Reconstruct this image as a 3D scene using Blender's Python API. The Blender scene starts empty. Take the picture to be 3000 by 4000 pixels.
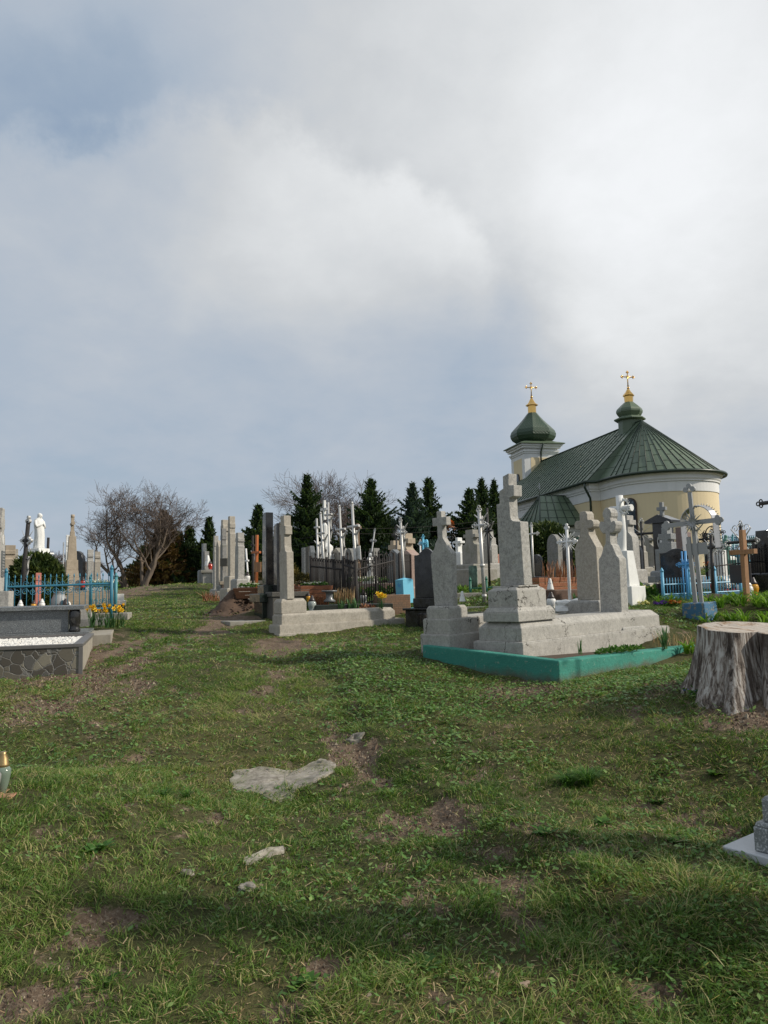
import bpy, bmesh, math, random
import numpy as np
from mathutils import Vector, Matrix
S = bpy.context.scene
C = bpy.data.collections.new('cemetery'); S.collection.children.link(C)
PI = math.pi; R = math.radians
# ---------------------------------------------------------------- camera
EYE = np.array([0., 0., 1.6]); PITCH = math.atan(0.1); ROLL = R(1.2)
_f = np.array([0, math.cos(PITCH), math.sin(PITCH)]); _u0 = np.array([0, -math.sin(PITCH), math.cos(PITCH)]); _r0 = np.array([1., 0, 0])
_r = _r0*math.cos(ROLL) - _u0*math.sin(ROLL); _u = _r0*math.sin(ROLL) + _u0*math.cos(ROLL)
cam_d = bpy.data.cameras.new('camera'); cam = bpy.data.objects.new('camera', cam_d); C.objects.link(cam)
cam.matrix_world = Matrix(((_r[0], _u[0], -_f[0], EYE[0]), (_r[1], _u[1], -_f[1], EYE[1]), (_r[2], _u[2], -_f[2], EYE[2]), (0, 0, 0, 1)))
cam_d.sensor_fit = 'VERTICAL'; cam_d.sensor_height = 24; cam_d.lens = 18; cam_d.clip_end = 6000; cam_d.clip_start = 0.05
S.camera = cam
# ---------------------------------------------------------------- light
SUN_AZ, SUN_EL = 97, 34
SKY_STRENGTH = 0.1
sun_d = bpy.data.lights.new('sun', 'SUN'); sun = bpy.data.objects.new('sun', sun_d); C.objects.link(sun)
sun_d.energy = 3.3; sun_d.angle = R(2.2); sun_d.color = (1.0, 0.92, 0.80)
_sv = Vector((math.sin(R(SUN_AZ))*math.cos(R(SUN_EL)), math.cos(R(SUN_AZ))*math.cos(R(SUN_EL)), math.sin(R(SUN_EL))))
sun.rotation_euler = _sv.to_track_quat('Z', 'Y').to_euler()
S.view_settings.view_transform = 'Standard'; S.view_settings.look = 'None'; S.view_settings.exposure = 0.27; S.view_settings.gamma = 1
S.render.engine = 'CYCLES'; S.cycles.use_denoising = True; S.cycles.max_bounces = 6; S.cycles.transparent_max_bounces = 8
try: S.cycles.denoiser = 'OPENIMAGEDENOISE'
except Exception: pass

def ray(px, py):
    return _f + _r*(px-1500)/3000 + _u*(2000-py)/3000
def at(px, py, d):
    v = ray(px, py); return EYE + v*d/v[1]

# ---------------------------------------------------------------- sky: daylight sky behind broken cloud
W = bpy.data.worlds.new('World'); S.world = W; W.use_nodes = True
nt = W.node_tree; nt.nodes.clear()
class NT:
    """small wrapper to write node trees shortly"""
    def __init__(s, nt): s.nt = nt
    def n(s, typ, **kw):
        nd = s.nt.nodes.new(typ)
        for k, v in kw.items():
            if k.startswith('i_'):
                key = k[2:]; key = int(key) if key.isdigit() else key.replace('_', ' ')
                s.set(nd.inputs[key], v)
            else: setattr(nd, k, v)
        return nd
    def set(s, inp, v):
        if isinstance(v, bpy.types.NodeSocket): s.nt.links.new(v, inp)
        elif isinstance(v, bpy.types.Node): s.nt.links.new(v.outputs[0], inp)
        else:
            if inp.type == 'RGBA' and len(v) == 3: v = (*v, 1)
            inp.default_value = v
    def m(s, op, a, b=0.0, c=None, clamp=False):
        nd = s.nt.nodes.new('ShaderNodeMath'); nd.operation = op; nd.use_clamp = clamp
        s.set(nd.inputs[0], a); s.set(nd.inputs[1], b)
        if c is not None: s.set(nd.inputs[2], c)
        return nd.outputs[0]
    def vm(s, op, a, b=None, out=0):
        nd = s.nt.nodes.new('ShaderNodeVectorMath'); nd.operation = op
        s.set(nd.inputs[0], a)
        if b is not None: s.set(nd.inputs[1], b)
        return nd.outputs[out]
    def mix(s, f, a, b, typ='MIX'):
        nd = s.nt.nodes.new('ShaderNodeMixRGB'); nd.blend_type = typ
        s.set(nd.inputs[0], f); s.set(nd.inputs[1], a); s.set(nd.inputs[2], b)
        return nd.outputs[0]
    def noise(s, vec, scale, detail=4, rough=0.55, dist=0.0, out=0):
        nd = s.n('ShaderNodeTexNoise'); s.set(nd.inputs['Vector'], vec)
        nd.inputs['Scale'].default_value = scale; nd.inputs['Detail'].default_value = detail
        nd.inputs['Roughness'].default_value = rough; nd.inputs['Distortion'].default_value = dist
        return nd.outputs[out]
    def ramp(s, f, stops, interp='LINEAR'):
        nd = s.n('ShaderNodeValToRGB'); s.set(nd.inputs[0], f); cr = nd.color_ramp; cr.interpolation = interp
        while len(cr.elements) < len(stops): cr.elements.new(0.5)
        for e, (p, c) in zip(cr.elements, stops):
            e.position = p; e.color = (*c, 1) if hasattr(c, '__len__') else (c, c, c, 1)
        return nd.outputs[0]
    def mr(s, v, a, b, c=0.0, d=1.0, smooth=False):
        nd = s.n('ShaderNodeMapRange'); s.set(nd.inputs[0], v)
        if smooth: nd.interpolation_type = 'SMOOTHSTEP'
        for i, x in enumerate((a, b, c, d)): nd.inputs[i+1].default_value = x
        return nd.outputs[0]
w = NT(nt)
sky = w.n('ShaderNodeTexSky', sky_type='NISHITA', sun_disc=False, sun_elevation=R(SUN_EL), sun_rotation=R(SUN_AZ), altitude=200.0, air_density=1.2, dust_density=2.0, ozone_density=1.0)
tc = w.n('ShaderNodeTexCoord').outputs['Generated']
sep = w.n('ShaderNodeSeparateXYZ', i_0=tc)
zz = w.m('ADD', w.m('MAXIMUM', sep.outputs[2], 0.0), 0.30)
plane = w.n('ShaderNodeCombineXYZ', i_0=w.m('DIVIDE', sep.outputs[0], zz), i_1=w.m('DIVIDE', sep.outputs[1], zz), i_2=0.0).outputs[0]
wn = w.noise(tc, 2.6, 7, 0.58, out=1)
warp = w.vm('MULTIPLY', w.vm('SUBTRACT', wn, (0.5, 0.5, 0.5)), (0.17, 0.17, 0.16))
wn2 = w.noise(tc, 11.0, 6, 0.6, out=1)
warp2 = w.vm('MULTIPLY', w.vm('SUBTRACT', wn2, (0.5, 0.5, 0.5)), (0.06, 0.06, 0.06))
wd = w.vm('ADD', w.vm('ADD', tc, warp), warp2)
big = w.noise(plane, 1.5, 8, 0.55, 0.35)
mid = w.noise(plane, 4.5, 8, 0.6, 0.2)
val = w.m('ADD', w.m('MULTIPLY', w.m('SUBTRACT', big, 0.5), 0.46), w.m('MULTIPLY', w.m('SUBTRACT', mid, 0.5), 0.20))
# cloud banks of this sky by compass direction: (direction, half width, softness, brightness)
def banks():
    L = [((900, 1180), .24, .14, .10), ((1500, 1100), .13, .08, .05), ((500, 1000), .16, .10, .05),
         ((2500, 250), .30, .35, .20), ((2850, 900), .22, .25, .14), ((2150, 950), .08, .10, .07), ((2500, 1000), .14, .12, .08), ((2900, 400), .22, .2, .24), ((1900, 60), .26, .2, .08), ((900, 100), .2, .2, .04),
         ((150, 560), .14, .12, -.20), ((700, 540), .12, .09, -.14), ((1250, 560), .10, .12, -.04), ((1850, 1480), .12, .10, -.12), ((1650, 1300), .10, .09, -.08), ((1900, 1150), .06, .06, -.05), ((700, 1500), .3, .2, -.07), ((2350, 1500), .10, .04, .09), ((300, 1850), .3, .14, -.08), ((1300, 1800), .3, .14, -.04), ((2850, 2100), .2, .15, -.10), ((2950, 1650), .12, .05, .05)]
    for (p, hw, so, b) in L:
        v = ray(*p); v = v/np.linalg.norm(v)
        dist = w.vm('DISTANCE', wd, tuple(v), out=1)
        yield w.m('MULTIPLY', w.mr(dist, max(hw-so, 0), hw+so, 1.0, 0.0, True), b)
for b in banks(): val = w.m('ADD', val, b)
# the big cumulus: a union of round heads with ragged tops, sunlit above and fading below
fld = None
for (p, hw) in [((120, 1060), .115), ((420, 960), .11), ((700, 880), .11), ((930, 850), .10), ((1180, 930), .10), ((1420, 1010), .10), ((1620, 1130), .10), ((900, 1100), .20), ((350, 1180), .18), ((1400, 1200), .13)]:
    v = ray(*p); v = v/np.linalg.norm(v); q_ = w.mr(w.vm('DISTANCE', w.vm('ADD', w.vm('ADD', tc, warp2), w.vm('MULTIPLY', warp, (.35, .35, .35))), tuple(v), out=1), hw*.3, hw*1.25, 1.0, 0.0)
    fld = q_ if fld is None else w.m('MAXIMUM', fld, q_)
edge = w.mr(w.m('ADD', fld, w.m('MULTIPLY', w.m('SUBTRACT', w.noise(tc, 16, 8, .62), .5), .55)), .12, .52, 0, 1, True)
hfade = w.mr(sep.outputs[2], .24, .46, 0.0, 1.0, True)
val = w.m('ADD', val, w.m('MULTIPLY', w.m('MULTIPLY', edge, hfade), .24))
fine_ = w.m('MULTIPLY', w.m('SUBTRACT', w.noise(plane, 11, 8, .62, .3), .5), .10); val = w.m('ADD', val, fine_)
bright = w.m('ADD', val, 0.385)
ccol = w.ramp(bright, [(0.0, (.245, .33, .455)), (0.20, (.31, .38, .47)), (0.40, (.395, .44, .50)), (0.60, (.51, .53, .55)), (0.80, (.64, .655, .665)), (1.0, (.76, .775, .79))])
cloud = w.mix(1.0, ccol, (10, 10, 10), 'MULTIPLY')
cover = w.mr(bright, 0.0, 0.3, 0.55, 0.97)
skyc = w.mix(cover, sky.outputs[0], cloud)
bg = w.n('ShaderNodeBackground', i_0=skyc, i_1=SKY_STRENGTH)
w.nt.links.new(bg.outputs[0], w.n('ShaderNodeOutputWorld').inputs[0])

# ---------------------------------------------------------------- numpy noise and the shape of the land
def _hash(ix, iy, seed):
    h = (ix.astype(np.int64)*374761393 + iy.astype(np.int64)*668265263 + seed*974634777) & 0x7fffffff
    h = ((h ^ (h >> 13))*1274126177) & 0x7fffffff
    h = (h ^ (h >> 16)) & 0xffff
    return h/65535.0
def vnoise(x, y, seed=0):
    ix = np.floor(x); iy = np.floor(y); fx = x-ix; fy = y-iy
    fx = fx*fx*(3-2*fx); fy = fy*fy*(3-2*fy)
    a = _hash(ix, iy, seed); b = _hash(ix+1, iy, seed); c = _hash(ix, iy+1, seed); d = _hash(ix+1, iy+1, seed)
    return (a*(1-fx)+b*fx)*(1-fy) + (c*(1-fx)+d*fx)*fy
def fbm(x, y, oct=4, seed=0, gain=.5):
    s = 0; a = 1; t = 0
    for o in range(oct):
        s = s + a*vnoise(x*2**o+o*17.3, y*2**o-o*9.1, seed+o); t += a; a *= gain
    return s/t
def smooth(a, b, x):
    t = np.clip((x-a)/(b-a), 0, 1); return t*t*(3-2*t)
_ZY = [-30, 0, 4, 8, 11, 14, 20, 30, 40, 50, 60, 80, 120, 200, 3000]
_ZZ = [-1.5, 0, .36, .74, .95, 1.15, 1.42, 1.72, 1.95, 2.02, 1.9, 1.0, -1.0, -4.0, -6.0]
_SY = [0, 3.6, 5.5, 8, 11, 15, 20, 40, 60, 100]
_SZ = [0, .06, .28, .28, .45, .35, .35, .45, .6, 0]
def ground0(x, y):
    x = np.asarray(x, float); y = np.asarray(y, float)
    z = np.interp(y, _ZY, _ZZ)
    z = z + np.interp(y, _SY, _SZ)*smooth(.3, 3.5, x+0*y)
    return z
# height marks on this slope: (pixel x, pixel y, distance) of feet of graves that show clearly
_CT = [(2183, 2650, 7.2), (1660, 2540, 9.2), (2560, 2605, 8.6), (320, 2612, 8.0), (20, 2640, 7.7), (1090, 2492, 11), (1575, 2460, 12.1), (1450, 2468, 11.8), (905, 2440, 13), (1250, 2480, 11.6),
       (2690, 2592, 9.2), (2400, 2628, 7.9), (2000, 2612, 7.8), (2880, 2735, 5.5), (2680, 2695, 5.9), (2830, 3354, 3.6), (2985, 3335, 3.8), (3000, 3445, 3.35), (3250, 3400, 3.6), (2750, 3420, 3.4), (2780, 3200, 4.1), (2740, 2432, 10.6), (2590, 2352, 13), (2890, 2352, 13), (2990, 2325, 12.0), (1220, 2348, 13.6), (1400, 2350, 13.9), (1660, 2385, 12.3), (1350, 2475, 11.4), (1215, 2322, 15), (1500, 2335, 14.5), (1100, 2352, 13.2), 
       (1850, 2262, 17), (2215, 2372, 11.5), (470, 2350, 18), (430, 2420, 12.5), (840, 2268, 25), (620, 2280, 45), (860, 2340, 18), (600, 2700, 7.1), (650, 2500, 10.4), (600, 2400, 14.3), (10, 3140, 3.9),
       (2100, 2240, 22), (2450, 2300, 17), (2700, 2235, 36), (2330, 2420, 10.3), (1000, 2700, 7.0), (1500, 3000, 5.2), (2400, 2900, 5.2), (2990, 2790, 4.9)]
_cp = np.array([at(*c) for c in _CT]); _cr = _cp[:, 2] - ground0(_cp[:, 0], _cp[:, 1])
def ground(x, y, fine=False):
    x = np.asarray(x, float); y = np.asarray(y, float)
    num = np.zeros(np.broadcast(x, y).shape); den = np.full(num.shape, 0.25)
    for (cx, cy, _), r_ in zip(_cp, _cr):
        s2 = (0.06*cy+.26)**2
        k = np.exp(-((x-cx)**2+(y-cy)**2)/(2*s2)); num += k*r_; den += k
    z = ground0(x, y) + num/den
    near = 1-smooth(30, 70, np.hypot(x, y))
    z = z + (fbm(x*.9, y*.9, 3, 5)-.5)*.10*near
    # low bank along the right of the trodden way
    bx = np.interp(y, [2.5, 3.2, 3.9, 4.6, 6, 8, 11], [.95, .62, .28, .05, -.25, -.65, -1.2])+(fbm(y*1.3+x*.4, y*.7, 3, 15)-.5)*.7
    z = z + .075*smooth(-.12, .16, x-bx)*smooth(2, 3, y)*(1-smooth(8, 11, y))*(1-smooth(.35, 1.3, x-bx))
    if fine:
        z = z + (fbm(x*5, y*5, 4, 9)-.5)*.055*near
    return z
def gz(x, y): return float(ground(x, y))
def foot(px, d):
    """ground point at distance d in the picture column px"""
    z = 1.5
    for _ in range(6):
        lo, hi = 1200., 6000.
        # pixel row whose ray meets height z at distance d
        for _ in range(40):
            m_ = (lo+hi)/2
            if at(px, m_, d)[2] > z: lo = m_
            else: hi = m_
        p = at(px, lo, d); z = gz(p[0], p[1])
    return Vector((p[0], p[1], z))
def hit(px, py):
    """where the line of sight through a pixel meets the ground"""
    v = ray(px, py); a, b = 1.0, 90.0
    ys = np.linspace(1.0, 90, 1800); P_ = EYE[None, :] + v[None, :]*(ys/v[1])[:, None]
    g = ground(P_[:, 0], P_[:, 1]); k = np.argmax(P_[:, 2] < g)
    return P_[k]

# ---------------------------------------------------------------- mesh builder
class MB:
    def __init__(s): s.v = []; s.f = []; s.uv = None; s.sm = []
    def add(s, vs, fs, smooth=False):
        o = len(s.v); s.v += [tuple(p) for p in vs]; s.f += [tuple(i+o for i in f) for f in fs]; s.sm += [smooth]*len(fs); return s
    def box(s, x0, x1, y0, y1, z0, z1):
        return s.frus(x0, x1, y0, y1, z0, x0, x1, y0, y1, z1)
    def cbox(s, c, sz, rz=0):
        n = len(s.v); s.box(-sz[0]/2, sz[0]/2, -sz[1]/2, sz[1]/2, -sz[2]/2, sz[2]/2)
        ca, sa = math.cos(rz), math.sin(rz)
        for i in range(n, len(s.v)):
            x, y, z = s.v[i]; s.v[i] = (c[0]+x*ca-y*sa, c[1]+x*sa+y*ca, c[2]+z)
        return s
    def frus(s, x0, x1, y0, y1, z0, a0, a1, b0, b1, z1):
        return s.add([(x0, y0, z0), (x1, y0, z0), (x1, y1, z0), (x0, y1, z0), (a0, b0, z1), (a1, b0, z1), (a1, b1, z1), (a0, b1, z1)],
                     [(3, 2, 1, 0), (4, 5, 6, 7), (0, 1, 5, 4), (1, 2, 6, 5), (2, 3, 7, 6), (3, 0, 4, 7)])
    def prism(s, poly, t0, t1, pl='YZ', s1=1.0, c1=(0, 0)):
        """extrude a 2-D outline; s1 scales the outline at the far end about c1"""
        n = len(poly)
        def P3(a, b, t): return {'YZ': (t, a, b), 'XZ': (a, t, b), 'XY': (a, b, t)}[pl]
        vs = [P3(a, b, t0) for a, b in poly] + [P3(c1[0]+(a-c1[0])*s1, c1[1]+(b-c1[1])*s1, t1) for a, b in poly]
        fs = [tuple(range(n-1, -1, -1)), tuple(range(n, 2*n))] + [(i, (i+1) % n, n+(i+1) % n, n+i) for i in range(n)]
        area = sum(poly[i][0]*poly[(i+1) % n][1]-poly[(i+1) % n][0]*poly[i][1] for i in range(n))
        flip = (area < 0) != (pl == 'XZ') if True else False
        if (t1 < t0): flip = not flip
        if flip: fs = [tuple(reversed(f)) for f in fs]
        return s.add(vs, fs)
    def tube(s, pts, rad, n=8, caps=True, smooth=True):
        pts = [Vector(p) for p in pts]; m_ = len(pts)
        if not hasattr(rad, '__len__'): rad = [rad]*m_
        ref = None; vs = []
        for i, p in enumerate(pts):
            t = (pts[min(i+1, m_-1)] - pts[max(i-1, 0)])
            if t.length < 1e-9: t = Vector((0, 0, 1))
            t.normalize()
            if ref is None: ref = t.orthogonal().normalized()
            ref = (ref - t*ref.dot(t))
            if ref.length < 1e-6: ref = t.orthogonal()
            ref.normalize(); b = t.cross(ref)
            vs += [p + (ref*math.cos(2*PI*k/n) + b*math.sin(2*PI*k/n))*rad[i] for k in range(n)]
        fs = [(i*n+k, i*n+(k+1) % n, (i+1)*n+(k+1) % n, (i+1)*n+k) for i in range(m_-1) for k in range(n)]
        s.add(vs, fs, smooth)
        if caps:
            s.f += [tuple(len(s.v)-len(vs)+k for k in range(n-1, -1, -1)), tuple(len(s.v)-n+k for k in range(n))]; s.sm += [False, False]
        return s
    def lathe(s, prof, n=16, c=(0, 0), smooth=True, sx=1, sy=1):
        m_ = len(prof); vs = [(c[0]+r_*sx*math.cos(2*PI*k/n), c[1]+r_*sy*math.sin(2*PI*k/n), z) for r_, z in prof for k in range(n)]
        fs = [(i*n+k, i*n+(k+1) % n, (i+1)*n+(k+1) % n, (i+1)*n+k) for i in range(m_-1) for k in range(n)]
        s.add(vs, fs, smooth)
        b = len(s.v)-len(vs); s.f += [tuple(b+k for k in range(n-1, -1, -1)), tuple(b+(m_-1)*n+k for k in range(n))]; s.sm += [False, False]
        return s
    def ball(s, c, r_, n=8, sz=1.0):
        pr = [(max(r_*math.sin(PI*i/n), r_*.02), c[2]-r_*sz*math.cos(PI*i/n)) for i in range(n+1)]
        return s.lathe(pr, max(6, n), (c[0], c[1]))
    def build(s, name, mat, parent=None, bevel=0.0, jitter=0.0):
        me = bpy.data.meshes.new(name); me.from_pydata(s.v, [], s.f)
        if any(s.sm): me.polygons.foreach_set('use_smooth', s.sm)
        me.materials.append(mat); o = bpy.data.objects.new(name, me); C.objects.link(o)
        if parent is not None: o.parent = parent
        if bevel:
            b = o.modifiers.new('bevel', 'BEVEL'); b.width = bevel; b.segments = 2; b.limit_method = 'ANGLE'; b.angle_limit = R(40)
            b.harden_normals = False
        return o
def soup(name, mat, V, nper, parent=None, attrs=None, smooth=False):
    """V: (n, nper, 3) array of polygons with nper corners"""
    n = len(V); me = bpy.data.meshes.new(name)
    me.vertices.add(n*nper); me.vertices.foreach_set('co', V.reshape(-1).astype(np.float32))
    me.loops.add(n*nper); me.loops.foreach_set('vertex_index', np.arange(n*nper, dtype=np.int32))
    me.polygons.add(n); me.polygons.foreach_set('loop_start', np.arange(0, n*nper, nper, dtype=np.int32))
    me.update(calc_edges=True)
    for k, a in (attrs or {}).items():
        at_ = me.attributes.new(k, 'FLOAT', 'FACE'); at_.data.foreach_set('value', np.asarray(a, np.float32))
    me.materials.append(mat); o = bpy.data.objects.new(name, me); C.objects.link(o)
    if parent is not None: o.parent = parent
    return o
def rot(az): return R(90-az)
def root(name, label, cat, loc, rz=0.0, group=None, tilt=(0, 0), kind=None):
    o = bpy.data.objects.new(name, None); C.objects.link(o); o.empty_display_size = .1
    o.location = loc
    o.rotation_mode = 'XYZ'
    M_ = Matrix.Rotation(R(tilt[0]), 4, 'Y') @ Matrix.Rotation(R(tilt[1]), 4, 'X') @ Matrix.Rotation(rz, 4, 'Z')
    o.rotation_euler = M_.to_euler()
    o['label'] = label; o['category'] = cat
    if group: o['group'] = group
    return o
def tag(o, label, cat=None, group=None, kind=None):
    if label: o['label'] = label
    if cat: o['category'] = cat
    if group: o['group'] = group
    if kind: o['kind'] = kind
    return o
def dup(src, loc, rz, label, group=None, scale=1.0, tilt=(0, 0)):
    r_ = src.copy(); C.objects.link(r_); r_.location = loc; r_['label'] = label
    M_ = Matrix.Rotation(R(tilt[0]), 4, 'Y') @ Matrix.Rotation(R(tilt[1]), 4, 'X') @ Matrix.Rotation(rz, 4, 'Z')
    r_.rotation_euler = M_.to_euler(); r_.scale = (scale,)*3 if not hasattr(scale, '__len__') else scale
    if group: r_['group'] = group
    for ch in [c for c in bpy.data.objects if c.parent == src]:
        c = ch.copy(); C.objects.link(c); c.parent = r_
        for g in [q for q in bpy.data.objects if q.parent == ch]:
            q = g.copy(); C.objects.link(q); q.parent = c
    return r_
# ---------------------------------------------------------------- materials
def new_mat(name):
    m_ = bpy.data.materials.new(name); m_.use_nodes = True; m_.node_tree.nodes.clear()
    t = NT(m_.node_tree); p = t.n('ShaderNodeBsdfPrincipled'); o = t.n('ShaderNodeOutputMaterial')
    t.nt.links.new(p.outputs[0], o.inputs[0])
    crd = t.n('ShaderNodeTexCoord').outputs['Object']
    rnd = t.n('ShaderNodeObjectInfo').outputs['Random']
    off = t.vm('ADD', crd, t.n('ShaderNodeCombineXYZ', i_0=t.m('MULTIPLY', rnd, 37.0), i_1=t.m('MULTIPLY', rnd, 11.0), i_2=t.m('MULTIPLY', rnd, 23.0)).outputs[0])
    return m_, t, p, off, o
def bump(t, p, h, strength, dist=0.01):
    b = t.n('ShaderNodeBump'); t.set(b.inputs['Height'], h); b.inputs['Strength'].default_value = strength; b.inputs['Distance'].default_value = dist
    t.nt.links.new(b.outputs[0], p.inputs['Normal'])
def stone(name, base, dark, speck=.35, scale=110, stain=.35, rough=.85, cracks=0.0, moss=0.0, tint=None):
    """weathered terrazzo or cast stone: grains, rain streaks, lichen spots and, if asked, cracks"""
    m_, t, p, off, o = new_mat(name)
    scale = scale*.62; speck = min(1, speck*.95); g = t.noise(off, scale, 4, .8); g2 = t.noise(off, scale*.4, 3, .7)
    sp = t.ramp(t.m('ADD', t.m('MULTIPLY', g, .6), t.m('MULTIPLY', g2, .4)), [(.41, 0), (.50, .55), (.58, 1)])
    col = t.mix(t.m('MULTIPLY', t.m('SUBTRACT', 1.0, sp), speck), base, dark)
    st = t.noise(t.vm('MULTIPLY', off, (5, 5, 1.1)), 1.0, 6, .62, .4)
    col = t.mix(t.m('MULTIPLY', t.mr(st, .45, .72, 0, 1), stain), col, tuple(c*.45 for c in base))
    bl = t.noise(off, 4.3, 5, .6)
    col = t.mix(t.m('MULTIPLY', t.mr(bl, .5, .75, 0, 1), .35), col, tuple(min(1, c*1.25) for c in base))
    wv = t.noise(off, 14.0, 4, .7)
    col = t.mix(t.m('MULTIPLY', t.mr(wv, .58, .7, 0, 1), .28), col, (.20, .17, .09) if not tint else tint)
    h = t.m('ADD', t.m('MULTIPLY', g, .5), t.m('MULTIPLY', t.noise(off, 24, 5, .6), .6))
    if cracks:
        wrp = t.vm('ADD', off, t.vm('MULTIPLY', t.vm('SUBTRACT', t.noise(off, 6.0, 5, .65, out=1), (.5, .5, .5)), (.35, .35, .35)))
        v = t.n('ShaderNodeTexVoronoi', feature='DISTANCE_TO_EDGE'); t.set(v.inputs['Vector'], wrp); v.inputs['Scale'].default_value = 1.9
        wmask = t.mr(t.noise(off, 2.2, 2, .5), .42, .55, 0, 1)
        wid = t.mr(t.noise(off, 9.0, 3, .6), .3, .7, .002, .014)
        cr = t.m('MULTIPLY', t.m('LESS_THAN', v.outputs[0], wid), t.m('MULTIPLY', wmask, cracks))
        col = t.mix(cr, col, (.05, .045, .035)); h = t.m('SUBTRACT', h, t.m('MULTIPLY', cr, 3.0))
    if moss:
        col = t.mix(t.m('MULTIPLY', t.mr(t.noise(off, 7, 5, .65), .5, .62, 0, 1), moss), col, (.10, .11, .04))
    t.set(p.inputs['Base Color'], col); p.inputs['Roughness'].default_value = rough
    bump(t, p, h, .35, .006)
    return m_
def paint(name, base, chip=(.25, .17, .1), amt=.3, scale=30, rough=.55, bmp=.3, metal=0.0, var=.25):
    """old paint that has flaked in places"""
    m_, t, p, off, o = new_mat(name)
    n1 = t.noise(off, scale, 6, .68); n2 = t.noise(off, 3.0, 4, .6)
    col = t.mix(t.m('MULTIPLY', t.mr(n2, .35, .75, 0, 1), var), base, tuple(c*.55 for c in base))
    th = .5+.22*(1-amt)
    k = t.mr(n1, th, th+.05, 0, 1)
    col = t.mix(t.m('MULTIPLY', k, 1.0 if amt > 0 else 0.0), col, chip)
    t.set(p.inputs['Base Color'], col); p.inputs['Roughness'].default_value = rough; p.inputs['Metallic'].default_value = metal
    bump(t, p, t.m('SUBTRACT', t.noise(off, scale*1.5, 4, .6), t.m('MULTIPLY', k, .8)), bmp, .004)
    return m_
def granite(name, base, light, rough=.08, scale=260, spec=.5):
    m_, t, p, off, o = new_mat(name)
    g = t.noise(off, scale, 2, .6)
    col = t.mix(t.mr(g, .52, .68, 0, 1), base, light)
    col = t.mix(t.m('MULTIPLY', t.mr(t.noise(off, 5, 5, .6), .4, .75, 0, 1), .25), col, (.12, .115, .10))
    t.set(p.inputs['Base Color'], col)
    t.set(p.inputs['Roughness'], t.mr(t.noise(off, 9, 4, .6), .35, .75, rough, rough+.22))
    p.inputs['Specular IOR Level'].default_value = spec
    return m_
def wood(name, base, dark, rough=.7, axis=2, scale=1.0):
    m_, t, p, off, o = new_mat(name)
    sc = [38*scale]*3; sc[axis] = 2.2*scale
    n1 = t.noise(t.vm('MULTIPLY', off, tuple(sc)), 1.0, 5, .65, .3)
    col = t.mix(t.ramp(n1, [(.35, 0), (.65, 1)]), dark, base)
    col = t.mix(t.m('MULTIPLY', t.mr(t.noise(off, 5, 4, .6), .5, .8, 0, 1), .4), col, tuple(c*.5 for c in dark))
    t.set(p.inputs['Base Color'], col); p.inputs['Roughness'].default_value = rough
    bump(t, p, n1, .4, .004)
    return m_
def plain(name, c, rough=.6, metal=0.0, var=.3, scale=20, bmp=.15):
    m_, t, p, off, o = new_mat(name)
    n1 = t.noise(off, scale, 5, .6)
    t.set(p.inputs['Base Color'], t.mix(t.m('MULTIPLY', t.mr(n1, .35, .7, 0, 1), var), c, tuple(x*.55 for x in c)))
    p.inputs['Roughness'].default_value = rough; p.inputs['Metallic'].default_value = metal
    bump(t, p, n1, bmp, .004)
    return m_
def leafy(name, c1, c2, c3=None, attr='tint', transl=.3, rough=.6):
    m_ = bpy.data.materials.new(name); m_.use_nodes = True; m_.node_tree.nodes.clear(); t = NT(m_.node_tree)
    a = t.n('ShaderNodeAttribute', attribute_name=attr).outputs['Fac']
    col = t.ramp(a, [(0, c1), (.6, c2), (1, c3 or c2)])
    p = t.n('ShaderNodeBsdfPrincipled', i_Base_Color=col, i_Roughness=rough)
    p.inputs['Specular IOR Level'].default_value = .25
    tr = t.n('ShaderNodeBsdfTranslucent', i_Color=t.mix(1.0, col, (1.2, 1.3, .7), 'MULTIPLY'))
    mx = t.n('ShaderNodeMixShader', i_0=transl); t.nt.links.new(p.outputs[0], mx.inputs[1]); t.nt.links.new(tr.outputs[0], mx.inputs[2])
    t.nt.links.new(mx.outputs[0], t.n('ShaderNodeOutputMaterial').inputs[0])
    return m_
M = {}
M['terrazzo'] = stone('grey_terrazzo', (.45, .435, .395), (.10, .10, .10), .62, 95, .30)
M['terrazzo_crack'] = stone('cracked_terrazzo', (.45, .43, .385), (.13, .125, .115), .5, 95, .32, cracks=1.0)
M['terrazzo_warm'] = stone('warm_terrazzo', (.44, .405, .34), (.13, .11, .09), .5, 95, .35)
M['terrazzo_dark'] = stone('dark_terrazzo', (.27, .265, .25), (.08, .08, .08), .6, 80, .45, moss=.2)
M['beige_stone'] = stone('beige_cast_stone', (.42, .35, .26), (.16, .13, .10), .35, 90, .35)
M['concrete'] = stone('old_concrete', (.34, .32, .28), (.15, .14, .12), .35, 60, .45, moss=.25)
M['white_stone'] = stone('whitewashed_stone', (.74, .74, .71), (.40, .40, .38), .15, 40, .12, tint=(.5, .5, .46))
M['pink_granite'] = stone('pink_granite', (.44, .31, .25), (.14, .10, .09), .5, 120, .12, rough=.45)
M['grey_granite'] = granite('speckled_grey_granite', (.09, .10, .105), (.42, .44, .44), .25, 150)
M['light_granite'] = granite('light_grey_granite', (.20, .21, .21), (.55, .56, .55), .4, 120)
M['black_granite'] = granite('black_polished_granite', (.006, .006, .007), (.02, .02, .022), .05, 300, .6)
M['grave_green_granite'] = granite('dark_green_granite', (.012, .02, .014), (.05, .065, .05), .08, 220, .6)
M['brown_granite'] = granite('rough_dark_granite', (.045, .042, .035), (.18, .17, .14), .5, 160)
M['green_paint'] = paint('turquoise_green_paint', (.05, .31, .225), (.22, .26, .2), .16, 36, .7, 1.6, var=.35)
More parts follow.
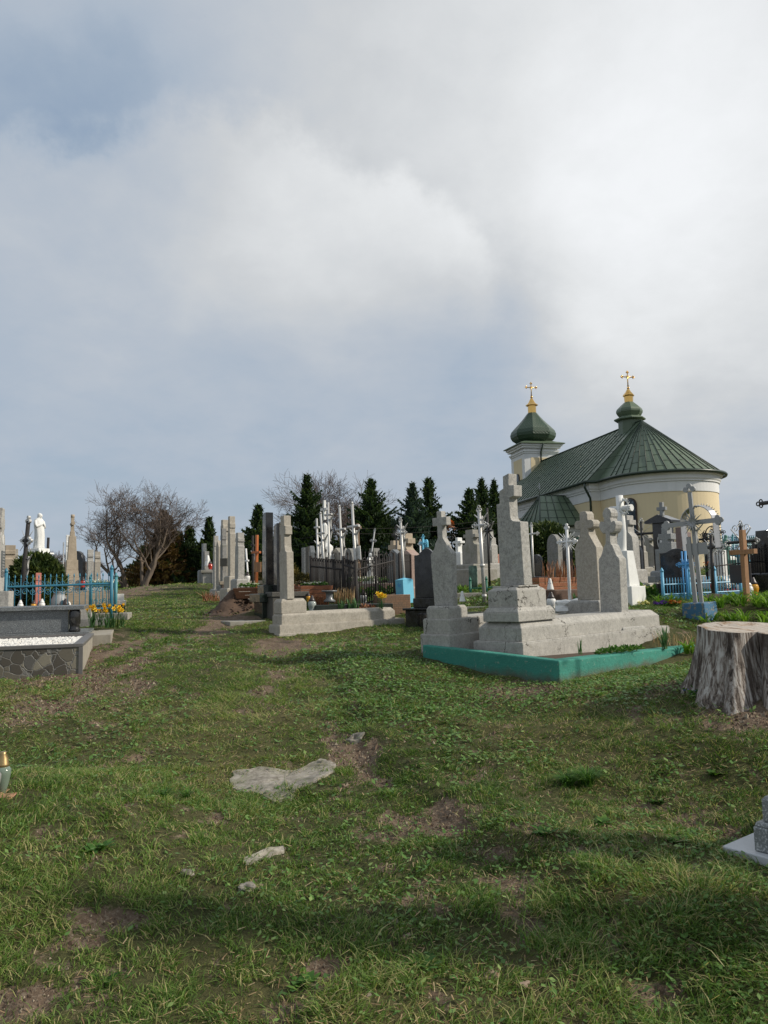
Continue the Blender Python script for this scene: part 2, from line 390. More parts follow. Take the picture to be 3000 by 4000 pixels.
M['blue_paint'] = paint('blue_paint', (.055, .27, .42), (.19, .10, .06), .34, 42, .5)
M['teal_paint'] = paint('worn_teal_paint', (.07, .26, .30), (.16, .12, .08), .45, 50, .5)
M['sky_blue_paint'] = paint('sky_blue_paint', (.16, .52, .70), (.05, .20, .35), .18, 16, .6)
M['bright_blue_paint'] = paint('bright_blue_paint', (.08, .33, .66), (.05, .1, .2), .1, 40, .45)
M['blue_concrete'] = paint('worn_blue_concrete', (.05, .15, .26), (.25, .24, .20), .85, 22, .8, .8)
M['silver_paint'] = paint('silver_paint', (.56, .55, .52), (.22, .17, .12), .22, 60, .42, .3, metal=.35)
M['grey_metal'] = paint('grey_painted_metal', (.33, .34, .34), (.2, .13, .08), .3, 50, .5, .3, metal=.15)
M['white_paint'] = paint('white_paint', (.74, .74, .72), (.36, .30, .24), .12, 60, .45)
M['black_iron'] = paint('black_painted_iron', (.022, .020, .018), (.10, .055, .035), .42, 60, .5, .4)
M['rusty_iron'] = paint('rusty_black_iron', (.018, .014, .012), (.17, .115, .085), .35, 45, .75, .6)
M['green_iron'] = paint('green_painted_iron', (.015, .14, .09), (.10, .06, .03), .2, 60, .5)
M['red_paint'] = paint('red_paint', (.45, .09, .05), (.2, .15, .1), .2, 40, .6)
M['coral_paint'] = paint('coral_paint', (.55, .20, .15), (.4, .36, .3), .2, 40, .7)
M['orange_wood'] = wood('varnished_orange_wood', (.52, .17, .045), (.36, .10, .03), .35)
M['pine_wood'] = wood('weathered_pine', (.42, .23, .11), (.27, .13, .06), .7)
M['planter_wood'] = wood('larch_boards', (.40, .16, .075), (.24, .085, .04), .55, 1)
M['brown_boards'] = wood('brown_boards', (.14, .075, .045), (.07, .04, .028), .7, 1)
M['pole_wood'] = wood('old_pole_wood', (.25, .17, .11), (.14, .09, .06), .9)
M['red_tile'] = stone('terracotta_tile', (.40, .22, .13), (.2, .1, .06), .3, 60, .3)
M['gold'] = plain('gilded_metal', (.85, .52, .16), .22, 1.0, .15, 8, .05)
M['brass'] = plain('dull_brass', (.42, .30, .14), .4, .8)
M['silver'] = plain('grey_metal_fittings', (.45, .45, .45), .35, .8)
M['dark_glass'] = plain('dark_glass', (.02, .03, .035), .06, 0, .2)
M['white_plastic'] = plain('white_glazed', (.75, .74, .70), .3, 0, .1)
M['dark_plastic'] = plain('dark_cap_plastic', (.04, .03, .028), .4, 0, .2)
M['red_glass'] = plain('red_lantern_glass', (.40, .035, .02), .12, 0, .2)
M['amber'] = plain('amber_lantern_glass', (.60, .30, .03), .12, 0, .2)
M['pale_green_glass'] = plain('pale_green_glass', (.17, .22, .17), .08, 0, .3)
M['clear_glass'] = plain('smoked_clear_glass', (.36, .40, .37), .08, 0, .4, 30)
M['soil'] = plain('dug_soil', (.105, .065, .042), .95, 0, .7, 26, 1.0)
M['bed'] = plain('bed_soil', (.075, .05, .032), .95, 0, .7, 40, 1.0)
M['pebble'] = plain('white_pebble', (.74, .72, .67), .6, 0, .25, 30)
M['straw'] = leafy('dry_stems', (.20, .12, .06), (.38, .26, .14), (.50, .38, .22), transl=.15)
M['redstem'] = leafy('dry_reddish_stems', (.16, .06, .03), (.34, .15, .08), (.42, .22, .12), transl=.15)
M['leaf'] = leafy('fresh_leaves', (.025, .075, .012), (.06, .15, .025), (.13, .23, .04))
M['lime_leaf'] = leafy('fresh_daylily_leaves', (.06, .14, .015), (.13, .25, .03), (.24, .37, .06), transl=.4)
M['grey_leaf'] = leafy('grey_green_leaves', (.04, .10, .035), (.07, .16, .06), (.12, .23, .10))
M['petal_white'] = leafy('white_petals', (.60, .60, .55), (.78, .78, .70), (.72, .70, .35), transl=.2)
M['petal_cream'] = leafy('cream_petals', (.75, .70, .35), (.80, .77, .50), (.80, .65, .12), transl=.2)
M['petal_yellow'] = leafy('yellow_petals', (.75, .48, .02), (.85, .60, .03), (.80, .36, .01), transl=.2)
M['petal_violet'] = leafy('violet_petals', (.07, .02, .22), (.14, .04, .38), (.04, .01, .10), transl=.2)
M['petal_mix'] = leafy('orange_brown_petals', (.20, .03, .02), (.62, .22, .03), (.85, .65, .25), transl=.2)
M['petal_blue'] = leafy('pale_blue_petals', (.12, .12, .42), (.22, .22, .55), (.3, .3, .6), transl=.2)
M['petal_pink'] = leafy('pink_petals', (.50, .05, .25), (.65, .15, .35), (.7, .4, .4), transl=.2)
M['petal_orange'] = leafy('orange_cloth_petals', (.45, .06, .01), (.75, .20, .02), (.8, .4, .05), transl=.1)
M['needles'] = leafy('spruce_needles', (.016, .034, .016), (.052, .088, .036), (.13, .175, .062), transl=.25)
M['blue_needles'] = leafy('blue_spruce_needles', (.024, .045, .032), (.065, .105, .080), (.12, .175, .13), transl=.2)
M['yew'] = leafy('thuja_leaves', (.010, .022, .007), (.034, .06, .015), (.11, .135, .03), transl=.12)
M['brown_needles'] = leafy('browned_needles', (.05, .03, .013), (.16, .10, .035), (.20, .16, .06), transl=.12)
M['ochre_bush'] = leafy('ochre_shrub_leaves', (.035, .035, .012), (.10, .085, .022), (.22, .17, .05), transl=.15)
def bark_mat(name, c, d):
    m_, t, p, off, o = new_mat(name)
    n1 = t.noise(t.vm('MULTIPLY', off, (9, 9, 2)), 1.0, 5, .65)
    t.set(p.inputs['Base Color'], t.mix(t.ramp(n1, [(.35, 0), (.65, 1)]), d, c)); p.inputs['Roughness'].default_value = .9
    bump(t, p, n1, .5, .02); return m_
M['bark'] = bark_mat('grey_brown_bark', (.19, .145, .105), (.075, .058, .045))
M['twig'] = bark_mat('dark_twigs', (.12, .09, .072), (.065, .05, .043))
M['red_twig'] = bark_mat('reddish_twigs', (.12, .07, .045), (.06, .04, .03))
M['white_slab'] = stone('pale_marble_slab', (.52, .53, .54), (.40, .40, .40), .15, 30, .1, .5)
M['pale_concrete'] = stone('pale_flush_concrete', (.34, .31, .26), (.14, .12, .09), 1.0, 45, .75, moss=.35)
M['sky_rail'] = paint('sky_blue_rail_paint', (.13, .42, .62), (.25, .2, .15), .12, 50, .5)
M['teal_rail'] = paint('worn_teal_rail', (.04, .20, .30), (.16, .12, .08), .35, 50, .5)
M['grave_green'] = paint('patina_green', (.09, .22, .17), (.05, .08, .06), .2, 20, .7)
M['coral'] = stone('salmon_stone', (.42, .20, .14), (.2, .1, .08), .3, 60, .2)
M['green_stained'] = stone('green_stained_stone', (.14, .22, .17), (.03, .05, .04), .9, 18, .4)
M['pink_dark'] = stone('brownish_granite', (.23, .16, .14), (.08, .06, .06), .5, 90, .2, .5)
M['wedge_brown'] = wood('brown_wedge_boards', (.26, .13, .07), (.19, .085, .045), .6, 1)
M['side_tile'] = stone('buff_side_tile', (.34, .31, .25), (.2, .18, .15), .4, 50, .5)
M['grey_trim'] = plain('grey_metal_trim', (.13, .125, .12), .5, 0, .3)
M['charred'] = paint('charred_wood', (.022, .02, .019), (.22, .21, .2), .35, 40, .8, .6)
M['brown_roof'] = plain('brown_ribbed_roof', (.14, .11, .09), .6)
M['grey_blue'] = plain('faded_blue_paint', (.16, .22, .33), .6)
def tile_clad():
    m_, t, p, off, o = new_mat('crazy_paved_buff_tiles'); b = t.n('ShaderNodeTexBrick', offset=.37, offset_frequency=2, squash=.6, squash_frequency=3)
    sp = t.n('ShaderNodeSeparateXYZ', i_0=off); t.set(b.inputs['Vector'], t.n('ShaderNodeCombineXYZ', i_0=t.m('ADD', sp.outputs[0], sp.outputs[1]), i_1=sp.outputs[2], i_2=0.0).outputs[0])
    b.inputs['Scale'].default_value = 7; b.inputs['Mortar Size'].default_value = .02
    t.set(b.inputs['Color1'], (.27, .145, .08, 1)); t.set(b.inputs['Color2'], (.20, .125, .08, 1)); t.set(b.inputs['Mortar'], (.12, .08, .05, 1))
    t.set(p.inputs['Base Color'], t.mix(t.mr(t.noise(off, 30, 4, .6), .35, .7, 0, .4), b.outputs[0], (.30, .21, .13))); p.inputs['Roughness'].default_value = .7; return m_
M['tile_clad'] = tile_clad()
def kerb_paint():
    m_, t, p, off, o = new_mat('brushed_turquoise_render'); crd = t.n('ShaderNodeTexCoord').outputs['Object']; z = t.n('ShaderNodeSeparateXYZ', i_0=crd).outputs[2]
    n1 = t.noise(crd, 26, 6, .7); n2 = t.noise(crd, 2.6, 4, .6); n3 = t.noise(crd, 70, 4, .7)
    col = t.mix(t.mr(n2, .35, .7, 0, 1), (.030, .205, .155), (.048, .27, .205))
    col = t.mix(t.mr(n1, .60, .66, 0, .8), col, (.20, .30, .24)); col = t.mix(t.mr(n3, .66, .72, 0, .8), col, (.30, .29, .24))
    dirt = t.m('MULTIPLY', t.mr(t.m('ADD', z, t.m('MULTIPLY', t.noise(crd, 7, 5, .65), .16)), -.11, -.03, 1, 0), .85)
    col = t.mix(dirt, col, (.10, .095, .06)); t.set(p.inputs['Base Color'], col); p.inputs['Roughness'].default_value = .85
    bump(t, p, t.m('ADD', n1, t.m('MULTIPLY', n3, .5)), .9, .012); return m_
M['green_paint'] = kerb_paint()
# church surfaces
def plaster(name, c):
    m_, t, p, off, o = new_mat(name)
    n1 = t.noise(off, .8, 6, .6); n2 = t.noise(t.vm('MULTIPLY', off, (2.0, 2.0, .25)), 1.0, 5, .6)
    col = t.mix(t.m('MULTIPLY', t.mr(n1, .35, .7, 0, 1), .22), c, tuple(x*.8 for x in c))
    col = t.mix(t.m('MULTIPLY', t.mr(n2, .5, .75, 0, 1), .25), col, tuple(x*.65 for x in c))
    t.set(p.inputs['Base Color'], col); p.inputs['Roughness'].default_value = .9
    bump(t, p, t.noise(off, 40, 3, .6), .15, .01); return m_
M['yellow_plaster'] = plaster('yellow_plaster', (.76, .63, .40))
M['white_plaster'] = plaster('white_plaster', (.76, .76, .74))
def roofmat():
    m_, t, p, off, o = new_mat('green_roof_sheet')
    n1 = t.noise(off, .6, 5, .6)
    col = t.mix(t.mr(n1, .35, .65, 0, 1), (.092, .128, .082), (.125, .168, .105))
    t.set(p.inputs['Base Color'], col); t.set(p.inputs['Roughness'], t.mr(t.noise(off, 2.0, 4, .6), .3, .7, .34, .55))
    p.inputs['Metallic'].default_value = .0; p.inputs['Specular IOR Level'].default_value = .45
    bump(t, p, t.noise(off, 1.3, 3, .6), .2, .05); return m_
M['roof'] = roofmat()
M['roof_seam'] = plain('dark_green_seams', (.016, .034, .018), .5, 0, .2)
M['roof_dark'] = plain('dark_green_gutter', (.018, .035, .02), .35, 0, .2)
# ---------------------------------------------------------------- the ground
# bare patches seen in the turf: pixel x, y, half width, half height, strength
_PATCH = [(490, 2600, 60, 75, 2.0), (470, 2530, 40, 45, 1.7), (520, 2690, 60, 40, 1.2), (400, 2560, 40, 80, 1.1), (530, 2300, 40, 22, 1.6), (1400, 2975, 80, 50, 1.3), (1480, 3000, 60, 40, .8), (1310, 2860, 50, 40, .7), (1650, 3235, 160, 38, 1.4), (1700, 3170, 70, 25, 1.0), (1840, 3030, 45, 45, .8),
          (1985, 3330, 110, 40, .7), (2070, 3470, 90, 60, 1.1), (2060, 3580, 70, 60, .8), (1080, 2520, 90, 30, 1.2), (1090, 2650, 60, 60, .8), (890, 2440, 60, 50, 1.0), (520, 2330, 60, 25, 1.0), (150, 2780, 160, 45, .8), (520, 2980, 50, 30, .8), (400, 2840, 60, 30, .5), (820, 3235, 50, 28, 1.1),
          (600, 3240, 70, 25, .4), (250, 3290, 110, 25, .5), (480, 3140, 60, 30, .8), (440, 3570, 90, 40, 1.0), (370, 3660, 60, 30, .8), (540, 3560, 60, 30, .6), (100, 3945, 130, 50, 1.1), (1240, 3840, 70, 40, .9), (2310, 3330, 110, 30, 1.0), (2520, 3170, 60, 30, .8), (2560, 3160, 40, 30, .5),
          (2010, 2705, 130, 28, 1.3), (2160, 2680, 80, 25, .8), (2930, 2830, 110, 70, 1.6), (2850, 2790, 90, 45, 1.2), (2600, 2690, 90, 35, .7), (2640, 2840, 60, 30, .7), (2480, 2800, 60, 25, .5), (2700, 3230, 60, 25, .6), (2540, 3900, 110, 40, .9), (2380, 3700, 120, 50, .9), (2650, 3980, 100, 40, .8),
          (1250, 3920, 60, 40, .7), (2150, 3620, 70, 30, .6), (1050, 3570, 60, 20, .4), (620, 3400, 40, 20, .3), (1750, 3320, 60, 25, .6), (90, 3240, 100, 30, .4), (1130, 3940, 70, 30, .8), (2820, 3250, 60, 40, .7), (930, 2370, 60, 30, 1.2), (1300, 2510, 220, 12, .8), (360, 2530, 30, 60, .9), (330, 2640, 80, 26, .9), (120, 2650, 120, 14, .7)]
_pt = []
for (px, py, rx, ry, s_) in _PATCH:
    c_ = hit(px, py); a_ = hit(px, py-ry); b_ = hit(px, py+ry)
    _pt.append((c_[0], c_[1], rx*c_[1]/3000, max(abs(a_[1]-b_[1])/2, .05), s_))
def soilness(x, y):
    """0 = turf, 1 = bare earth"""
    wx = x + (fbm(x*3.1, y*3.1, 4, 31)-.5)*.9*np.clip(y/12, .25, 1); wy = y + (fbm(x*3.1+40, y*3.1, 4, 37)-.5)*1.3*np.clip(y/10, .3, 1)
    s_ = np.zeros(np.shape(x))
    for (cx, cy, rx, ry, k) in _pt:
        d2 = ((wx-cx)/rx)**2 + ((wy-cy)/ry)**2
        s_ = s_ + k*np.exp(-d2*.9)*(d2 < 9)
    n_ = fbm(x*1.7, y*1.7, 5, 51, .6); n2 = fbm(x*7, y*7, 4, 57, .6)
    n3 = fbm(x*19, y*19, 3, 63, .6); s_ = s_*(.1+1.25*n2)*(.35+1.2*n3)*1.15 + np.clip((n_-.60)*3.2, 0, 1)*.3*(n3*1.6) + np.clip((n2*.6+n3*.4-.54)*4.5, 0, 1)*.6
    return np.clip(s_, 0, 1)
def dryness(x, y):
    d_ = np.clip((fbm(x*.8+9, y*.8, 4, 71)-.42)*2.4, 0, 1)*.75 + np.clip((fbm(x*4, y*4, 4, 75)-.5)*2, 0, 1)*.45
    hx, hy, _z = hit(150, 2760)
    return np.clip(d_ + .9*np.exp(-(((x-hx)/.9)**2+((y-hy)/.7)**2)), 0, 1)
def make_ground():
    # one sheet: rings around the place where the path begins, dense ahead, out to the horizon
    a1 = np.linspace(R(-42), R(42), 560); a2 = np.linspace(R(42), R(318), 90)[1:-1]
    ang = np.concatenate([a1, a2]); na = len(ang)
    rad = np.concatenate([[.4], np.geomspace(.9, 70, 640), np.geomspace(74, 3000, 50)]); nr = len(rad)
    A_, Rr = np.meshgrid(ang, rad); X = Rr*np.sin(A_); Y = Rr*np.cos(A_)
    Z = ground(X.ravel(), Y.ravel(), True).reshape(X.shape)
    so = soilness(X.ravel(), Y.ravel()); dr = dryness(X.ravel(), Y.ravel())
    Z = Z - (so.reshape(Z.shape))*.02
    V = np.stack([X.ravel(), Y.ravel(), Z.ravel()], 1)
    c_ = len(V); V = np.vstack([V, [[0, 0, float(ground(0., 0.))]]])
    i, j = np.meshgrid(np.arange(nr-1), np.arange(na), indexing='ij'); j2 = (j+1) % na
    Q = np.stack([i*na+j, (i+1)*na+j, (i+1)*na+j2, i*na+j2], -1).reshape(-1, 4)[:, ::-1]
    fs = Q.tolist() + [(k, c_, (k+1) % na)[::-1] for k in range(na)]
    me = bpy.data.meshes.new('ground'); me.from_pydata(V.tolist(), [], fs)
    me.polygons.foreach_set('use_smooth', [True]*len(fs))
    for nm, arr in (('soil', so), ('dry', dr)):
        at_ = me.attributes.new(nm, 'FLOAT', 'POINT'); at_.data.foreach_set('value', np.append(arr, 0).astype(np.float32))
    m_, t, p, off, o = new_mat('turf_and_earth')
    P_ = t.n('ShaderNodeNewGeometry').outputs['Position']
    s_ = t.n('ShaderNodeAttribute', attribute_name='soil').outputs['Fac']; d_ = t.n('ShaderNodeAttribute', attribute_name='dry').outputs['Fac']
    n1 = t.noise(P_, 9, 8, .65); n2 = t.noise(P_, 60, 5, .65); n3 = t.noise(P_, 1.2, 4, .5)
    grass = t.mix(t.mr(n2, .3, .7, 0, 1), (.026, .030, .013), (.085, .085, .034))
    grass = t.mix(t.m('MULTIPLY', t.mr(n3, .35, .65, 0, 1), .4), grass, (.06, .07, .022))
    grass = t.mix(t.m('MULTIPLY', d_, t.mr(n1, .3, .6, .2, .8)), grass, (.12, .10, .045))
    earth = t.mix(t.mr(n1, .3, .7, 0, 1), (.085, .058, .040), (.185, .135, .095))
    earth = t.mix(t.m('MULTIPLY', t.mr(n2, .5, .62, 0, 1), .55), earth, (.27, .22, .16))
    k = t.mr(t.m('ADD', s_, t.m('MULTIPLY', t.m('SUBTRACT', n2, .5), .7)), .22, .48, 0, 1)
    t.set(p.inputs['Base Color'], t.mix(k, grass, earth)); p.inputs['Roughness'].default_value = .95; p.inputs['Specular IOR Level'].default_value = .15
    bump(t, p, t.m('ADD', n1, t.m('MULTIPLY', n2, .5)), .8, .03)
    me.materials.append(m_); g = bpy.data.objects.new('ground', me); C.objects.link(g); g['kind'] = 'structure'
    return g
make_ground()
# ---------------------------------------------------------------- turf
FOOT = []      # (cx, cy, az, x0, x1, y0, y1) footprints where nothing grows
def keep_out(X, Y):
    k = np.ones(len(X), bool)
    for (cx, cy, rz, x0, x1, y0, y1) in FOOT:
        dx = X-cx; dy = Y-cy; ca, sa = math.cos(rz), math.sin(rz)
        lx = dx*ca+dy*sa; ly = -dx*sa+dy*ca
        k &= ~((lx > x0) & (lx < x1) & (ly > y0) & (ly < y1))
    return k
def make_grass():
    rng = np.random.default_rng(3)
    Vn, Tn, Vf, Tf = [], [], [], []
    for (y0, y1, dens, seg, wd, hh, f0) in [(1.9, 3.4, 15000, 2, .0030, 1.0, .8), (3.4, 5.2, 11000, 2, .0034, 1.0, .9), (5.2, 8, 6500, 1, .0052, 1.0, 1.0), (8, 13, 2800, 1, .0085, 1.05, 1.0), (13, 22, 900, 1, .015, 1.1, 1.), (22, 55, 160, 1, .032, 1.25, 1.)]:
        wmax = .54*y1+.9; n = int((y1-y0)*2*wmax*dens)
        Y = rng.uniform(y0, y1, n); X = rng.uniform(-wmax, wmax, n)
        ok = np.abs(X) < .54*Y+.9; X, Y = X[ok], Y[ok]
        # blades gather in tufts
        cl = fbm(X*11, Y*11, 3, 91); so = soilness(X, Y); dr = dryness(X, Y)
        long_ = np.clip((fbm(X*1.1+3, Y*1.1, 4, 97)-.47)*4.0, 0, 1)
        pk = np.clip(1.2-1.5*so, 0.05, 1)*np.clip((cl-.27)*3.0, .16, 1)
        ok = (rng.random(len(X)) < pk) & keep_out(X, Y)
        X, Y, cl, dr, long_, so = X[ok], Y[ok], cl[ok], dr[ok], long_[ok], so[ok]
        n = len(X); Z = ground(X, Y, True) - .006
        h = (.008+.018*rng.random(n)+.040*long_*rng.random(n)+.040*np.clip(cl-.35, 0, 1))*hh*(1-.4*so); h *= np.where(rng.random(n) < .06, 1.7, 1)
        a = fbm(X*2.2, Y*2.2, 2, 99)*9+rng.uniform(0, 6.28, n)*.75; lean = rng.uniform(.3, 2.4, n)*h
        ba = rng.uniform(0, PI, n); w_ = wd*(.75+.9*rng.random(n))
        dx, dy = np.cos(a)*lean, np.sin(a)*lean; wx, wy = np.cos(ba)*w_/2, np.sin(ba)*w_/2
        h = h*.9
        bk_ = smooth(-.2, .4, X-np.interp(Y, [2.5, 3.2, 3.9, 4.6, 6, 8, 11], [.95, .62, .28, .05, -.25, -.65, -1.2]))*(1-smooth(1.0, 2.6, X-.2*Y))
        tint = np.clip(rng.normal(.42, .24, n) - .18*bk_ + .55*(fbm(X*2.3+7, Y*2.3, 4, 131)-.5) + dr*.35*(rng.random(n) < .6) + .12*(fbm(X*.7, Y*.7, 3, 12)-.5), 0, 1)
        tint = np.where(rng.random(n) < .10+.25*dr, rng.uniform(.85, 1, n), tint*.80)
        P0a = np.stack([X-wx, Y-wy, Z], 1); P0b = np.stack([X+wx, Y+wy, Z], 1)
        Pt = np.stack([X+dx, Y+dy, Z+h*.96], 1)
        if seg == 2:
            M1 = np.stack([X+dx*.38-wx*.8, Y+dy*.38-wy*.8, Z+h*.72], 1); M2 = np.stack([X+dx*.38+wx*.8, Y+dy*.38+wy*.8, Z+h*.72], 1)
            Vn.append(np.stack([P0a, P0b, M2, M1], 1)); Tn.append(tint)
            Vf.append(np.stack([M1, M2, Pt], 1)); Tf.append(tint)
        else:
            Vf.append(np.stack([P0a, P0b, Pt], 1)); Tf.append(tint)
    V4 = np.concatenate(Vn); T4 = np.concatenate(Tn); V3 = np.concatenate(Vf); T3 = np.concatenate(Tf)
    gm = leafy('turf_blades', (.038, .096, .013), (.168, .268, .052), (.48, .40, .20), transl=.35, rough=.5)
    n4, n3 = len(V4), len(V3); me = bpy.data.meshes.new('grass')
    me.vertices.add(n4*4+n3*3); me.vertices.foreach_set('co', np.concatenate([V4.ravel(), V3.ravel()]).astype(np.float32))
    me.loops.add(n4*4+n3*3); me.loops.foreach_set('vertex_index', np.arange(n4*4+n3*3, dtype=np.int32))
    me.polygons.add(n4+n3); me.polygons.foreach_set('loop_start', np.concatenate([np.arange(0, n4*4, 4), n4*4+np.arange(0, n3*3, 3)]).astype(np.int32))
    me.update(calc_edges=True)
    at_ = me.attributes.new('tint', 'FLOAT', 'FACE'); at_.data.foreach_set('value', np.concatenate([T4, T3]).astype(np.float32))
    me.materials.append(gm); o = bpy.data.objects.new('grass', me); C.objects.link(o)
    tag(o, 'short trampled spring turf covering the cemetery ground', 'grass', kind='stuff')
    # crumbs of earth and bits of dry litter
    n = 90000; Y = rng.uniform(1.9, 9, n); X = rng.uniform(-1, 1, n)*(.54*Y+.6); so = soilness(X, Y)
    ok = (rng.random(n) < np.clip(so*1.3-.1, 0, 1)*np.clip(6/Y, .5, 1)) & keep_out(X, Y); X, Y = X[ok], Y[ok]; n = len(X)
    Z = ground(X, Y, True)-.018*np.clip(so[ok], 0, 1); s_ = rng.uniform(.003, .010, n)*np.where(rng.random(n) < .06, 1.9, 1)*np.clip(Y/4, .8, 1.8)
    a = rng.uniform(0, 6.28, n); c_ = np.stack([X, Y, Z], 1); pts = [c_+np.stack([np.cos(a+k*2.09)*s_, np.sin(a+k*2.09)*s_, -.3*s_], 1)*rng.uniform(.7, 1.2, (n, 1)) for k in range(3)]+[c_+np.stack([0*s_, 0*s_, s_*.9], 1)]
    T_ = np.concatenate([np.stack([pts[0], pts[1], pts[3]], 1), np.stack([pts[1], pts[2], pts[3]], 1), np.stack([pts[2], pts[0], pts[3]], 1)]); tn = rng.random(n)
    cm = leafy('earth_crumbs', (.07, .045, .03), (.17, .12, .085), (.32, .27, .2), transl=0, rough=.95)
    o = soup('soil_crumbs', cm, T_, 3, attrs={'tint': np.concatenate([tn, tn, tn])}); tag(o, 'crumbly bits of earth and grit on the bare patches', 'soil', kind='stuff')
    n = 18000; Y = rng.uniform(1.9, 9, n)**1.0; X = rng.uniform(-1, 1, n)*(.54*Y+.6); ok = keep_out(X, Y) & (rng.random(n) < .25+.75*dryness(X, Y)); X, Y = X[ok], Y[ok]; n = len(X)
    Z = ground(X, Y, True)+rng.uniform(.002, .022, n); a = rng.uniform(0, 6.28, n); L_ = rng.uniform(.006, .022, n); w_ = rng.uniform(.0012, .0022, n)*np.clip(Y/4, 1, 2)
    c_ = np.stack([X, Y, Z], 1); d_ = np.stack([np.cos(a)*L_, np.sin(a)*L_, rng.uniform(-.3, .3, n)*L_], 1); q_ = np.stack([-np.sin(a)*w_, np.cos(a)*w_, 0*w_], 1)
    o = soup('dry_litter', M['straw'], np.stack([c_-d_-q_, c_-d_+q_, c_+d_+q_, c_+d_-q_], 1), 4, attrs={'tint': rng.random(n)}); tag(o, 'dead stalks and straw-coloured litter lying in the turf', 'litter', kind='stuff')
    # small broad-leaved weeds between the blades
    W_, WT = [], []
    for (y0, y1, dens, sz) in [(1.9, 4.5, 3600, .0090), (4.5, 9, 1900, .0125), (9, 18, 320, .021)]:
        wmax = .54*y1+.9; n = int((y1-y0)*2*wmax*dens)
        Y = rng.uniform(y0, y1, n); X = rng.uniform(-wmax, wmax, n)
        pat = fbm(X*.9+20, Y*.9, 4, 121); so = soilness(X, Y)
        side = .28+.9*smooth(-.3, .3, X-np.interp(Y, [2.5, 3.2, 3.9, 4.6, 6, 8, 11], [.95, .62, .28, .05, -.25, -.65, -1.2]))          # most of them grow on the right of the path
        ok = (np.abs(X) < .54*Y+.9) & (rng.random(n) < np.clip((pat-.34)*4, .03, 1)*side*(1-.7*so)) & keep_out(X, Y)
        X, Y = X[ok], Y[ok]; n = len(X); Z = ground(X, Y, True)+rng.uniform(.004, .028, n)
        a = rng.uniform(0, 2*PI, n); L_ = sz*(.7+1.1*rng.random(n)); wv = L_*(.40+.3*rng.random(n)); up_ = rng.uniform(-.2, .7, n)*L_
        d_ = np.stack([np.cos(a)*L_, np.sin(a)*L_, up_], 1); s_ = np.stack([-np.sin(a)*wv, np.cos(a)*wv, rng.uniform(-.4, .4, n)*wv], 1)
        c_ = np.stack([X, Y, Z], 1)
        W_.append(np.stack([c_-d_, c_+s_*1.0, c_+d_, c_-s_], 1)); WT.append(np.clip(rng.normal(.5, .22, n), 0, .95))
    wm = leafy('weed_leaves', (.045, .11, .02), (.12, .23, .055), (.28, .38, .12), transl=.25, rough=.42)
    o = soup('ground_weeds', wm, np.concatenate(W_), 4, attrs={'tint': np.concatenate(WT)})
    tag(o, 'low broad-leaved weeds scattered through the turf right of the path', 'weeds', kind='stuff')

def rosette_mesh(n, L0, wd, up, droop, seed, broad=False):
    """strap leaves springing from one root: returns quads"""
    rg = np.random.default_rng(seed); Q = []
    for k in range(n):
        a = rg.uniform(0, 2*PI); L_ = L0*rg.uniform(.6, 1.1); w_ = wd*rg.uniform(.7, 1.1); u_ = up*rg.uniform(.7, 1.2)
        base = np.array([rg.normal(0, .015), rg.normal(0, .015), 0]); d_ = np.array([math.cos(a), math.sin(a), 0]); s_ = np.array([-math.sin(a), math.cos(a), 0])
        pts = []
        for i in range(5):
            t_ = i/4; out = L_*t_*(math.cos(u_)*.5+.5*t_*droop); z_ = L_*t_*math.sin(u_)*(1-.45*droop*t_*t_)
            pts.append(base+d_*out+np.array([0, 0, z_]))
        ws = [w_*.6, w_, w_*.95, w_*.7, w_*.08]
        if broad: ws = [w_*.3, w_*.8, w_*1.2, w_, w_*.2]
        for i in range(4):
            Q.append([pts[i]-s_*ws[i]/2, pts[i]+s_*ws[i]/2, pts[i+1]+s_*ws[i+1]/2, pts[i+1]-s_*ws[i+1]/2])
    return np.array(Q)
def plant_clump(name, label, cat, loc, n, L0, wd, up=1.2, droop=.5, mat='leaf', seed=1, spread=(.05, .05), count=1, group=None, broad=False):
    rg = np.random.default_rng(seed); Qs = []
    for c in range(count):
        q = rosette_mesh(n, L0*rg.uniform(.75, 1.1), wd, up, droop, seed*100+c, broad)
        ox, oy = rg.uniform(-spread[0], spread[0]), rg.uniform(-spread[1], spread[1])
        q = q+np.array([ox, oy, 0]); Qs.append(q)
    Q = np.concatenate(Qs); T = np.repeat(rg.uniform(.1, 1, len(Q)//4), 4)
    r_ = root(name, label, cat, loc, 0, group); soup('leaves', M[mat], Q, 4, r_, {'tint': T}); return r_
